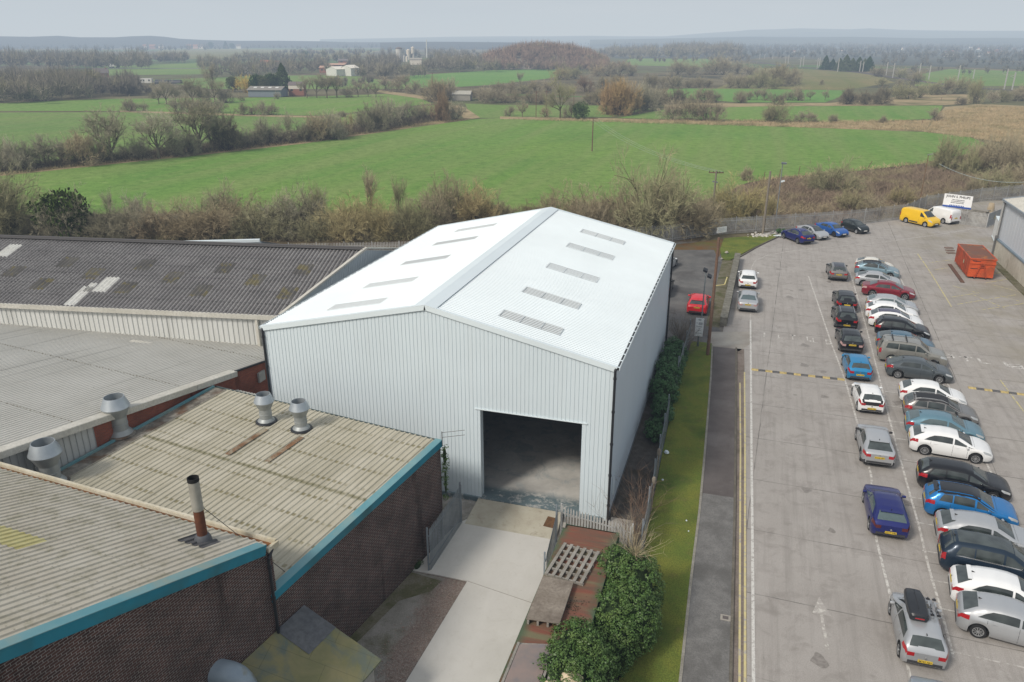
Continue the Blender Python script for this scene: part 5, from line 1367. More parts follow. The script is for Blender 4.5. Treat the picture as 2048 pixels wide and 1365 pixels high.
row('hatch', 46.75, WHT, 'white sporty hatchback with multi-spoke grey wheels and swept red rear lights', -5.5, 15.05, rim='ten', spoiler=True, L=4.36, W=1.82)
row('estate', 42.4, BLK, 'glossy black estate car', -6, 14.95, L=4.48)
row('suv', 39.55, BLU1, 'bright blue crossover with a black roof', -6, 14.55, L=4.22, roof=BLK, twin=True, rim='dark', spoiler=True, clad=False, rails=M_TRIM)
row('hatch', 37.2, SILV, 'silver hatchback between the bright blue crossover and the navy off-roader', -5, 14.85, L=4.36, W=1.82, spoiler=True)
row('bigsuv', 34.75, NAVY, 'large navy off-roader with tall red rear lights and a glass roof', -6, 14.9, roof=M_GLASS, chrome=True)
row('hatch', 32.4, WHT, 'white hatchback with a black lower bumper next to the navy off-roader', -7, 14.6, L=4.36, W=1.82, spoiler=True)
row('hatch', 30.45, SILV, 'silver hatchback at the bottom right with multi-spoke wheels', -9, 14.35, L=4.24, W=1.75, rim='ten')
# middle lane, facing away: rear bumper points
def lane(st, x, yr, paint, label, az=90, **kw):
    Lc = kw.get('L') or STY[st]['L']; a = D(az)
    ctr = Vector((x, yr + .12, 0)) + Vector((math.cos(a), math.sin(a), 0)) * (Lc / 2)
    return make_car(st, ctr, a, paint, label, group=GL, **kw)
lane('suv', 9.45, 82.4, BRONZE, 'grey bronze crossover at the top of the middle lane', 91, L=4.3, H=1.56, roof=DK_ROOF, rails=M_RIM, plate='AB16 KLU', clad=True)
lane('suv', 9.35, 72.2, BLK, 'black crossover with clear rear window in front of another black crossover', 91, L=4.3, H=1.58, glass=None)
lane('suv', 8.95, 67.35, BLK, 'black crossover with silver roof rails and yellow plate, below its twin', 91, L=4.35, H=1.58, rails=M_RIM, plate='lowMK67 HXE', clad=True)
lane('hatch', 8.85, 61.75, BLK, 'black hatchback with a bright strip along its rear bumper', 91, L=4.32, H=1.45, plate='NX15 FUD', tail=M_TAILW)
lane('small', 8.88, 56.15, BLU3, 'sky blue small hatchback parked on the speed bump', 92, L=3.95, W=1.72, plate='PO09 UXP')
lane('small', 9.05, 50.7, WHT, 'small white hatchback with a black tailgate', 92, L=3.75, rearblack=True, plate='lowWN14 YGC')
lane('coupesuv', 8.62, 43.35, SILV, 'silver coupe-like crossover with black lower bumper', 90, L=4.36, W=1.80, H=1.56, clad=True, plate='KX18 UEV', spoiler=True)
lane('hatch', 8.30, 36.1, BLU2, 'deep blue hatchback with smoked rear lights straddling the white line', 90, L=4.26, W=1.80, plate='lowKX17 WBJ', tail=plain('smoked_lamp', (.08, .012, .014), .15, 0, .5, .5), spoiler=True, glass=M_GLASS_L)
polo, pc = lane('small', 8.38, 27.25, SILV, 'silver small hatchback carrying a black roof box and bicycle racks', 90, L=3.97, W=1.69, H=1.46, plate='lowMT62 XJH', glass=None, no_rear_side=False)
lane('small', 8.35, 22.25, car_paint('pale_silver_blue_paint', (.33, .38, .42), .4), 'pale blue-silver car roof at the bottom edge behind the car with the roof box', 90, L=3.97, W=1.69)
# roof box and racks on the small silver hatchback
pl_ = polo.matrix_basis.copy()
rx = Matrix.Translation(polo.location) @ Matrix.Rotation(polo.rotation_euler.z, 4, 'Z')
rbx = empty('roof_box', rx @ Vector((.05, .22, 1.50)), polo.rotation_euler.z, 'long glossy black roof box on the silver small hatchback', 'roof box')
b = MB(); vs = []; prof = [(-.95, .30, .02, .24), (-.88, .36, .0, .30), (-.4, .385, .0, .345), (.3, .375, .0, .34), (.75, .32, .0, .27), (.92, .24, .02, .16), (.96, .18, .04, .11)]
for x, w_, z0, z1 in prof:
    for y, z in ((-w_ * .9, z0), (w_ * .9, z0), (w_, z0 + .08), (w_ * .96, z1 - .07), (w_ * .80, z1 - .015), (w_ * .4, z1), (-w_ * .4, z1), (-w_ * .80, z1 - .015), (-w_ * .96, z1 - .07), (-w_, z0 + .08)): vs.append((x, y, z))
fs = [(i * 10 + j, i * 10 + (j + 1) % 10, (i + 1) * 10 + (j + 1) % 10, (i + 1) * 10 + j) for i in range(6) for j in range(10)] + [tuple(range(9, -1, -1)), tuple(range(60, 70))]
b.mesh_faces(vs, fs); b.build('shell', plain('black_gloss_plastic', (.022, .024, .028), .35), rbx, 35)
b = MB(); b.obox((-.952, -.02, .12), (0, 1, 0), (0, 0, 1), .34, .05, .012); b.build('reflector', M_TAIL, rbx)
b = MB(); b.obox((0, 0, .345), (1, 0, 0), (0, 1, 0), 1.2, .02, .012); b.build('ridge_line', M_TRIM, rbx)
for dy in (-.33, -.56):
    rk = empty('bike_rack', rx @ Vector((.05, dy, 1.53)), polo.rotation_euler.z, 'slim metal bicycle rack beside the black roof box, ' + ('nearer the box' if dy > -.4 else 'at the roof edge'), 'bike rack')
    b = MB(); b.bar((-.62, 0, .03), (.62, 0, .03), .05, .025); b.build('rail', M_RIM, rk)
    for x in (-.5, .5):
        b = MB(); b.bar((x, -.07, .06), (x, .07, .06), .10, .03); b.tube((x - .05, 0, .05), (x + .05, 0, .12), .02, n=6); b.build('wheel_clamp', M_TRIM, rk)
    b = MB(); b.tube((.05, 0, .05), (-.35, .03, .12), .014, n=6); b.obox((-.38, .03, .13), (1, 0, 0), (0, 1, 0), .08, .06, .06); b.build('frame_arm', M_RIM_D, rk)
for x in (-.45, .42):
    b = MB(); b.bar((x, -.70, .02), (x, .62, .02), .05, .03); bars_ = b.build('roof_bar', M_RIM, polo); bars_.location = (.05, 0, 1.475)
# cars by the low wall and in the asphalt yard
make_car('hatch', (.65, 79.3, 0), D(91), WHT, 'white hatchback parked beside the low stone wall', L=4.38, spoiler=True, plate='lowBD19 RKX')
make_car('saloon', (.80, 72.1, 0), D(91), SILV, 'silver saloon parked beside the end of the low stone wall', tail=M_TAILW, glass=M_GLASS_L, plate='FN60 OUZ')
make_car('hatch', (-3.5, 69.8, 0), D(90), RED, 'bright red hatchback in the dark asphalt yard', L=4.36, W=1.82, spoiler=True, plate='MA13 VHT', tail=RED)
make_car('saloon', (-8.05, 82.6, 0), D(78), SILV, 'grey saloon half hidden behind the far corner of the white warehouse', L=4.5)
make_car('hatch', (-7.25, 74.1, 0), D(90), BLK, 'dark car just showing past the white warehouse corner below the grey saloon', L=4.3, rim='ten')
# far group by the fence
make_car('coupesuv', (6.0, 99.85, 0), D(123), BLU2, 'deep blue coupe off-roader seen from behind by the far fence', L=4.68, rim='seven', rails=M_RIM, chrome=True, plate='LX21 NVO')
make_car('saloon', (7.9, 102.55, 0), D(-52), SILV, 'silver saloon with a dark roof facing out from the far fence', L=4.5, roof=DK_ROOF, rim='seven')
make_car('saloon', (10.3, 104.9, 0), D(-53), BLU5, 'mid blue saloon parked nose out by the far fence', L=4.62, rim='dark')
make_car('small', (13.3, 107.3, 0), D(-55), DKGR, 'dark small hatchback parked nose out by the far fence', L=3.8, rim='steel')
make_car('van', (22.0, 114.35, 0), D(-47.5), YEL, 'yellow panel van parked by the palisade gate', 'van', L=4.97, rim='steel', name='panel_van')
make_car('van', (24.95, 117.3, 0), D(128), WHT, 'white panel van seen from behind beside the yellow van', 'van', L=4.9, rim='steel', name='panel_van')
# ================================================================ FENCES, POLES AND LOOSE THINGS
M_PAL = mottle('weathered_galvanised', (.37, .37, .36), (.46, .46, .45), 2.0, .6, .1, c3=(.27, .26, .25), s3=.4)
M_PAL_B = mottle('bluish_galvanised', (.20, .235, .26), (.27, .30, .33), 2.0, .5, .2)
def palisade(name, pts, label, h=2.0, mat_=None, pitch=.165, pw=.07, post=2.75, cat='fence', tops=True, z=0.0, thick=.012):
    mat_ = mat_ or M_PAL
    r = empty(name, (pts[0][0], pts[0][1], 0), 0, label, cat)
    o = Vector((pts[0][0], pts[0][1], 0))
    bp = MB(); br = MB()
    for a, c_ in zip(pts, pts[1:]):
        a = Vector((a[0], a[1], z)) - o; c_ = Vector((c_[0], c_[1], z)) - o; d = c_ - a; L = d.length; d.normalize(); s = Vector((-d.y, d.x, 0))
        k = int(L / pitch)
        for i in range(k):
            p = a + d * (i + .5) * L / k; hh = h + rnd.uniform(-.02, .02)
            f = .72 if tops else 1
            w_ = pw / 2
            lean = d * rnd.uniform(-.012, .012)
            vs = [p - d * w_ + s * .0, p + d * w_, p + d * w_ + Vector((0, 0, hh - .10)) + lean, p + Vector((0, 0, hh)) + lean, p - d * w_ + Vector((0, 0, hh - .10)) + lean]
            bp.face(vs)
            bp.face([v_ + s * thick for v_ in vs][::-1])
        for zz in (.35, h - .42): br.bar(a + Vector((0, 0, zz)) + s * .05, c_ + Vector((0, 0, zz)) + s * .05, .04, .05)
        n_ = max(1, round(L / post))
        for i in range(n_ + 1):
            p = a + d * L * i / n_ + s * .09
            b = MB(); b.obox(p + Vector((0, 0, h / 2 + .03)), d, s, .07, .07, h + .06); b.build('post', mat_, r)
    bp.build('palings', mat_, r); br.build('rail', mat_, r)
    return r
palisade('palisade_fence', [G(x, y)[:2] for x, y in ((580, 524), (800, 520), (1345, 483), (1430, 470), (1550, 462), (1700, 452), (1812, 438), (1850, 420), (1960, 404), (2090, 392))], 'long grey palisade fence round the back of the car park below the scrub', 2.1)
palisade('palisade_gate_fence', [G(1862, 441)[:2], G(1972, 456)[:2]], 'grey palisade fence panels right of the white van', 1.9, pitch=.15, pw=.085)
gp0, gp1 = G(1972, 456), G(2003, 443)
r = empty('mesh_gate', gp0, 0, 'grey mesh gate standing open with a yellow hazard sign', 'gate')
b = MB(); d = gp1 - gp0
for zz in (.1, 1.0, 1.85): b.bar((0, 0, zz), d + Vector((0, 0, zz)), .05, .05)
for k in (0, .5, 1): b.bar(d * k, d * k + Vector((0, 0, 2.0)), .06, .06)
b.build('frame', M_PAL, r)
b = MB(); b.face([(0, 0, .1), d + Vector((0, 0, .1)), d + Vector((0, 0, 1.85)), (0, 0, 1.85)]); b.build('mesh_panel', mottle('gate_mesh', (.30, .31, .315), (.24, .25, .25), 6, .6), r)
b = MB(); c_ = d * .45 + Vector((.0, -.06, 1.05)); u = d.normalized(); b.face([c_ - u * .35 - Vector((0, 0, .25)), c_ + u * .35 - Vector((0, 0, .25)), c_ + Vector((0, 0, .4))]); b.build('hazard_sign', P_YEL, r)
# notice on the long fence
p = G(1443, 466, .9); b = MB(); u = (G(1455, 461, 1) - G(1433, 464, 1)).normalized()
nd = empty('fence_notice', (p.x, p.y - .12, 0), 0, 'white rectangular notice fixed to the long palisade fence', 'sign')
b.obox((0, 0, 1.3), u, (0, 0, 1), 1.55, .72, .03); b.build('board', plain('notice_white', (.62, .64, .65), .5), nd)
b = MB()
for k, wd in ((.2, 1.1), (.08, .9), (-.05, 1.2), (-.18, .8)): b.obox(Vector((0, 0, 1.3 + k)) + Vector((u.y, -u.x, 0)) * .022, u, (0, 0, 1), wd, .035, .008)
b.build('faint_writing', plain('grey_ink', (.32, .35, .36), .7), nd)
# fence beside the verge, seen almost end on
palisade('verge_fence', [(-3.12, 31.6), (-3.3, 37.5), (-3.5, 45.9)], 'blue-grey palisade fence between the verge and the white warehouse', 1.95, M_PAL_B, pitch=.15)
palisade('verge_fence', [(-3.55, 52.6), (-3.45, 60.8)], 'grey palisade fence end beside the bare shrubs at the far warehouse corner', 1.95, M_PAL_B, pitch=.15)
palisade('yard_fence', [(-7.15, 31.45), (-3.6, 30.75)], 'short grey palisade fence at the foot of the white warehouse behind the container', 2.1, M_PAL, pitch=.15, pw=.075)
def palgate(label, p, q, h=2.0):
    return palisade('palisade_gate', [p, q], label, h, M_PAL_B, pitch=.13, pw=.07, post=3.0, cat='gate')
palgate('tall blue-grey gate leaf standing open against the sooty brick wall', (-12.35, 27.5), (-12.3, 31.6), 2.3)
palgate('blue-grey gate leaf standing open against the container', (-6.85, 27.6), (-7.25, 31.35), 2.1)

# ---------------------------------------------------------------- container and what lies on it
CX0, CX1, CY0, CY1, CZ = -6.5, -4.0, 17.3, 29.45, 2.5
ct = empty('shipping_container', ((CX0 + CX1) / 2, (CY0 + CY1) / 2, 0), 0, 'green shipping container with a flaking red rusty roof beside the driveway', 'container')
n = N('rusty_red_roof'); v = n.mapping('Object')
vs_ = n.mapping('Object', (.25, 1.3, 1))
c = n.mix(n.ramp(n.noise(vs_, 1.2, 5, .65, .6), .35, .65), (.20, .068, .045), (.105, .080, .058))
c = n.mix(n.ramp(n.noise(vs_, .8, 4, .65, .5), .50, .64), c, (.15, .135, .08))
sx = n.add('ShaderNodeSeparateXYZ'); n.ln(v, sx.inputs[0])
c = n.mix(n.math('MULTIPLY', n.ramp(n.math('ABSOLUTE', sx.outputs[0]), .85, 1.2), n.ramp(n.noise(v, 1.5, 4), .3, .55)), c, (.07, .10, .06))
c = n.mix(n.math('MULTIPLY', n.ramp(n.noise(v, 6, 4, .8), .6, .7), .6), c, (.06, .045, .03))
n.principled(c, .85, 0, None, .15); M_RUSTR = n.mat
M_GREENC = mottle('faded_green_paint', (.055, .12, .065), (.075, .14, .085), 1.0, .6, c3=(.12, .06, .03), s3=.7)
Lc = CY1 - CY0; Wc = CX1 - CX0
b = MB(); b.box((-Wc / 2 + .02, -Lc / 2 + .02, CZ - .03), (Wc / 2 - .02, Lc / 2 - .02, CZ)); b.build('roof', M_RUSTR, ct)
for s, nm in ((-1, 'side_panel'), (1, 'side_panel')):
    b = MB(); wave_sheet(b, Vector((s * (Wc / 2 - .05), -Lc / 2 + .1, .16)), (0, 1, 0), (0, 0, 1), Lc - .2, CZ - .3, .28, .035, nrm=(s, 0, 0)); b.build(nm, M_GREENC, ct)
b = MB()
for x in (-1, 1):
    for y in (-1, 1): b.obox((x * (Wc / 2 - .06), y * (Lc / 2 - .06), CZ / 2), (1, 0, 0), (0, 1, 0), .14, .14, CZ + .02)
    b.bar((x * (Wc / 2 - .05), -Lc / 2, CZ - .05), (x * (Wc / 2 - .05), Lc / 2, CZ - .05), .08, .09); b.bar((x * (Wc / 2 - .05), -Lc / 2, .1), (x * (Wc / 2 - .05), Lc / 2, .1), .1, .16)
for y in (-1, 1): b.bar((-Wc / 2, y * (Lc / 2 - .04), CZ - .05), (Wc / 2, y * (Lc / 2 - .04), CZ - .05), .08, .10)
b.build('frame', M_GREENC, ct)
b = MB(); b.box((-Wc / 2 + .1, Lc / 2 - .09, .15), (Wc / 2 - .1, Lc / 2 - .05, CZ - .1)); b.box((-Wc / 2 + .1, -Lc / 2 + .05, .15), (Wc / 2 - .1, -Lc / 2 + .09, CZ - .1)); b.build('door', M_GREENC, ct)
M_OLDW = mottle('grey_old_timber', (.25, .235, .205), (.33, .31, .28), 2.2, .9, c3=(.18, .165, .14), s3=1.0, fine=14)
M_PLYW = mottle('stained_plywood', (.185, .155, .125), (.27, .235, .195), 1.2, .85, c3=(.13, .105, .085), s3=.7, fine=8)
# slatted pallet
p = (G(1123, 1092, CZ + .1) + G(1203, 1103, CZ + .1) + G(1098, 1148, CZ + .1) + G(1160, 1167, CZ + .1)) / 4
pt = empty('slatted_pallet', (p.x, p.y, CZ + .003), D(-7), 'open slatted grey timber pallet on the rusty container roof', 'pallet')
b = MB()
for i in range(6): b.box((-.83 + i * .30, -1.15, .11), (-.83 + i * .30 + .13, 1.15, .145))
b.build('slats', M_OLDW, pt)
b = MB()
for i in range(6): b.box((-.85, -1.12 + i * .43, 0), (.83, -1.12 + i * .43 + .07, .108))
b.build('bearers', M_OLDW, pt)
# plywood topped pallet
q = [G(x, y, CZ + .25) for x, y in ((1086, 1152), (1147, 1165), (1119, 1248), (1052, 1238))]
p = sum(q, Vector()) / 4
pt = empty('plywood_pallet', (p.x, p.y, CZ + .003), 0, 'plywood-topped pallet resting askew on the container roof by the driveway', 'pallet')
b = MB(); b.prism([((v_ - p).x, (v_ - p).y) for v_ in q], .22, .25); b.build('board', M_PLYW, pt)
b = MB()
for f in (.06, .35, .65, .94):
    a = q[0] + (q[1] - q[0]) * f - p; c_ = q[3] + (q[2] - q[3]) * f - p; a.z = c_.z = .11; b.bar(a, c_, .08, .21)
b.build('bearers', M_OLDW, pt)
q = [G(x, y, CZ + .2) for x, y in ((1036, 1284), (1122, 1288), (1078, 1420), (980, 1420))]
p = sum(q, Vector()) / 4
pt = empty('board_pallet', (p.x, p.y, CZ + .003), 0, 'pallet covered by a reddish sheet at the bottom edge of the container roof', 'pallet')
b = MB(); t_ = [((v_ - p).x, (v_ - p).y) for v_ in q]; ins = [(t_[i][0] + (.10 if i in (0, 3) else -.28), t_[i][1] + (-.12 if i < 2 else 0)) for i in range(4)]
b.prism(ins, .185, .21); b.build('sheet', mottle('reddish_sheet', (.24, .185, .165), (.19, .165, .155), 1.3, .6, c3=(.15, .145, .155), s3=.8), pt)
b = MB()
for f in (.02, .86, .98):
    a = q[0] + (q[1] - q[0]) * f - p; c_ = q[3] + (q[2] - q[3]) * f - p; a.z = c_.z = .10; b.bar(a, c_, .09, .18)
for f in (.0, .35, .7):
    a = q[0] + (q[3] - q[0]) * f - p; c_ = q[1] + (q[2] - q[1]) * f - p; a.z = c_.z = .06; b.bar(a, c_, .10, .10)
b.build('bearers', M_OLDW, pt)
b = MB(); b.bar((-6.45, 29.1, CZ + .0), (-6.45, 29.3, CZ + .14), .12, .14); tag(b.build('timber_block', M_OLDW), 'small dark timber block on the far left corner of the container roof', 'block')
b = MB()
for i in range(180):
    a = rnd.gauss(0, .32); c_ = rnd.gauss(0, .22); P = Vector((-5.1 + a, 24.1 + c_, CZ + .004)); r_ = rnd.uniform(.015, .05); t = rnd.uniform(0, 6)
    b.face([P + Vector((math.cos(t + k * 2.1) * r_, math.sin(t + k * 2.1) * r_, rnd.uniform(0, .02))) for k in range(3)])
tag(b.build('dead_leaves', plain('dead_leaf', (.05, .035, .02), .95)), 'scatter of dead brown leaves on the container roof by the plywood pallet', 'leaves', kind='stuff')
# pale sacks at the bottom edge
M_SACK = mottle('pale_canvas', (.50, .40, .27), (.58, .49, .36), 2.2, .9, c3=(.40, .31, .20), s3=1.2)
def sack(name, P, sx, sy, sz, label, seed):
    rr = random.Random(seed); b = MB(); nu, nv = 16, 9; vs = []
    ph = [rr.uniform(0, 6) for _ in range(4)]
    for j in range(nv + 1):
        t = PI * j / nv
        for i in range(nu):
            a = 2 * PI * i / nu; k = 1 + .12 * math.sin(2 * a + ph[0]) + .10 * math.sin(3 * a + ph[1] + 2 * t) + .06 * math.sin(5 * a + ph[2] - 3 * t)
            vs.append((sx * k * math.sin(t) ** .8 * math.cos(a), sy * k * math.sin(t) ** .8 * math.sin(a), sz * (math.cos(t) * .5 + .5) * (1 + .08 * math.sin(4 * a + ph[3]))))
    fs = [(j * nu + i, (j + 1) * nu + i, (j + 1) * nu + (i + 1) % nu, j * nu + (i + 1) % nu) for j in range(nv) for i in range(nu)]
    b.mesh_faces(vs, fs)
    o = b.build(name, M_SACK, None, 60, loc=P); return tag(o, label, 'sack', 'pale canvas sacks at the bottom edge')
for k, (px, py, sx, sy, sz, lb) in enumerate(((1142, 1372, .42, .34, .5, 'largest pale canvas sack on the container by the ivy'), (1106, 1380, .34, .26, .32, 'left pale canvas sack beside the reddish sheet'), (1124, 1345, .16, .24, .38, 'upright folded pale canvas sack behind the others'))):
    p = G(px, py, CZ); sack('canvas_sack', (p.x, p.y, CZ - .01), sx, sy, sz, lb, k)

# ---------------------------------------------------------------- skip
SK = [G(1933, 557), G(1979, 559), G(1909, 527)]
uy = (SK[2] - SK[0]).normalized(); ux = Vector((uy.y, -uy.x, 0)); skw, skl, skh = 2.4, 6.3, 2.15
sk = empty('waste_skip', SK[0] + ux * skw / 2 + uy * skl / 2, math.atan2(ux.y, ux.x), 'big rusty orange-red hook-lift skip near the right-hand building', 'skip')
M_SKIP = mottle('rusty_orange_paint', (.60, .098, .026), (.48, .080, .025), 1.2, .55, c3=(.22, .07, .03), s3=.7, fine=5); M_SKIP_D = mottle('skip_rib_paint', (.48, .075, .024), (.38, .065, .022), 1.2, .6, c3=(.18, .06, .03), s3=.7, fine=5)
n = N('skip_lid'); v = n.mapping(); c = n.mix(n.ramp(n.noise(v, 1.0, 4, .65, .6), .35, .65), (.19, .075, .045), (.14, .085, .065)); c = n.mix(n.ramp(n.noise(v, .8, 4, .6), .58, .68), c, (.40, .14, .03)); n.principled(c, .8, 0, None, .2)
b = MB(); b.box((-skw / 2 + .03, -skl / 2 + .03, .2), (skw / 2 - .03, skl / 2 - .03, skh - .04)); b.build('body', M_SKIP, sk)
b = MB(); b.box((-skw / 2 + .08, -skl / 2 + .08, skh - .039), (skw / 2 - .08, skl / 2 - .08, skh - .005)); b.build('lid', n.mat, sk)
for s in (-1, 1):
    for i in range(9):
        b = MB(); y = -skl / 2 + .35 + i * .70; b.box((s * skw / 2 - .05, y, .15), (s * (skw / 2 + .045), y + .16, skh - .1)); b.build('side_rib', M_SKIP_D, sk)
b = MB()
for s in (-1, 1): b.bar((s * skw / 2, -skl / 2, skh - .04), (s * skw / 2, skl / 2, skh - .04), .10, .10)
for y in (-1, 1): b.bar((-skw / 2, y * skl / 2, skh - .04), (skw / 2, y * skl / 2, skh - .04), .10, .10)
b.box((-skw / 2, -skl / 2 - .06, skh * .74), (skw / 2, -skl / 2 + .03, skh * .80)); b.build('rim', M_SKIP, sk)
b = MB(); b.bar((-.52, -skl / 2 - .05, .15), (-.12, -skl / 2 - .05, skh * .74), .08, .08, up=(0, 1, 0)); b.bar((.52, -skl / 2 - .05, .15), (.12, -skl / 2 - .05, skh * .74), .08, .08, up=(0, 1, 0)); b.bar((-.3, -skl / 2 - .07, skh * .60), (.3, -skl / 2 - .07, skh * .60), .08, .08); b.tube((-.14, -skl / 2 - .12, skh * .7), (.14, -skl / 2 - .12, skh * .7), .035, n=8); b.build('lifting_frame', M_SKIP_D, sk)
b = MB()
for x in (-.55, .55): b.bar((x, -skl / 2, .1), (x, skl / 2, .1), .12, .2)
b.build('skid', M_DARK, sk)
b = MB()
for x0, x1, z in ((-1.0, -.55, skh * .88), (-1.05, -.35, skh * .5), (-.9, -.2, skh * .86)): b.box((x0, -skl / 2 + .02, z - .04), (x1, -skl / 2 + .026, z + .03))
b.build('scrawl', M_DARK, sk)
b = MB(); b.box((-skw / 2 - .05, -1.0, 1.05), (-skw / 2 - .046, -.65, 1.4)); b.build('sticker', P_YEL, sk)
b = MB(); p, q = G(1899, 530), G(1925, 566); b.bar(p + Vector((0, 0, .05)), q + Vector((0, 0, .05)), .35, .09); tag(b.build('rusty_beam', mottle('rusty_beam', (.13, .075, .05), (.10, .06, .045), 2, .9)), 'long rusty steel beam lying on the concrete left of the skip', 'beam')
for k, (px0, px1, py) in enumerate(((1890, 1905, 497), (1892, 1908, 502), (1894, 1909, 507))):
    b = MB(); p, q = G(px0, py), G(px1, py); b.bar(p + Vector((0, 0, .06)), q + Vector((0, 0, .06)), .45, .1); tag(b.build('brown_plank', mottle('brown_plank', (.20, .14, .11), (.16, .12, .10), 2, .9)), ('furthest', 'middle', 'nearest')[k] + ' of the three brown planks lying behind the skip', 'plank', 'planks behind the skip')

# ---------------------------------------------------------------- big trade board, timber stacks and the green cabin
B0, B1 = G(1885, 412, 1.9), G(1885, 412, 1.9)
bp0 = Vector((25.6, 121.2, 0))
pa, pb = Vector((25.35, 122.0, 0)), Vector((28.9, 120.3, 0))
u = (pb - pa).normalized(); nn = Vector((u.y, -u.x, 0))
if nn.y > 0: nn = -nn
pa = G(1885, 411, 2.2); Lb = 3.45
sg = empty('trade_board', (pa.x, pa.y, 0), 0, 'large white trade board with blue base standing above the palisade fence', 'sign')
b = MB(); c_ = u * Lb / 2 + Vector((0, 0, 2.95)); b.obox(c_, u, (0, 0, 1), Lb, 1.72, .05); b.build('board', plain('board_white', (.74, .75, .75), .5, var=.03), sg)
b = MB(); b.obox(c_ + Vector((0, 0, -.75)) + nn * .03, u, (0, 0, 1), Lb, .22, .012); b.build('blue_band', plain('board_blue', (.02, .07, .30), .5), sg)
def board_text(txt, size, along, z, m, parent, bold=0.0, sx=1.0):
    me = text_mesh(txt, size, 'lettering', m, bold)
    rot = Matrix(((u.x, 0, nn.x, 0), (u.y, 0, nn.y, 0), (0, 1, 0, 0), (0, 0, 0, 1)))
    me.transform(Matrix.Translation(u * along + Vector((0, 0, z)) + nn * .040) @ rot @ Matrix.Scale(sx, 4, (1, 0, 0)))
    return link('lettering', me, parent)
M_INK = plain('black_ink', (.015, .015, .018), .6); M_INKB = plain('blue_ink', (.03, .08, .28), .6)
t1 = board_text('JOHN S. PHILIPS', .42, Lb / 2, 3.52, M_INK, sg, .008, .98)
for z, wd in ((3.12, 1.3), (2.92, 1.5), (2.72, 1.6)):
    b = MB(); k = 0.0
    while k < wd:
        w_ = rnd.uniform(.05, .16); b.obox(u * (Lb / 2 - wd / 2 + k + w_ / 2) + Vector((0, 0, z)) + nn * .034, u, (0, 0, 1), w_, .09, .006); k += w_ + .04
    b.build('small_print', M_INK, sg)
b = MB()
for k in range(9): b.obox(u * (.9 + k * .2) + Vector((0, 0, 2.38)) + nn * .034, u, (0, 0, 1), .12, .14, .006)
b.build('small_print', M_INKB, sg)
b = MB()
for k in (.5, 1.9, 3.1): b.bar(u * k - nn * .08, u * k - nn * .08 + Vector((0, 0, 3.4)), .08, .08)
b.build('post', M_PAL, sg)
for k, (px, py, L_, lb) in enumerate(((1950, 418, 3.6, 'long stack of grey timber behind the palisade panels'), (1915, 424, 2.6, 'shorter stack of grey timber beneath the trade board'))):
    p = G(px, py, .9); b = MB(); rr = random.Random(k)
    for j in range(4):
        for i in range(4): b.obox((rr.uniform(-.15, .15), i * .24, .2 + j * .2), (1, rr.uniform(-.05, .05), 0), (0, 1, 0), L_ * rr.uniform(.8, 1), .2, .15)
    o = b.build('timber_stack', M_OLDW, None, None, (p.x, p.y, .0), D(-35)); tag(o, lb, 'timber stack')
p = G(1982, 416, .6); b = MB(); b.lathe((0, 0, 0), [(.45, 0), (.48, .5), (.38, 1.2), (.3, 1.3)], 14); o = b.build('bulk_bag', mottle('tan_bag', (.32, .25, .15), (.38, .33, .26), 2, .9), None, 50, (p.x, p.y, 0)); tag(o, 'tan bulk bag standing by the timber behind the mesh gate', 'bag')
cp = G(2000, 487); cb = empty('cabin', cp + Vector((.8, 1.5, 0)), D(-8), 'white portable cabin with a dark green notice panel half hidden by the right building', 'cabin')
b = MB(); b.box((-1.2, -1.6, .25), (1.2, 1.6, 2.6)); b.build('body', plain('cabin_white', (.60, .61, .60), .5), cb)
b = MB(); b.box((-1.02, -1.63, .45), (.6, -1.605, 2.4)); b.build('green_panel', plain('dark_green_panel', (.012, .10, .045), .5), cb)
b = MB()
for z, wd, h_ in ((2.2, .9, .20), (1.5, .8, .10), (1.35, 1.1, .10)):
    k = -.95
    while k < -.95 + wd: b.box((k, -1.636, z - h_ / 2), (k + .11, -1.631, z + h_ / 2)); k += .15
b.build('white_print', plain('print_white', (.7, .7, .7), .5), cb)
b = MB(); b.box((-1.25, -1.65, .12), (1.25, 1.65, .25)); b.box((-1.25, -1.65, 2.6), (1.25, 1.65, 2.68)); b.build('frame', M_WH_TRIM, cb)

# ---------------------------------------------------------------- poles
M_WOODP = mottle('brown_pole_wood', (.19, .115, .08), (.14, .088, .064), 1.5, .9, fine=10); M_GREYP = mottle('grey_pole_wood', (.24, .21, .17), (.19, .165, .135), 1.5, .9, fine=10); M_STEELP = plain('grey_lamp_post', (.20, .22, .23), .5, .3)
def pole(name, px, py, h, r0, r1, m, label, lean=(0, 0)):
    p = G(px, py); r = empty(name, p, 0, label, 'pole'); b = MB(); b.tube((0, 0, -.1), (lean[0], lean[1], h), r0, r1, 12); b.build('shaft', m, r, 60); return r
pole('utility_pole', 1415, 712, 9.4, .135, .095, M_WOODP, 'tall brown wooden utility pole on the grass verge behind the directional sign')
tp = pole('telegraph_pole', 1423, 447, 7.0, .14, .10, M_GREYP, 'telegraph pole with a dark crossarm in the scrub behind the fence')
b = MB(); b.bar((-.95, 0, 6.72), (.95, .2, 6.72), .11, .12); b.build('crossarm', M_WOODP, tp)
b = MB()
for x in (-.85, -.35, .1, .45, .85): b.lathe((x, .02, 6.78), [(.04, 0), (.05, .08), (.02, .16)], 8)
b.build('insulator', M_DARK, tp)
b = MB(); b.bar((-.35, -.1, 5.6), (.3, .1, 5.45), .12, .18); b.bar((-.4, 0, 2.9), (.55, 0, 2.9), .05, .05); b.obox((.35, 0, 2.92), (1, 0, 0), (0, 1, 0), .45, .2, .1); b.build('bracket', M_STEELP, tp)
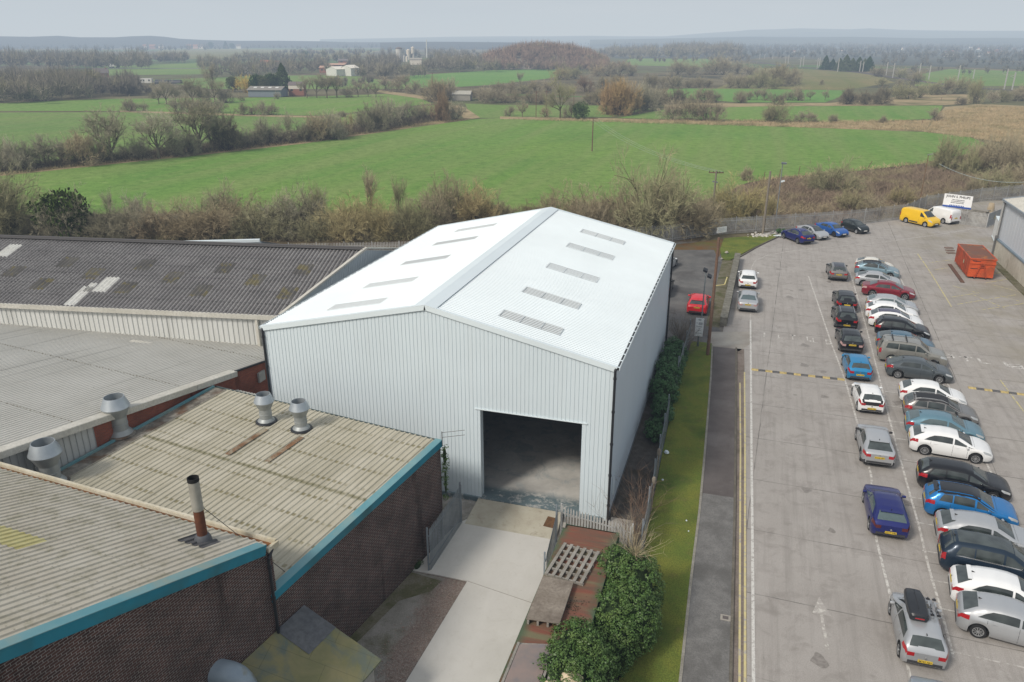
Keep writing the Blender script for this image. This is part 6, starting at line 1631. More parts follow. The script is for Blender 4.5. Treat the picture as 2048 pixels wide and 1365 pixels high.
b = MB(); b.tube((0, 0, 1.7), (0, 0, 2.1), .145, .143, 10); b.build('yellow_band', P_YEL, tp)
pole('bare_pole', 1525, 471, 8.0, .17, .11, M_GREYP, 'bare grey wooden pole rising from white rubble by the fence', (.05, 0))
lp = pole('camera_pole', 1549, 461, 8.6, .07, .05, M_STEELP, 'slim steel pole with a floodlight on top and a camera halfway')
b = MB(); b.obox((.15, 0, 8.55), (1, .2, -.1), (0, 1, 0), .65, .4, .2); b.build('floodlight', plain('lamp_grey', (.16, .18, .20), .4, .4), lp)
b = MB(); b.obox((.28, -.1, 6.35), (1, .1, .2), (0, 1, 0), .42, .2, .16); b.bar((0, 0, 6.2), (.3, -.1, 6.2), .05, .05); b.build('camera', M_WH_TRIM, lp)
lp = pole('street_lamp', 1838, 411, 7.4, .07, .05, mottle('rusty_post', (.20, .12, .06), (.15, .10, .06), 1, .8), 'thin rusty lamp post in the brown scrub beyond the yellow van')
b = MB(); b.obox((.25, 0, 7.45), (1, 0, .25), (0, 1, 0), .75, .25, .14); b.build('lamp_head', mottle('mossy_lamp', (.20, .22, .16), (.16, .18, .15), 2, .7), lp)
fl_ = pole('floodlight_pole', 1400, 672, 5.6, .06, .05, M_STEELP, 'slim grey floodlight pole behind the directional sign')
for dx, dy, z in ((-.05, .05, 5.65), (.32, -.05, 5.2)):
    b = MB(); b.obox((dx, dy, z), (1, 0, -.35), (0, 1, .3), .34, .40, .16); b.build('floodlight', M_DARK, fl_)
b = MB(); b.bar((-.05, 0, 5.35), (.35, 0, 5.2), .04, .04); b.build('bracket', M_STEELP, fl_)
sgp = G(1395, 695); sg2 = empty('directional_sign', sgp, 0, 'white directional sign on a short post at the end of the verge', 'sign')
b = MB(); b.tube((0, 0, 0), (0, 0, 2.5), .055, n=10); b.lathe((0, 0, .0), [(.085, 0), (.08, .4), (.055, .42)], 10); b.build('post', plain('green_grey_post', (.06, .09, .09), .5), sg2)
b = MB(); b.box((-.32, -.085, .98), (.32, -.06, 2.5)); b.build('panel', plain('sign_white', (.63, .66, .68), .45, var=.04), sg2)
M_SIGNT = plain('sign_grey_ink', (.10, .14, .17), .6)
def sign_text(txt, size, x, z):
    me = text_mesh(txt, size, 'lettering', M_SIGNT, .002); me.transform(Matrix.Translation((x, -.0885, z)) @ Matrix.Rotation(PI / 2, 4, 'X')); link('lettering', me, sg2)
sign_text('Overflow', .125, 0, 1.80); sign_text('Car', .125, 0, 1.64); sign_text('Park', .125, 0, 1.48)
b = MB()
for x0, x1, z in ((-.12, .12, 2.38), (-.1, .1, 2.33), (-.08, .24, 2.12), (-.08, .24, 2.05), (-.08, .22, 1.98), (-.1, .22, 1.24)): b.box((x0, -.0895, z - .017), (x1, -.0875, z + .017))
for z in (2.08, 1.24): b.face([(-.26, -.0885, z), (-.17, -.0885, z - .06), (-.17, -.0885, z + .06)])
b.build('small_print', M_SIGNT, sg2)
# wires
def wire(name, pts, r, label, sag=.6):
    b = MB()
    for p, q in zip(pts, pts[1:]):
        prev = None
        for i in range(17):
            t = i / 16; P = p + (q - p) * t + Vector((0, 0, -sag * 4 * t * (1 - t)))
            if prev is not None: b.tube(prev, P, r, n=4, caps=False)
            prev = P
    return tag(b.build(name, plain('wire', (.33, .38, .36), .6)), label, 'cable', 'overhead wires across the field')
T0 = G(1423, 447); F0 = G(1184, 303)
for k, x in enumerate((-.85, .1, .85)): wire('overhead_wire', [T0 + Vector((x, 0, 6.9)), F0 + Vector((x * .9, 0, 7.0))], .013, ('left', 'middle', 'right')[k] + ' overhead wire sagging across the green field between two poles', 1.4)
fp = empty('field_pole', F0, 0, 'dark telegraph pole standing alone in the green field', 'pole')
b = MB(); b.tube((0, 0, 0), (0, 0, 7.2), .13, .10, 8); b.build('shaft', M_WOODP, fp, 60); b = MB(); b.bar((-1.0, 0, 7.0), (1.0, .2, 7.0), .12, .14); b.build('crossarm', M_WOODP, fp)
o = wire('overhead_wire', [G(1878, 328, 5.0), G(2110, 356, 4.0)], .035, 'thick grey cable sagging through the shrubs on the right', 1.6)

# ---------------------------------------------------------------- low stone wall, rubble, litter
M_STONE = mottle('mossy_stone', (.19, .18, .15), (.13, .125, .10), 3.0, .95, c3=(.24, .23, .20), s3=1.4, fine=9, bump=.8, bscale=8)
lw = empty('stone_wall', (-1.05, 76, 0), 0, 'low mossy grey stone wall between the car park and the asphalt yard', 'wall')
b = MB(); rr = random.Random(3)
y = -10.4
while y < 12.0:
    L_ = rr.uniform(.5, .8); x = (y + 10.4) * .018
    for k in (0, 1):
        b.obox((x - .16 + k * .3 + rr.uniform(-.02, .02), y + L_ / 2, .34 + rr.uniform(-.01, .01)), (1, rr.uniform(-.04, .04), 0), (0, 1, 0), .29, L_ - .03, .68 + rr.uniform(-.05, .05))
    y += L_
b.build('stones', M_STONE, lw)
b = MB(); y = -10.4
while y < 12.0:
    L_ = rr.uniform(.7, 1.1); x = (y + 10.4) * .018; b.obox((x, y + L_ / 2, .76 + rr.uniform(-.02, .02)), (1, rr.uniform(-.03, .03), 0), (0, 1, 0), .62, L_ - .02, .12); y += L_
b.build('coping', M_STONE, lw)
sheet('soil_strip', [(-2.5, 65.2), (-1.35, 65.2), (-1.0, 88.5), (-2.2, 90)], -.003, M_WEED)
b = MB(); b.bar((-1.5, 76.8, .45), (-1.38, 79.2, .5), .1, .1); b.bar((-1.5, 76.8, .45), (-2.4, 76.6, .3), .06, .06); tag(b.build('yellow_barrier', plain('cream_yellow', (.55, .48, .22), .6)), 'pale yellow barrier arm lying against the low stone wall', 'barrier')
b = MB(); rr = random.Random(9)
for i in range(70):
    p = G(1525 + rr.gauss(0, 14), 472 + rr.gauss(0, 2.2)); s = rr.uniform(.08, .32)
    ux_ = Vector((rr.uniform(-1, 1), rr.uniform(-1, 1), rr.uniform(-.3, .3))).normalized(); uy_ = ux_.cross(Vector((rr.uniform(-.3, .3), 0, 1))).normalized()
    b.obox((p.x, p.y, s * .3 + .05), ux_, uy_, s, s * .8, s * .6)
tag(b.build('rubble_heap', mottle('white_rubble', (.55, .53, .49), (.42, .40, .36), 2, .95)), 'heap of white rubble at the foot of the bare grey pole', 'rubble', kind='stuff')
p = G(1553, 474); b = MB(); b.obox((p.x, p.y, .15), (1, -.6, .25), (.4, 1, 0), 1.3, .5, .06); tag(b.build('white_board', M_WH_TRIM), 'white board lying on the kerb beside the rubble heap', 'board')
for k, (px, py, s, nm, lb) in enumerate(((1333, 907, .16, 'litter_can', 'crumpled silver litter by the verge fence'), (1373, 1042, .05, 'litter', 'small white scrap of litter on the mossy verge, further down'), (1377, 1063, .04, 'litter', 'tiny white scrap of litter on the mossy verge, lowest'), (1325, 961, .07, 'litter', 'white litter scrap against the foot of the verge fence'), (1453, 507, .22, 'stone', 'pale stone on the grass corner'), (1443, 519, .15, 'stone', 'white stone at the tip of the grass corner'))):
    p = G(px, py, .1); rr = random.Random(k); b = MB(); b.lathe((0, 0, 0), [(s * .6, 0), (s, s * .4), (s * .7, s), (s * .2, s * 1.2)], 7)
    for i in range(len(b.v)): b.v[i] = tuple(c_ * rr.uniform(.85, 1.15) for c_ in b.v[i])
    tag(b.build(nm, M_WH_TRIM if 'litter' in nm else M_CONC_P, None, None, (p.x, p.y, .09)), lb, nm.replace('_', ' '))
# loose pebbles and litter in the yard strip
b = MB(); rr = random.Random(12)
for i in range(1500):
    t = rr.random(); yy = 8 + 19 * rr.random(); x0 = -13.9 + (yy - 8) * .09; x1 = -10.75 - max(0, (20.9 - yy)) * .2
    x = x0 + (x1 - x0) * (rr.random() ** .5); s = rr.uniform(.012, .04); a = rr.uniform(0, 6)
    b.face([(x + s * math.cos(a + k * 1.57), yy + s * math.sin(a + k * 1.57), .005 + (s * .6 if k % 2 else 0)) for k in range(4)])
tag(b.build('loose_stones', mottle('loose_stone', (.36, .30, .26), (.24, .15, .12), 9, .95)), 'loose pale stones scattered over the red gravel by the driveway', 'stones', kind='stuff')
# ================================================================ VEGETATION
def twig_mat(name, base, tip=None):
    n = N(name); oi = n.add('ShaderNodeObjectInfo'); v = n.mapping('Object')
    k = n.mix(n.ramp(n.noise(v, 5.0, 3), .3, .7), tuple(x * .75 for x in base), tuple(x * 1.25 for x in base))
    if tip:
        sp = n.add('ShaderNodeSeparateXYZ'); n.ln(v, sp.inputs[0]); k = n.mix(n.math('MULTIPLY', n.ramp(sp.outputs[2], .35, 1.0), .8), k, tip)
    k = n.mix(n.ramp(oi.outputs['Random'], 0, 1), k, n.mix(.5, k, (.22, .20, .115)))
    k2 = n.mix(1.0, k, oi.outputs['Color'], 'MULTIPLY')
    n.principled(k2, .95, 0, None, .05)
    return n.mat
M_TWIG = twig_mat('bare_twigs', (.35, .315, .235), (.42, .385, .285)); M_BARK = twig_mat('bark', (.13, .112, .088))
M_LEAF_D = twig_mat('evergreen_leaf', (.030, .060, .018), (.045, .085, .022))
M_IVYL = None
n = N('ivy_leaf'); v = n.mapping(); f = n.noise(v, 9, 3, .7)
k = n.mix(n.ramp(f, .32, .68), (.030, .070, .016), (.092, .165, .036)); k = n.mix(n.math('MULTIPLY', n.ramp(n.noise(v, 1.6, 3), .45, .7), .5), k, (.125, .175, .045)); n.principled(k, .45, 0, None, .35); M_IVYL = n.mat
n = N('laurel_leaf'); v = n.mapping(); k = n.mix(n.ramp(n.noise(v, 8, 3, .7), .32, .68), (.028, .078, .024), (.068, .155, .048)); n.principled(k, .5, 0, None, .3); M_LAUREL = n.mat
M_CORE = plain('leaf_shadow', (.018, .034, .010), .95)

def rdir(rr, d, ang):
    a = d.cross(Vector((rr.uniform(-1, 1), rr.uniform(-1, 1), rr.uniform(-1, 1))))
    if a.length < 1e-4: a = Vector((1, 0, 0))
    return (d + a.normalized() * math.tan(ang)).normalized()

def tri(b, p, q, w_, rr):
    d = q - p; s = d.cross(Vector((rr.uniform(-1, 1), rr.uniform(-1, 1), rr.uniform(-1, 1))))
    if s.length < 1e-6: return
    s = s.normalized() * w_ / 2
    n_ = len(b.v); b.v += [tuple(p - s), tuple(p + s), tuple(q)]; b.f.append((n_, n_ + 1, n_ + 2)); b.m.append(0); b.uv.append(None)

def gen_tree(seed, kind):
    rr = random.Random(seed); bt = MB(); bw = MB()
    P = dict(oak=dict(tr=.22, limbs=5, L=.34, dec=.66, up=.25, ang=.75, lv=4, ch=5, tw=6, tl=.075, twd=.0036, r=.022),
             ash=dict(tr=.30, limbs=4, L=.36, dec=.62, up=.55, ang=.5, lv=4, ch=5, tw=6, tl=.07, twd=.0034, r=.018),
             sapling=dict(tr=.10, limbs=7, L=.42, dec=.58, up=.8, ang=.30, lv=3, ch=5, tw=6, tl=.08, twd=.0036, r=.009),
             shrub=dict(tr=.02, limbs=15, L=.42, dec=.58, up=.22, ang=1.15, lv=3, ch=5, tw=10, tl=.12, twd=.0048, r=.010),
             dense=dict(tr=.05, limbs=16, L=.40, dec=.60, up=.15, ang=1.2, lv=3, ch=6, tw=12, tl=.11, twd=.0056, r=.012),
             spread=dict(tr=.03, limbs=17, L=.52, dec=.55, up=.18, ang=1.1, lv=3, ch=6, tw=11, tl=.10, twd=.0039, r=.010))[kind]
    def grow(p, d, L, r, lv):
        segs = 3 if lv <= 1 else 2
        pts = [p]; dd = d
        for i in range(segs):
            dd = rdir(rr, dd, rr.uniform(.05, .28)); dd = (dd + Vector((0, 0, P['up'] * .25))).normalized()
            pts.append(pts[-1] + dd * L / segs)
        if lv <= 2:
            for i in range(segs):
                f0, f1 = 1 - .55 * i / segs, 1 - .55 * (i + 1) / segs
                bt.tube(pts[i], pts[i + 1], r * f0, r * f1, 5 if lv == 0 else (4 if lv == 1 else 3), caps=False)
        else:
            for i in range(segs): tri(bw, pts[i], pts[i + 1] + (pts[i + 1] - pts[i]) * .3, max(r * 2, P['twd']), rr)
        if lv >= P['lv']:
            for _ in range(P['tw']):
                t = rr.uniform(.15, 1); i = min(int(t * segs), segs - 1); q = pts[i] + (pts[i + 1] - pts[i]) * (t * segs - i)
                e = rdir(rr, dd, rr.uniform(.3, 1.0)); e = (e + Vector((0, 0, .18))).normalized()
                tri(bw, q, q + e * P['tl'] * rr.uniform(.6, 1.3), P['twd'], rr)
            return
        for k in range(P['ch']):
            t = .3 + .7 * (k + rr.random()) / P['ch']; t = min(t, .999); i = min(int(t * segs), segs - 1); q = pts[i] + (pts[i + 1] - pts[i]) * (t * segs - i)
            e = rdir(rr, (pts[i + 1] - pts[i]).normalized(), rr.uniform(.35, P['ang'] * 1.15)); e = (e + Vector((0, 0, P['up'] * .22))).normalized()
            grow(q, e, L * P['dec'] * rr.uniform(.75, 1.2), r * .5, lv + 1)
    top_ = Vector((0, 0, P['tr']))
    if kind in ('oak', 'ash', 'sapling'):
        mid = Vector((rr.uniform(-.02, .02), rr.uniform(-.02, .02), P['tr'] * .5))
        bt.tube((0, 0, -.02), mid, P['r'] * 1.25, P['r'] * 1.05, 7, caps=False); bt.tube(mid, top_, P['r'] * 1.05, P['r'] * .9, 7, caps=False)
        grow(top_, Vector((rr.uniform(-.1, .1), rr.uniform(-.1, .1), 1)).normalized(), P['L'] * 1.15, P['r'] * .8, 1 if kind != 'oak' else 1)
        for k in range(P['limbs']):
            a = 2 * PI * (k + rr.random() * .7) / P['limbs']; an = P['ang'] * rr.uniform(.75, 1.25)
            d = Vector((math.cos(a) * math.sin(an), math.sin(a) * math.sin(an), math.cos(an)))
            grow(Vector((0, 0, P['tr'] * rr.uniform(.7, 1.0))), d, P['L'] * rr.uniform(.85, 1.15), P['r'] * .6, 1)
    else:
        for k in range(P['limbs']):
            a = 2 * PI * rr.random(); an = P['ang'] * math.sqrt(rr.random()) * 1.15
            d = Vector((math.cos(a) * math.sin(an), math.sin(a) * math.sin(an), math.cos(an)))
            grow(Vector((rr.uniform(-.06, .06), rr.uniform(-.06, .06), 0)), d, P['L'] * rr.uniform(.8, 1.2), P['r'], 1)
    # normalise to unit height and unit half width
    zs = sorted(v_[2] for v_ in bw.v); zt = zs[int(len(zs) * .995)]
    ws = sorted(math.hypot(v_[0], v_[1]) for v_ in bw.v); wt_ = ws[int(len(ws) * .985)]
    for b in (bt, bw): b.v = [(x / wt_, y / wt_, z / zt) for x, y, z in b.v]
    return bt.mesh('trunk', M_BARK), bw.mesh('crown', M_TWIG)

def gen_leafy(seed, kind):
    """leaf-card crown in unit height, unit half width"""
    rr = random.Random(seed); bt = MB(); bw = MB()
    bt.tube((0, 0, -.02), (0, 0, .5), .05, .03, 6)
    lobes = [(Vector((rr.uniform(-.45, .45), rr.uniform(-.45, .45), rr.uniform(.3, .75))), rr.uniform(.3, .5)) for _ in range(11)]
    for k in range(2600):
        if kind == 'conifer':
            z = rr.random() ** 1.4; a = rr.uniform(0, 2 * PI); r_ = (1 - z) ** .75 * rr.uniform(.6, 1.05) * (1 + .15 * math.sin(5 * a + z * 9)); p = Vector((r_ * math.cos(a), r_ * math.sin(a), .04 + z * .96))
        else:
            c_, R_ = rr.choice(lobes); d = Vector((rr.gauss(0, 1), rr.gauss(0, 1), rr.gauss(0, 1))).normalized(); p = c_ + Vector((d.x * R_ * 1.15, d.y * R_ * 1.15, d.z * R_ * .75)) * rr.uniform(.75, 1.05)
            p.z = max(.02, p.z)
        s = rr.uniform(.03, .06); u_ = Vector((rr.gauss(0, 1), rr.gauss(0, 1), rr.gauss(0, .6))).normalized() * s; w_ = u_.cross(Vector((rr.gauss(0, 1), rr.gauss(0, 1), rr.gauss(0, 1)))).normalized() * s * .8
        bw.face([p - u_, p + w_, p + u_, p - w_])
    return bt.mesh('trunk', M_BARK), bw.mesh('crown', M_LEAF_D)
LIB = {}
for kd, nn_ in (('oak', 3), ('ash', 2), ('sapling', 2), ('shrub', 3), ('dense', 3), ('spread', 2)): LIB[kd] = [gen_tree(100 + 17 * i + len(kd) * 3, kd) for i in range(nn_)]
LIB['bush'] = [gen_leafy(5, 'bush'), gen_leafy(6, 'bush')]; LIB['conifer'] = [gen_leafy(8, 'conifer'), gen_leafy(9, 'conifer')]
ORD = ['first', 'second', 'third', 'fourth', 'fifth', 'sixth', 'seventh', 'eighth', 'ninth', 'tenth', 'eleventh', 'twelfth', 'thirteenth', 'fourteenth', 'fifteenth', 'sixteenth', 'seventeenth', 'eighteenth', 'nineteenth', 'twentieth', 'twenty-first', 'twenty-second', 'twenty-third', 'twenty-fourth', 'twenty-fifth', 'twenty-sixth', 'twenty-seventh', 'twenty-eighth', 'twenty-ninth', 'thirtieth', 'thirty-first', 'thirty-second', 'thirty-third', 'thirty-fourth', 'thirty-fifth', 'thirty-sixth']
KNAME = dict(oak='broad bare tree', ash='tall bare tree', sapling='thin bare sapling', shrub='leafless shrub', dense='dense dark leafless bush', spread='wide leafless shrub', bush='dark evergreen bush', conifer='dark green conifer')
KW = dict(oak=.52, ash=.36, sapling=.22, shrub=.68, dense=.66, spread=.85, bush=.62, conifer=.28)
KOBJ = dict(oak='bare_tree', ash='bare_tree', sapling='bare_sapling', shrub='bare_shrub', dense='bare_bush', spread='bare_shrub', bush='evergreen_bush', conifer='conifer_tree')
KCAT = dict(oak='tree', ash='tree', sapling='sapling', shrub='shrub', dense='bush', spread='shrub', bush='bush', conifer='tree')
tree_rnd = random.Random(42)
def plant(px, py, hpx, kind, label, group=None, wk=1.0, tint=(1, 1, 1), parts=True):
    p = G(px, py); h_ = hpx * mpp(p) * 1.04; rr = tree_rnd
    tm, cm = rr.choice(LIB[kind])
    w_ = h_ * KW[kind] * wk * rr.uniform(.92, 1.1)
    r = empty(KOBJ[kind], (p.x, p.y, -.05), rr.uniform(0, 6.28), label, KCAT[kind], group)
    r.scale = (w_, w_, h_)
    k = rr.uniform(.85, 1.12)
    for nm, me in (('trunk', tm), ('crown', cm)):
        o = link(nm, me, r); o.color = (tint[0] * k, tint[1] * k, tint[2] * k, 1)
    return r
def hedge(where, group, items, tint=(1, 1, 1)):
    items = sorted(items, key=lambda t: t[0])
    for i, it in enumerate(items):
        px, py, h_, kd = it[:4]; wk = it[4] if len(it) > 4 else 1.0; tn = it[5] if len(it) > 5 else tint
        plant(px, py, h_, kd, f'{KNAME[kd]}, {ORD[i]} from left {where}', group, wk, tn)
GRY = (.96, .98, .98); BRN = (1.0, .92, .82); YEL_ = (1.1, 1.05, .76); OLV = (.93, .98, .80); DRK = (.62, .60, .60); RED_ = (1.1, .72, .6)
hedge('in the hedgerow behind the near field', 'hedgerow plants behind the near field', [
 (-8, 345, 62, 'shrub'), (28, 342, 62, 'dense'), (62, 338, 56, 'shrub'), (95, 334, 64, 'shrub'), (128, 330, 55, 'shrub'), (165, 330, 62, 'dense', 1.1, BRN), (200, 325, 45, 'shrub'), (226, 325, 102, 'oak', 1.1), (258, 320, 42, 'shrub'), (287, 318, 45, 'shrub'), (318, 317, 92, 'oak', .95), (346, 313, 45, 'shrub'), (372, 310, 45, 'dense'),
 (402, 306, 104, 'oak', 1.1), (424, 304, 70, 'ash'), (452, 301, 68, 'dense', .9, DRK), (482, 296, 38, 'shrub'), (505, 293, 40, 'shrub'), (528, 290, 54, 'dense', .9), (556, 287, 48, 'shrub'), (580, 286, 66, 'sapling'), (606, 283, 44, 'shrub'), (634, 281, 50, 'dense', 1, BRN), (662, 278, 54, 'dense'), (686, 274, 44, 'shrub', 1, BRN), (704, 270, 46, 'sapling', 1, YEL_), (726, 265, 40, 'shrub')], GRY)
hedge('in the hedgerow curving to the farm track', 'hedgerow plants by the farm track', [
 (744, 262, 50, 'dense'), (775, 255, 56, 'dense', .9), (800, 248, 44, 'shrub'), (820, 245, 42, 'ash'), (838, 242, 30, 'shrub'), (856, 240, 36, 'shrub', 1, BRN), (886, 243, 60, 'dense', .6, (.75, .6, .55)), (912, 240, 38, 'shrub')], GRY)
hedge('in the low left-hand field hedge', 'plants across the left-hand fields', [
 (260, 223, 26, 'dense'), (288, 221, 18, 'shrub'), (318, 208, 40, 'oak'), (333, 209, 46, 'oak'), (352, 207, 34, 'oak', .9), (386, 207, 48, 'oak'), (408, 206, 28, 'shrub'), (430, 207, 54, 'oak'), (452, 206, 26, 'dense'), (355, 226, 30, 'shrub'), (378, 225, 34, 'shrub'), (400, 224, 26, 'shrub'), (420, 225, 28, 'shrub'), (440, 226, 28, 'shrub'), (482, 202, 15, 'shrub'), (488, 230, 24, 'shrub'), (508, 230, 22, 'shrub'), (524, 230, 27, 'shrub'), (545, 230, 26, 'shrub'), (684, 234, 12, 'dense', 1.6), (556, 198, 14, 'shrub')], (.95, .93, .92))
hedge('in the copse by the red house', 'copse trees by the house', [
 (614, 196, 42, 'ash', 1.3), (634, 196, 45, 'ash', 1.3), (654, 196, 43, 'ash', 1.3), (674, 195, 40, 'ash', 1.3), (694, 195, 22, 'shrub'), (716, 194, 30, 'ash', 1.5), (736, 194, 30, 'ash', 1.5), (752, 194, 26, 'ash', 1.4)], (.92, .90, .88))
hedge('along the lane to the grey barn', 'plants along the lane to the barn', [
 (772, 180, 26, 'shrub', 1.1), (795, 184, 30, 'shrub', 1.2), (812, 182, 30, 'ash', 1.1), (828, 188, 26, 'shrub', 1.2), (850, 192, 24, 'shrub', 1.2), (872, 202, 42, 'dense', 1, BRN), (896, 200, 40, 'dense'), (975, 204, 28, 'shrub', 1.2), (990, 206, 30, 'shrub', 1.2), (960, 200, 24, 'shrub'), (1004, 205, 24, 'shrub')], (.95, .92, .9))
hedge('along the far edge of the near field', 'plants along the far edge of the near field', [
 (1019, 232, 20, 'shrub'), (1045, 234, 34, 'oak', .8), (1090, 234, 24, 'shrub', .8, BRN), (1120, 237, 82, 'oak', .9, OLV), (1140, 235, 30, 'shrub'), (1160, 238, 30, 'bush', 1, (.8, 1, .8)), (1345, 240, 40, 'spread'), (1378, 241, 44, 'spread'), (1410, 241, 42, 'spread'), (1430, 241, 34, 'shrub'), (1553, 244, 42, 'spread', 1, OLV), (1538, 243, 30, 'dense', 1, OLV), (1600, 243, 20, 'shrub'), (1620, 244, 24, 'shrub'), (1665, 244, 15, 'dense'), (1766, 246, 14, 'dense', 1.2), (1868, 241, 24, 'shrub')], (.95, .92, .9))
hedge('in the thicket between the right-hand fields', 'thicket between the right-hand fields', [
 (1215, 229, 62, 'dense', .7, (1.1, .85, .62)), (1234, 230, 66, 'dense', .75, (1.15, .9, .62)), (1252, 228, 62, 'dense', .75, (1.05, .85, .65)), (1270, 225, 60, 'sapling', 1.5), (1286, 222, 46, 'dense', .9), (1300, 216, 42, 'dense', .9)], GRY)
hedge('in the second hedge on the right', 'plants of the second hedge on the right', [
 (1316, 210, 34, 'shrub'), (1332, 208, 28, 'shrub'), (1359, 207, 30, 'dense', 1.1, DRK), (1392, 205, 25, 'shrub'), (1410, 205, 28, 'dense'), (1432, 204, 22, 'shrub'), (1480, 206, 24, 'dense'), (1498, 200, 22, 'shrub'), (1514, 200, 22, 'oak', .9), (1530, 201, 24, 'shrub'), (1554, 209, 20, 'dense', 1.2, DRK), (1574, 201, 20, 'shrub'), (1595, 201, 28, 'dense', .8), (1620, 201, 22, 'oak', .9), (1650, 201, 22, 'oak', .9), (1694, 209, 33, 'dense', 1, DRK), (1714, 205, 20, 'shrub'), (1732, 209, 26, 'dense', 1, DRK), (1763, 209, 36, 'dense', .9, DRK)], (.9, .88, .85))
hedge('in the rough ground towards the railway', 'plants by the railway', [
 (1795, 198, 30, 'shrub', 1.2, OLV), (1815, 198, 30, 'shrub', 1.2, OLV), (1838, 196, 30, 'shrub', 1.2, OLV), (1862, 190, 28, 'shrub', 1.2, OLV), (1888, 189, 32, 'shrub', 1.1), (1908, 187, 34, 'shrub', 1.1, OLV), (1928, 186, 30, 'shrub'), (1948, 207, 46, 'dense', .6, OLV), (1921, 210, 15, 'dense', 1.1, DRK), (1985, 205, 24, 'shrub'), (2005, 204, 28, 'shrub', 1, OLV), (2030, 202, 30, 'shrub'), (2050, 201, 28, 'dense'), (1752, 153, 20, 'shrub', 1.3), (1765, 172, 16, 'shrub', 1.6, OLV), (1798, 172, 14, 'shrub'), (1830, 168, 28, 'shrub', 1.3), (1800, 156, 20, 'shrub', 1.1, OLV)], (.95, .93, .88))
hedge('among the middle-distance copses', 'copse plants in the middle distance', [
 (1172, 184, 30, 'shrub', 1.2, (.9, .72, .72)), (1150, 158, 26, 'shrub', 1.3, OLV), (1120, 160, 30, 'shrub', 1.2, YEL_), (1135, 155, 26, 'shrub', 1.3, OLV), (1040, 168, 24, 'sapling', 1.6), (1205, 178, 24, 'shrub', 1.2), (1222, 178, 26, 'shrub', 1.2), (1238, 178, 24, 'shrub', 1.2), (1300, 176, 26, 'dense', 1), (1325, 176, 22, 'oak'), (1345, 177, 26, 'dense', 1.1), (1378, 176, 20, 'shrub', 1.2), (1398, 175, 22, 'shrub', 1.2), (1418, 175, 16, 'shrub', 1.2), (1458, 176, 28, 'shrub', 1.2), (1478, 176, 30, 'shrub', 1.1), (1195, 152, 26, 'shrub', 1.2, BRN), (1215, 152, 26, 'shrub', 1.2), (1238, 152, 28, 'shrub', 1.2), (1262, 152, 24, 'shrub', 1.2), (1355, 150, 30, 'shrub', 1.3), (1380, 150, 28, 'shrub', 1.2), (1428, 150, 34, 'shrub', 1.3), (1448, 150, 36, 'shrub', 1.1), (1475, 148, 26, 'shrub', 1.3), (1500, 150, 24, 'shrub', 1.2)], (.95, .93, .88))
hedge('in the brown hedge strips beyond the spreading tree', 'hedge strips beyond the spreading tree', [
 (948, 196, 18, 'shrub', 1.3), (1010, 206, 22, 'shrub', 1.2), (1030, 204, 24, 'shrub', 1.2), (1060, 206, 26, 'shrub', 1.2), (1082, 207, 25, 'dense', 1), (1100, 206, 20, 'shrub', 1.2), (1000, 186, 22, 'shrub', 1.3), (1022, 187, 24, 'shrub', 1.3), (1048, 187, 22, 'shrub', 1.3, OLV), (1072, 187, 25, 'shrub', 1.2), (1098, 184, 22, 'shrub', 1.3), (1180, 208, 28, 'shrub', 1.2), (1198, 210, 32, 'dense', 1), (1215, 205, 26, 'shrub', 1.2), (1260, 208, 24, 'shrub', 1.3)], (.98, .94, .88))
hedge('in the round copse on the stubble', 'round copse on the stubble', [
 (1495, 176, 30, 'shrub', 1.2), (1518, 176, 30, 'shrub', 1.1, OLV), (1535, 172, 40, 'shrub', 1.2), (1558, 172, 42, 'shrub', 1.2), (1578, 170, 34, 'shrub', 1), (1590, 168, 30, 'dense', .8), (1550, 178, 24, 'shrub', 1.2, OLV), (1642, 170, 10, 'shrub')], (.95, .93, .88))
hedge('in the conifer row beside the railway', 'conifer row beside the railway', [
 (1650, 140, 26, 'conifer', 1.6), (1664, 140, 20, 'conifer', 1.7), (1678, 141, 22, 'conifer', 1.7), (1690, 143, 30, 'conifer', 1.5), (1703, 143, 24, 'conifer', 1.7), (1716, 143, 26, 'conifer', 1.7), (1736, 143, 27, 'conifer', 1.8), (1727, 142, 22, 'conifer', 1.7)], (.85, .95, 1))
hedge('around the grey shed in the fields', 'garden trees by the grey shed', [
 (470, 184, 28, 'bush', .9), (492, 185, 34, 'shrub', 1.0, (1.9, 1.6, .65)), (512, 186, 34, 'bush', .8), (528, 186, 32, 'bush', .8), (545, 184, 34, 'bush', .8), (567, 182, 50, 'conifer', 1.5), (425, 185, 58, 'sapling', 2.2), (610, 118, 14, 'bush', 1, (.8, 1, .9)), (452, 98, 14, 'conifer', 1.4, (.7, .9, 1)), (465, 98, 10, 'bush', 1, (.7, .9, 1)), (422, 98, 12, 'bush', .8, (.7, .9, 1)), (272, 95, 10, 'bush', 1, (.7, .9, 1))], GRY)
hedge('in the belt behind the grey-roofed shed', 'scrub belt behind the sheds', [
 (-10, 478, 162, 'spread', .75, OLV), (25, 470, 127, 'spread', .8, OLV), (70, 475, 64, 'spread'), (140, 478, 92, 'bush', .95, (1.25, 1.05, .9)), (150, 480, 99, 'spread', .8, GRY), (222, 440, 62, 'sapling', .9), (205, 480, 74, 'spread', 1), (280, 445, 60, 'shrub', .9), (262, 478, 75, 'spread', .9), (325, 480, 75, 'spread', 1, (1.05, .95, .85)), (365, 470, 64, 'spread'), (390, 478, 78, 'spread', .9, BRN), (445, 440, 76, 'shrub', 1, (.9, .92, .8)), (430, 478, 78, 'spread', 1, (1, .92, .82)), (480, 470, 84, 'spread', .9, BRN), (525, 480, 84, 'spread', .9, OLV), (565, 470, 78, 'spread', .9), (600, 462, 92, 'shrub', 1), (636, 448, 76, 'dense', .6, OLV), (640, 480, 56, 'spread', .9, OLV)], GRY)
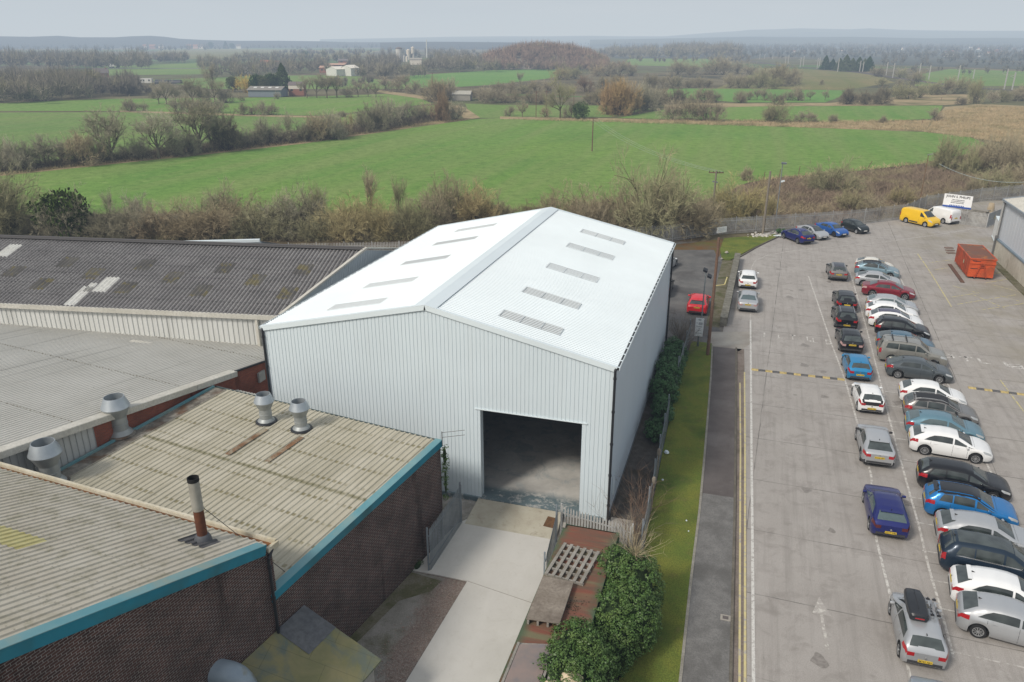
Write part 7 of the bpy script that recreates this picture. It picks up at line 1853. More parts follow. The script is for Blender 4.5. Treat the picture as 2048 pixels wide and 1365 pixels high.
hedge('in the scrub belt beside the white roof', 'scrub belt beside the white roof', [
 (680, 482, 79, 'spread', 1, YEL_), (720, 470, 84, 'spread', .9, (1.1, 1.05, .75)), (742, 430, 96, 'sapling', 1.1), (765, 475, 74, 'spread', .9, YEL_), (800, 440, 90, 'sapling', .9, OLV), (818, 480, 82, 'spread', .9, OLV), (860, 465, 84, 'spread', .9), (892, 440, 89, 'spread', .85), (925, 445, 82, 'spread', .8), (952, 448, 80, 'spread', .8, (1.15, 1.05, .75)), (985, 445, 59, 'shrub'), (1015, 440, 36, 'shrub', 1.2, BRN), (1060, 435, 36, 'shrub', 1.2, BRN)], (1.02, .98, .88))
hedge('in the scrub right of the white roof ridge', 'scrub right of the white roof', [
 (1130, 455, 82, 'spread', .8, BRN), (1165, 465, 95, 'spread', .8, BRN), (1200, 470, 90, 'spread', .8), (1245, 472, 120, 'shrub', .8), (1288, 478, 172, 'spread', .66, OLV), (1335, 475, 118, 'spread', .8), (1372, 468, 92, 'spread', .9), (1405, 460, 70, 'spread', .9), (1450, 452, 84, 'spread', .8, OLV), (1478, 450, 92, 'spread', .8, (1.15, 1.1, .72)), (1508, 446, 70, 'spread', .8, (1.1, 1.05, .75)), (1493, 360, 26, 'dense', 1), (1540, 446, 60, 'sapling', 1.2, YEL_)], (1, .95, .88))
hedge('in the brown scrub beyond the fence', 'bushes in the brown scrub', [
 (1668, 386, 66, 'spread', .95, OLV), (1640, 378, 40, 'shrub'), (1700, 425, 60, 'shrub', 1, (.95, .95, .75)), (1740, 430, 40, 'shrub', 1.2), (1800, 412, 46, 'spread', .8, YEL_), (1890, 343, 68, 'dense', .8, OLV), (1962, 350, 70, 'dense', .9), (1940, 352, 50, 'dense', .9, OLV), (2000, 342, 72, 'dense', .9), (2030, 350, 64, 'dense', .9), (1985, 388, 56, 'spread', .9, OLV), (2035, 386, 62, 'spread', .9), (1945, 395, 40, 'spread', .9), (1895, 400, 34, 'spread', .9, BRN), (1602, 440, 34, 'spread', .9, BRN), (1650, 436, 34, 'spread', .9, BRN)], (.98, .94, .86))

# tufts: brown bramble scrub, dry grass and hedge bottoms, each one mass of ground cover
def tufts(name, label, polys, n_, h0, h1, m, cat, lean=.5, wd=.05, per=7, spread=.35):
    rr = random.Random(len(name) * 7 + n_); b = MB()
    tot = []
    for pl in polys:
        P = [G(x, y) for x, y in pl]
        for i in range(1, len(P) - 1):
            a = ((P[i] - P[0]).cross(P[i + 1] - P[0])).length / 2; tot.append((a, P[0], P[i], P[i + 1]))
    S_ = sum(t[0] for t in tot)
    for a, p0, p1, p2 in tot:
        for _ in range(max(1, int(n_ * a / S_))):
            u_, v_ = rr.random(), rr.random()
            if u_ + v_ > 1: u_, v_ = 1 - u_, 1 - v_
            c_ = p0 + (p1 - p0) * u_ + (p2 - p0) * v_; h_ = rr.uniform(h0, h1)
            for k in range(per):
                q = c_ + Vector((rr.gauss(0, spread), rr.gauss(0, spread), 0)); e = q + Vector((rr.gauss(0, lean), rr.gauss(0, lean), rr.uniform(.5, 1))) * h_
                tri(b, q, e, wd, rr)
    o = b.build(name, m); return tag(o, label, cat, None, 'stuff')
def tuft_mat(name, a, c_, d):
    n = N(name); v = n.mapping(); k = n.mix(n.ramp(n.noise(v, .35, 4, .65), .35, .65), a, c_); k = n.mix(n.ramp(n.noise(v, .13, 3, .6), .5, .64), k, d); n.principled(k, .95, 0, None, .05); return n.mat
M_BRAM = tuft_mat('bramble_stems', (.27, .205, .145), (.20, .155, .115), (.29, .25, .15)); M_DRYT = tuft_mat('dry_grass_blades', (.46, .36, .22), (.35, .28, .165), (.25, .225, .12)); M_HEDGEB = tuft_mat('hedge_bottom', (.12, .098, .072), (.16, .125, .092), (.14, .13, .075))
tufts('bramble_scrub', 'brown bramble scrub filling the ground between the long fence and the green field', [[(1350, 462), (1420, 458), (1560, 452), (1700, 442), (1850, 414), (2100, 375), (2100, 310), (1950, 312), (1850, 335), (1700, 352), (1560, 362), (1500, 372), (1420, 405)]], 7500, .5, 1.5, M_BRAM, 'brambles', .7, .07, 7, .45)
M_UNDER = tuft_mat('undergrowth_stems', (.25, .22, .145), (.185, .165, .11), (.26, .25, .125))
tufts('scrub_undergrowth', 'dull brown undergrowth below the bare shrubs behind the sheds', [[(-60, 485), (1340, 478), (1380, 440), (1000, 432), (500, 430), (-60, 436)]], 6000, .4, 1.3, M_UNDER, 'undergrowth', .6, .06, 7, .5)
tufts('dry_grass', 'pale straw-coloured grass along the field edges and on the rough ground at the right', [[(1000, 239), (1440, 246), (1850, 262), (1862, 242), (1440, 241)], [(1850, 264), (1960, 280), (2090, 296), (2100, 218), (1960, 212), (1880, 224)], [(1500, 366), (1700, 346), (1860, 328), (1860, 322), (1700, 340), (1500, 359)], [(1470, 372), (1540, 372), (1545, 395), (1480, 400)]], 6500, .3, .9, M_DRYT, 'dry grass', .45, .10, 6, .5)
tufts('dry_grass', 'thin strip of straw-coloured grass at the foot of the hedge behind the near field', [[(-60, 356), (225, 326.5), (400, 308.5), (600, 286.5), (800, 257.5), (935, 239), (935, 237), (800, 255.5), (600, 284.5), (400, 306.5), (225, 324.5), (-60, 353)]], 2200, .3, .8, M_DRYT, 'dry grass', .4, .08, 6, .4)
tufts('hedge_bottom', 'dark tangled hedge bottom under the trees behind the near field', [[(-60, 354), (225, 325), (400, 307), (600, 285), (800, 256), (900, 238), (895, 230), (800, 250), (600, 279), (400, 301), (225, 319), (-60, 342)]], 5200, .8, 2.1, M_HEDGEB, 'hedge', .45, .09, 8, .6)
tufts('rank_grass', 'short rough grass and weeds along the foot of the verge fence', [[(1300, 1045), (1325, 1045), (1352, 860), (1385, 720), (1375, 720), (1340, 860)]], 900, .05, .22, tuft_mat('rank_grass_blades', (.11, .12, .035), (.16, .13, .06), (.07, .085, .025)), 'grass', .5, .02, 6, .1)

# ---------------------------------------------------------------- near bushes
def leaf_bush(name, lobes, nleaf, size, m, label, cat='bush', seed=1, group=None, stems=True):
    rr = random.Random(seed); base = Vector((sum(l[0][0] for l in lobes) / len(lobes), sum(l[0][1] for l in lobes) / len(lobes), 0))
    r = empty(name, base, 0, label, cat, group); b = MB(); c_ = MB()
    wts = [l[1][0] * l[1][1] + l[1][1] * l[1][2] + l[1][0] * l[1][2] for l in lobes]
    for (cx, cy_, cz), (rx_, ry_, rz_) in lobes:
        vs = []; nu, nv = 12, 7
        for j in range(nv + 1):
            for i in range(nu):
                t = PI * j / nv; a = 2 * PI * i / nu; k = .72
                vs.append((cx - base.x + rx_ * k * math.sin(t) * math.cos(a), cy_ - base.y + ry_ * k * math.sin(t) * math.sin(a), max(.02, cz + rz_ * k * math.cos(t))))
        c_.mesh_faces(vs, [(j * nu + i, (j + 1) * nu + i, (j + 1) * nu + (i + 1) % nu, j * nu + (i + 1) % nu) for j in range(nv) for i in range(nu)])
    # clump centres on the surface give light and dark lumps
    for k in range(nleaf // 26):
        (cx, cy_, cz), (rx_, ry_, rz_) = rr.choices(lobes, wts)[0]
        d = Vector((rr.gauss(0, 1), rr.gauss(0, 1), rr.gauss(0, 1))).normalized(); kk = rr.uniform(.86, 1.06)
        q = Vector((cx - base.x + d.x * rx_ * kk, cy_ - base.y + d.y * ry_ * kk, cz + d.z * rz_ * kk))
        cr = rr.uniform(.10, .22) * (1.0 if size > .05 else .8)
        for _ in range(26):
            e = Vector((rr.gauss(0, 1), rr.gauss(0, 1), rr.gauss(0, 1))).normalized(); p = q + Vector((e.x * cr, e.y * cr, e.z * cr * .7))
            if p.z < .03: continue
            nr = (e + d * .6 + Vector((rr.gauss(0, .5), rr.gauss(0, .5), rr.gauss(0, .5) + .3))).normalized()
            u_ = nr.cross(Vector((rr.gauss(0, 1), rr.gauss(0, 1), rr.gauss(0, 1)))).normalized(); w_ = nr.cross(u_); s = size * rr.uniform(.7, 1.3)
            b.face([p - u_ * s, p + w_ * s * .6, p + u_ * s, p - w_ * s * .6])
    b.build('foliage', m, r); c_.build('stems', M_CORE, r)  # dark blobs added inside the leaves as painted inner shade, no real stems
    return r
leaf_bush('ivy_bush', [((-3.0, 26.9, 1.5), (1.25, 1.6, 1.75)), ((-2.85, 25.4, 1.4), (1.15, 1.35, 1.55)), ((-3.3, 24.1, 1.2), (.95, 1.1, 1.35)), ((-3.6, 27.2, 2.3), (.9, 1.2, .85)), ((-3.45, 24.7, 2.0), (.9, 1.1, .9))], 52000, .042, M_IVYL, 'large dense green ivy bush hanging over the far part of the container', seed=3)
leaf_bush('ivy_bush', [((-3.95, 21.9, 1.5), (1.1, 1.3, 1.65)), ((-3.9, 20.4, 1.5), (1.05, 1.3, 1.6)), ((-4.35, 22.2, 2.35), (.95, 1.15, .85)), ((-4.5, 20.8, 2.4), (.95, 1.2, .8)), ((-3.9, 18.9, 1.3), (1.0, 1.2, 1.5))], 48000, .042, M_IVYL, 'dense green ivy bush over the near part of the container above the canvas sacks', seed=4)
rr = random.Random(5)
def dry_branch(name, P, n_, L, m, label, cat, spread=.8, sub=5, r0=.012):
    b = MB(); P = Vector(P)
    for i in range(n_):
        a = rr.uniform(0, 6.28); an = rr.uniform(.1, spread); d = Vector((math.cos(a) * math.sin(an), math.sin(a) * math.sin(an), math.cos(an))); p = P.copy(); pts = [p]
        for k in range(4): d = rdir(rr, d, rr.uniform(.05, .3)); pts.append(pts[-1] + d * L * rr.uniform(.18, .3))
        for k in range(4): b.tube(pts[k], pts[k + 1], r0 * (1 - k * .2), r0 * (.8 - k * .2), 4, caps=False)
        for k in range(sub):
            q = pts[rr.randint(1, 4)]; e = q + rdir(rr, d, rr.uniform(.3, 1.0)) * L * rr.uniform(.15, .35); b.tube(q, e, r0 * .35, r0 * .15, 3, caps=False)
    return tag(b.build(name, m), label, cat)
tufts('verge_tufts', 'fine tufts of grass over the mossy verge beside the footpath', [[(1385, 697), (1424, 702), (1400, 1000), (1375, 1200), (1353, 1420), (1285, 1420), (1300, 1050), (1335, 860)]], 7000, .11, .17, tuft_mat('verge_blades', (.145, .195, .037), (.205, .215, .044), (.095, .14, .028)), 'grass', .35, .014, 5, .10)
M_DRYB = mottle('dry_straw_twig', (.42, .36, .24), (.33, .27, .17), 3, .9); M_REDB = mottle('red_brown_twig', (.20, .125, .085), (.15, .10, .07), 3, .9); M_GREYB = mottle('grey_brown_twig', (.17, .14, .11), (.13, .105, .08), 3, .9)
dry_branch('dry_branches', (-3.0, 27.4, 2.9), 34, 1.5, M_DRYB, 'dead straw-coloured branches sticking out of the top of the ivy bush', 'branches', 1.1, 6, .013)
dry_branch('bare_shrub', (-3.75, 31.0, 0), 16, 3.0, M_GREYB, 'tangle of grey-brown bare stems by the warehouse corner and the container end', 'shrub', .55, 9)
dry_branch('bare_shrub', (-3.65, 32.6, 0), 18, 2.9, M_REDB, 'reddish bare stems just past the warehouse corner in the gravel strip', 'shrub', .6, 10)
dry_branch('bare_shrub', (-3.6, 35.0, 0), 12, 2.4, M_REDB, 'low reddish twigs further along the gravel strip by the two posts', 'shrub', .8, 9)
for k, (x, y, lb) in enumerate(((-4.1, 59.3, 'left'), (-3.7, 57.8, 'middle'), (-4.3, 61.3, 'rear'))):
    dry_branch('bramble_bush', (x, y, 0), 46, 2.3, M_GREYB, lb + ' dark bramble bush at the far right corner of the white warehouse', 'bush', 1.0, 9, .014)
for k, (x, y, s, lb) in enumerate(((-4.15, 56.2, 1.0, 'topmost'), (-4.2, 54.0, 1.05, 'second'), (-4.25, 51.6, 1.1, 'third'), (-4.15, 49.0, 1.1, 'fourth'), (-3.95, 46.3, .75, 'fifth'), (-4.1, 43.6, .6, 'lowest and smallest'))):
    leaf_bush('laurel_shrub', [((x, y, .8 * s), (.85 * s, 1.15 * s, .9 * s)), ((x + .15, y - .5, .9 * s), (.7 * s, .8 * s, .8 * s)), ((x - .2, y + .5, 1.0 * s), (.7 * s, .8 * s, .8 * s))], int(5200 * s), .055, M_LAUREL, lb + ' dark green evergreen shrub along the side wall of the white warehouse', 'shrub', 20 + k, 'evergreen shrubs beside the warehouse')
for px, py, h_, lb in ((1301, 985, 1.75, 'nearer'), (1311, 930, 1.9, 'further')):
    p = G(px, py + 40); b = MB(); b.tube((p.x, p.y, 0), (p.x + .05, p.y + .05, h_), .055, .055, 8); b.lathe((p.x + .05, p.y + .05, h_ - .02), [(.10, 0), (.11, .28), (.07, .36)], 8); tag(b.build('wooden_post', M_GREYP, None, 50), lb + ' thick-topped grey post in the gravel strip by the verge fence', 'post')
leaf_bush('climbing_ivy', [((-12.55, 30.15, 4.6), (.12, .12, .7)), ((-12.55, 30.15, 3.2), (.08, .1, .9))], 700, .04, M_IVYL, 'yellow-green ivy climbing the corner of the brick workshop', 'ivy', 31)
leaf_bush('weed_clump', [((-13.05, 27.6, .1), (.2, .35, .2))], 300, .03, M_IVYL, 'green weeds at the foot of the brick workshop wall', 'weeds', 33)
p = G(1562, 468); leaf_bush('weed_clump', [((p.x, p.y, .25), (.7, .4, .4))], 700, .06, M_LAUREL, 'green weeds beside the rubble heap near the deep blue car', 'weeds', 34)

# ================================================================ FAR COUNTRY
def mass_mat(name, a, c_, d, s=.02):
    n = N(name); v = n.mapping(); k = n.mix(n.ramp(n.noise(v, s, 4, .65), .35, .65), a, c_); k = n.mix(n.ramp(n.noise(v, s * 2.7, 3, .6), .56, .66), k, d); k = n.mix(n.ramp(n.noise(v, .5, 2), .35, .65), n.mix(.35, k, (.06, .05, .042)), k); n.principled(k, .95, 0, None, .05); return n.mat
M_WOOD = mass_mat('bare_woodland', (.27, .245, .185), (.215, .195, .155), (.31, .285, .16)); M_WOODR = mass_mat('red_brown_woodland', (.34, .235, .17), (.27, .20, .155), (.31, .27, .17)); M_WOODD = mass_mat('dark_woodland', (.15, .15, .125), (.185, .175, .14), (.115, .13, .095))
def wood(name, label, bands, m, dens=1.0, blades=46, seed=0, kind='stuff', zf=None):
    """bands: (x0, x1, y_near, y_far, height px, count)"""
    rr = random.Random(seed + 77); b = MB()
    for x0, x1, yn, yf, hp, cnt in bands:
        for i in range(int(cnt * dens * 1.35)):
            px = rr.uniform(x0, x1); t = rr.random(); py = yn + (yf - yn) * t
            p = G(px, py); k = mpp(p); h_ = hp * k * rr.uniform(.72, 1.12); w_ = h_ * rr.uniform(.34, .52); z0 = zf(p) if zf else 0.0
            wd = max(.10, k * .75)
            tri(b, Vector((p.x - wd * .4, p.y, z0)), Vector((p.x, p.y, z0 + h_ * .7)), wd, rr)
            for j in range(blades):
                a = rr.uniform(0, 2 * PI); el = math.acos(rr.uniform(-.75, 1)); R_ = rr.uniform(.75, 1.05)
                e = Vector((p.x + w_ * R_ * math.sin(el) * math.cos(a), p.y + w_ * R_ * math.sin(el) * math.sin(a), z0 + max(.02, .50 + .50 * R_ * math.cos(el)) * h_))
                q = Vector((p.x + w_ * .35 * math.cos(a) * rr.random(), p.y + w_ * .35 * math.sin(a) * rr.random(), z0 + h_ * rr.uniform(.1, .55)))
                tri(b, q, e, wd * rr.uniform(1.0, 2.0), rr)
    o = b.build(name, m); return tag(o, label, 'woodland', None, kind)
wood('woodland', 'bare brown wood at the left beyond the far field', [(-60, 90, 208, 180, 50, 60), (60, 190, 203, 176, 52, 60), (150, 275, 193, 172, 42, 45), (-60, 160, 178, 160, 34, 40), (250, 310, 192, 186, 24, 10)], M_WOOD, 1, 110, 1)
wood('woodland', 'long bare wood behind the white lorry', [(-60, 300, 139, 128, 38, 110), (-60, 160, 126, 118, 26, 50), (310, 376, 127, 122, 24, 26), (180, 250, 138, 134, 20, 12)], M_WOOD, 1, 60, 2)
wood('woodland', 'scattered bare trees around the white industrial sheds', [(400, 480, 140, 130, 26, 22), (420, 520, 158, 146, 34, 20), (500, 660, 150, 138, 30, 50), (470, 700, 128, 118, 22, 50), (700, 800, 140, 128, 30, 40), (708, 850, 158, 146, 30, 50), (850, 1000, 146, 128, 34, 70), (760, 960, 120, 108, 18, 50), (560, 760, 112, 106, 12, 40), (640, 760, 178, 166, 20, 22)], M_WOOD, 1, 56, 3)
def mound(p):
    c_ = G(1090, 133); d = math.hypot((p.x - c_.x) / 62.0, (p.y - c_.y) / 80.0)
    return 12.5 * max(0, 1 - d * d) if d < 1 else 0.0
wood('woodland', 'red-brown birch wood on the low round hill', [(965, 1085, 141, 129, 27, 170), (1060, 1215, 141, 129, 23, 240), (1000, 1180, 133, 126, 26, 160), (1080, 1260, 142, 134, 18, 40)], M_WOODR, 1, 46, 4, zf=mound)
b = MB(); c_ = G(1090, 133); vs = []; nu, nv = 32, 8
for j in range(nv + 1):
    for i in range(nu):
        a = 2 * PI * i / nu; r_ = j / nv; x, y = c_.x + 62 * r_ * math.cos(a), c_.y + 80 * r_ * math.sin(a); vs.append((x, y, 12.5 * (1 - r_ * r_) - .2))
b.mesh_faces(vs, [(j * nu + i, (j + 1) * nu + i, (j + 1) * nu + (i + 1) % nu, j * nu + (i + 1) % nu) for j in range(nv) for i in range(nu)]); tag(b.build('hill', M_WOOD, None, 60), kind='structure')
wood('woodland', 'grey bare wood with a dark pine top right of the round hill', [(1210, 1345, 118, 108, 24, 70), (1330, 1480, 118, 108, 30, 90), (1200, 1300, 112, 106, 16, 30), (1260, 1500, 126, 118, 14, 30)], M_WOOD, 1, 44, 5)
wood('pine_clump', 'dark pine clump crowning the grey wood', [(1345, 1418, 110, 106, 24, 34)], M_WOODD, 1, 70, 6)
wood('tree_belts', 'blurred belts of trees stretching to the horizon', [(-80, 420, 104, 92, 14, 130), (-80, 2120, 92, 87, 7, 330), (300, 1000, 100, 92, 10, 120), (1240, 2120, 102, 88, 12, 620), (1480, 2120, 118, 100, 15, 330), (1760, 2120, 136, 116, 20, 60), (1300, 1560, 110, 98, 10, 60), (1820, 2120, 150, 136, 18, 26), (1600, 1840, 100, 96, 14, 60)], M_WOODD, 1, 26, 7)
# ridges on the skyline
def ridge(name, pts, D_, m, depth=.25):
    b = MB(); n0 = len(pts); vs = []
    for row_ in range(4):
        for px, py in pts:
            d = FWD * FPX + RGT * (px - CX) - UPV * (py - CY); k = D_ / math.hypot(d.x, d.y); top_ = Vector((d.x * k, d.y * k, HC + d.z * k))
            f, zf_ = ((1 - depth, 0), (1 - depth * .35, .62), (1, 1), (1 + depth, 0))[row_]
            vs.append((top_.x * f, top_.y * f, max(0, top_.z) * zf_ - (1 if row_ in (0, 3) else 0)))
    b.mesh_faces(vs, [(r_ * n0 + i, r_ * n0 + i + 1, (r_ + 1) * n0 + i + 1, (r_ + 1) * n0 + i) for r_ in range(3) for i in range(n0 - 1)])
    return tag(b.build(name, m, None, 60), kind='structure')
M_RIDGE = mass_mat('distant_hill', (.05, .055, .04), (.085, .09, .05), (.04, .042, .035), .0012); M_RIDGED = mass_mat('wooded_hill', (.035, .036, .03), (.05, .048, .038), (.045, .045, .03), .004)
ridge('distant_hills', [(640, 79), (760, 77), (900, 74), (1000, 73), (1100, 73), (1180, 72), (1250, 73), (1330, 73), (1380, 69), (1420, 66), (1470, 63), (1500, 60), (1550, 59), (1600, 57), (1650, 58), (1700, 59), (1740, 57), (1800, 60), (1850, 61), (1950, 62), (2048, 62), (2150, 64), (2300, 70)], 5600, M_RIDGE)
ridge('distant_hills', [(1180, 80), (1300, 78), (1400, 76), (1500, 74), (1600, 75), (1700, 74), (1850, 77), (2000, 76), (2200, 78)], 3600, M_RIDGE, .2)
ridge('wooded_hills', [(-200, 74), (0, 73), (60, 74), (115, 72), (160, 75), (230, 75), (262, 73), (300, 72), (330, 74), (360, 78), (400, 80), (470, 82), (560, 82), (640, 83), (700, 85), (790, 85)], 3000, M_RIDGED, .12)
ridge('wooded_hills', [(760, 86), (820, 84), (900, 84), (1000, 85), (1100, 86)], 2400, M_RIDGED, .12)

# ---------------------------------------------------------------- far buildings
def gable_house(name, px, py, wpx, hpx, label, walls, roof, az=None, dk=1.0, cat='house', rise=.45, group=None, extras=True, chimney=False):
    p = G(px, py); k = mpp(p); w_ = wpx * k; h_ = hpx * k; d_ = w_ * .6 * dk
    r = empty(name, p, YAW if az is None else az, label, cat, group)
    b = MB(); b.box((-w_ / 2, -d_ / 2, 0), (w_ / 2, d_ / 2, h_)); 
    for s in (-1, 1): b.face([(s * w_ / 2, -d_ / 2, h_), (s * w_ / 2, d_ / 2, h_), (s * w_ / 2, 0, h_ * (1 + rise))][::s])
    b.build('wall', walls, r)
    b = MB(); e = .04 * w_; zr = h_ * (1 + rise) + .1
    for s in (-1, 1): b.face([(-w_ / 2 - e, s * (d_ / 2 + e), h_ - .05), (w_ / 2 + e, s * (d_ / 2 + e), h_ - .05), (w_ / 2 + e, 0, zr), (-w_ / 2 - e, 0, zr)][::s])
    rf = b.build('roof', roof, r)
    if chimney: b = MB(); b.box((w_ * .3, -d_ * .08, zr - h_ * .2), (w_ * .38, d_ * .08, zr + h_ * .18)); b.build('chimney', walls, rf)
    if extras:
        for f in (-.3, .3):
            b = MB(); b.box((w_ * (f - .08), -d_ / 2 - .06, h_ * .45), (w_ * (f + .08), -d_ / 2 + .02, h_ * .75)); b.build('window', M_GLASS, r)
    return r, w_, h_, d_, zr
M_BRK = plain('far_brick', (.25, .12, .085), .9); M_RTILE = plain('far_red_tile', (.24, .115, .08), .9); M_GTILE = plain('far_grey_tile', (.14, .12, .115), .9); M_RENDER = plain('far_render', (.58, .54, .47), .9); M_SHEDG = plain('far_grey_shed', (.17, .20, .23), .7); M_WSHED = plain('far_white_shed', (.52, .525, .50), .6); M_OLDG = plain('far_old_grey', (.26, .245, .215), .9)
r, w_, h_, d_, zr = gable_house('grey_shed', 537, 193, 66, 13, 'low blue-grey shed with four pale rooflights in the fields', M_SHEDG, plain('far_shed_roof', (.20, .19, .17), .8), D(12), 1.0, 'shed', .45, extras=False)
for f in (-.33, -.11, .12, .34):
    b = MB(); z0, z1 = h_ + (zr - h_) * .45, h_ + (zr - h_) * .75; b.face([(w_ * (f - .05), -d_ / 2 * .55, z0 + .12), (w_ * (f + .05), -d_ / 2 * .55, z0 + .12), (w_ * (f + .05), -d_ / 2 * .25, z1 + .12), (w_ * (f - .05), -d_ / 2 * .25, z1 + .12)]); b.build('rooflight', M_WSHED, r)
r, w_, h_, d_, zr = gable_house('farmhouse', 596, 191, 30, 20, 'red brick house with a cream upper storey in the fields', M_BRK, M_GTILE, D(15), 1.0, 'house', .28)
b = MB(); b.box((-w_ / 2 - .05, -d_ / 2 - .08, h_ * .62), (w_ / 2 + .05, -d_ / 2 + .02, h_ * .98)); b.build('cream_storey', M_RENDER, r)
gable_house('old_barn', 925, 201, 36, 12, 'weathered grey barn with a sagging roof beside the far track', M_OLDG, plain('barn_roof', (.33, .32, .28), .9), D(8), 1.0, 'barn', .5, extras=False)
b = MB(); p = G(938, 202); tag(gable_house('red_farmhouse', 204, 155, 26, 8, 'brick house with a steep gable poking above the left wood', M_BRK, M_GTILE, D(40), .9, 'house', 1.1, chimney=True)[0])
for k, (px, py, w1, h1, lb) in enumerate(((674, 152, 26, 13, 'left'), (701, 152, 23, 15, 'right'))):
    gable_house('industrial_shed', px, py, w1, h1, lb + ' of the two white industrial sheds with pitched roofs', M_WSHED, plain('shed_roof', (.66, .63, .56), .7), D(65 if k == 0 else 70), 2.2, 'shed', .35, extras=False)
gable_house('brick_works', 655, 146, 26, 10, 'red brick works building left of the white industrial sheds', M_BRK, plain('pinkish_roof', (.42, .27, .20), .9), D(10), 1.2, 'works', .3)
gable_house('brick_works', 668, 135, 50, 5, 'long pink-roofed works building behind the white industrial sheds', M_BRK, plain('pinkish_roof', (.42, .27, .20), .9), D(10), 1.0, 'works', .5)
gable_house('brick_works', 695, 127, 34, 5, 'dark-roofed red building above the white industrial sheds', M_BRK, M_GTILE, D(10), .6, 'works', .6)
gable_house('brick_terrace', 533, 140, 20, 14, 'left red brick block among bare trees', M_BRK, M_RTILE, D(10), .7, 'building', .3); gable_house('brick_terrace', 556, 140, 9, 13, 'narrow red brick block among bare trees', M_BRK, M_RTILE, D(10), .9, 'building', .3)
gable_house('glasshouse', 488, 147, 22, 8, 'pale round-roofed glasshouse behind bare trees', plain('pale_glasshouse', (.45, .45, .43), .5), plain('pale_glasshouse', (.45, .45, .43), .5), D(15), .8, 'glasshouse', .6, extras=False)
for k, (px, w1, lb) in enumerate(((291, 8, 'pale first'), (306, 12, 'large red second'), (323, 9, 'cream third'), (379, 9, 'red fourth'), (392, 10, 'low pink fifth'), (403, 9, 'grey-roofed sixth'), (478, 9, 'small white last'))):
    gable_house('far_house', px, 98, w1, 5, lb + ' house from the left in the distant row above the stubble', (M_RENDER, M_BRK, M_RENDER, M_BRK, plain('pink_render', (.45, .30, .24), .9), M_RENDER, M_WSHED)[k], (M_RTILE, M_RTILE, M_GTILE, M_RTILE, M_RTILE, M_GTILE, M_GTILE)[k], None, .8, 'house', .6, 'distant row of houses', extras=False)
for k, (px, py, w1, h1) in enumerate(((10, 89, 10, 3), (25, 92, 8, 3), (160, 93, 20, 4), (120, 96, 10, 2), (190, 97, 14, 2), (250, 97, 16, 2))):
    gable_house('far_building', px, py, w1, h1, ORD[k] + ' pale far-off building from the left above the long bare wood' if k else 'first pale far-off building from the left above the long bare wood', M_WSHED, M_OLDG, None, .8, 'building', .4, 'far-off buildings at the left', extras=False)
rr = random.Random(21)
for k in range(30):
    px = (1880 + rr.random() * 165) if k < 22 else (1520 + rr.random() * 330); py = 94 + rr.random() * 16
    gable_house('town_house', px, py, rr.uniform(4, 8), rr.uniform(2, 3.4), 'tiny pale or red house in the distant town on the right', rr.choice((M_WSHED, M_RENDER, M_RENDER, M_BRK)), rr.choice((M_RTILE, M_GTILE, M_RTILE)), YAW + rr.uniform(-.6, .6), .8, 'house', .6, 'houses of the distant town', extras=False)
gable_house('town_house', 1897, 114, 17, 4, 'largest white building of the distant town, left of the white gabled house', M_WSHED, M_WSHED, None, .6, 'building', .4, None, False); gable_house('town_house', 1957, 114, 7, 4, 'white gabled house beneath the distant town', M_WSHED, M_WSHED, YAW + 1.4, .9, 'house', .6, None, False)
# silos, tanks and chimney of the distant works
M_CONCF = plain('far_concrete', (.47, .46, .43), .8)
def cyl(name, px, py, wpx, hpx, label, m, cat, topr=None, cap=True, group=None):
    p = G(px, py); k = mpp(p); r_ = wpx * k / 2; h_ = hpx * k
    r = empty(name, p, 0, label, cat, group); b = MB(); b.lathe((0, 0, 0), [(r_, 0), (r_ if topr is None else r_ * topr, h_)], 16); b.build('shell', m, r, 40)
    if cap: b = MB(); b.lathe((0, 0, h_), [(r_ * 1.06, 0), (r_ * 1.06, h_ * .06), (r_ * .3, h_ * .16)], 16); b.build('top', M_GTILE if cap == 'dark' else m, r, 40)
    return r
cyl('silo', 799, 124, 13, 24, 'tall grey silo with a dark head at the distant works', M_CONCF, 'silo', cap='dark'); cyl('silo', 817, 120, 7, 17, 'slim pale silo right of the tall grey silo', plain('pale_silo', (.56, .50, .42), .8), 'silo'); cyl('silo', 826, 116, 6, 18, 'narrow cream silo, further right at the works', plain('pale_silo', (.56, .50, .42), .8), 'silo'); cyl('tank', 808, 124, 5, 10, 'small grey tank between the silos', M_CONCF, 'tank'); cyl('tank', 814, 124, 5, 9, 'small pale tank beside the slim silo', M_RENDER, 'tank')
cyl('chimney', 854, 116, 2.6, 34, 'thin white chimney stack at the distant works', M_WSHED, 'chimney', .7, False)
gable_house('works_building', 832, 130, 24, 10, 'pale works building under the silos', M_RENDER, M_OLDG, None, .6, 'works', .3, extras=False); gable_house('works_building', 745, 126, 30, 4, 'low pale works roof left of the silos', M_RENDER, M_OLDG, None, .5, 'works', .3, extras=False); gable_house('works_building', 930, 113, 50, 4, 'long pale far building behind the trees right of the chimney', M_RENDER, M_GTILE, None, .4, 'building', .4, extras=False)
b = MB(); p, q = G(808, 98 + 24), G(813, 122); k = mpp(p); b.bar(p + Vector((0, 0, 22 * k)), G(816, 122) + Vector((0, 0, 6 * k)), 1.0, 1.0); tag(b.build('conveyor', M_SHEDG), 'sloping grey conveyor beside the tall silo', 'conveyor')
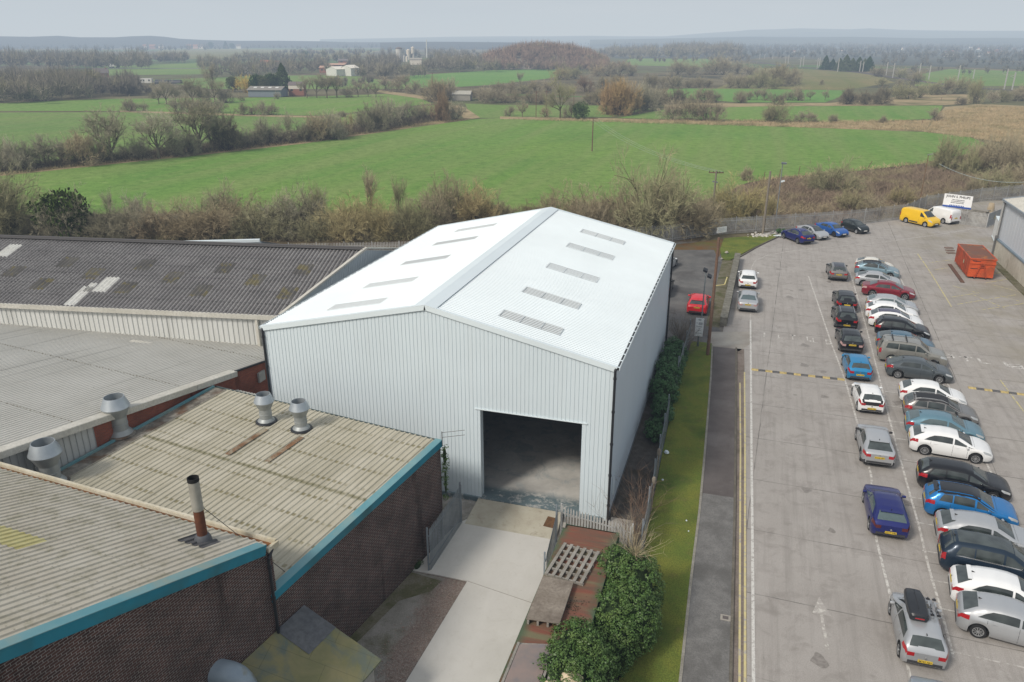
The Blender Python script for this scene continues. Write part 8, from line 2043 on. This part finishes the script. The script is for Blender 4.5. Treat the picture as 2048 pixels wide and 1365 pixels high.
# lorry, caravan, tunnels
p = G(229, 136); k = mpp(p); lo = empty('white_lorry', p, YAW + .05, 'white tanker lorry on the road by the long bare wood', 'lorry')
b = MB(); b.box((-4 * k, -1.1, 1.2), (9.5 * k, 1.1, 3.2)); b.build('trailer', M_WSHED, lo); b = MB(); b.box((-9.5 * k, -1.1, .6), (-5 * k, 1.1, 3.3)); b.build('cab', M_WSHED, lo); b = MB()
for x in (-7.5, -2.5, 5, 7.5):
    b.lathe((x * k, -1.2, .5), [(.5, 0), (.5, 2.4)], 10, axis=(0, 1, 0))
b.build('wheels', M_TYRE, lo); b = MB(); b.box((-9.6 * k, -1.12, 2.1), (-6.5 * k, 1.12, 2.9)); b.build('cab_window', M_GLASS, lo)
sheet('road', pxpoly([(100, 137), (480, 138), (480, 137), (100, 136)]), -.03, M_ASPH_L)
p = G(294, 168); k = mpp(p); cv = empty('caravan', p, YAW, 'long white caravan standing at the edge of the field', 'caravan')
b = MB(); b.box((-12 * k, -1.2, .5), (12 * k, 1.2, 2.9)); b.build('body', M_WSHED, cv, None); b = MB()
for f in (-9, -4, 7): b.box(((f - 1.6) * k, -1.23, 1.5), ((f + 1.6) * k, -1.19, 2.3))
b.build('window', M_GLASS, cv)
for k_, (px, py, w1, lb) in enumerate(((325, 167, 26, 'left'), (352, 167, 22, 'right'))):
    p = G(px, py); k = mpp(p); b = MB(); b.lathe((-w1 * k / 2, 0, 0), [(2.0, 0), (2.0, w1 * k)], 16, axis=(1, 0, 0)); o = b.build('tunnel', plain('black_polythene', (.04, .042, .047), .5), None, 50, p, YAW); tag(o, lb + ' black polythene tunnel right of the white caravan', 'tunnel')
gable_house('field_shed', 262, 165, 30, 4, 'long dark low shed left of the white caravan', M_SHEDG, M_GTILE, None, .3, 'shed', .2, extras=False)
# railway masts and wire
M_MAST = plain('mast_steel', (.38, .375, .35), .7)
MP_ = [(1519, 119, 109), (1529, 118, 108), (1545, 119, 111), (1570, 131, 114), (1576, 128, 112), (1600, 135, 116), (1606, 133, 114), (1634, 138, 118), (1638, 136, 117), (1675, 144, 119), (1677, 140, 122), (1719, 144, 123), (1725, 144, 125), (1772, 151, 126), (1785, 156, 128), (1838, 152, 128), (1857, 160, 133), (1915, 163, 133), (1946, 158, 140), (2008, 179, 140), (2024, 180, 147)]
for k_, (px, py, yt) in enumerate(sorted(MP_)):
    p = G(px, py); k = mpp(p); h_ = (py - yt) * k; r = empty('railway_mast', p, YAW, ORD[k_] + ' pale railway mast from the left along the distant line', 'mast', 'masts along the railway')
    b = MB(); b.box((-.22, -.22, 0), (.22, .22, h_)); b.build('shaft', M_MAST, r)
    if px > 1590: b = MB(); b.bar((0, 0, h_ * .82), (-h_ * .28, 0, h_ * .78), .10, .10); b.bar((0, 0, h_ * .66), (-h_ * .28, 0, h_ * .78), .08, .08); b.build('arm', M_MAST, r)
line([(1480, 120), (1570, 132), (1640, 138), (1725, 146), (1800, 157), (1880, 168), (1960, 177), (2120, 186)], 7.0, plain('rail_ballast', (.085, .07, .06), .95), -.02, 'railway')
for k_, (px, py) in enumerate(((1147, 225), (1072, 235), (1093, 234), (866, 180), (837, 152))):
    p = G(px, py); b = MB(); h_ = 8.0; b.tube((0, 0, 0), (0, 0, h_), .11, .09, 6); b.bar((-.9, 0, h_ - .3), (.9, 0, h_ - .3), .1, .1); tag(b.build('field_pole', M_WOODP, None, None, p, YAW), ('right of the big spreading tree', 'first of a pair by the far hedge', 'second of a pair by the far hedge', 'beside the distant lane', 'on the distant green slope')[k_] and 'small far telegraph pole ' + ('right of the big spreading tree', 'left of the big spreading tree by the hedge', 'just left of the big spreading tree', 'beside the distant lane', 'on the distant green slope')[k_], 'pole')
for k_, (px, py) in enumerate(((1527, 361), (1558, 356), (1597, 349), (1735, 338), (1882, 202), (1844, 248))):
    p = G(px, py); b = MB(); b.tube((0, 0, 0), (.1 if k_ != 3 else .6, 0, 1.5), .07, .06, 6); tag(b.build('fence_post', M_WOODP, None, None, p), ORD[k_] + ' dark fence post from the left along the field edge' if k_ < 4 else ('dark fence post by the dry grass beyond the right field', 'lone fence post in the dry strip near the rough grass')[k_ - 4], 'fence post', 'fence posts at the field edge' if k_ < 4 else None)
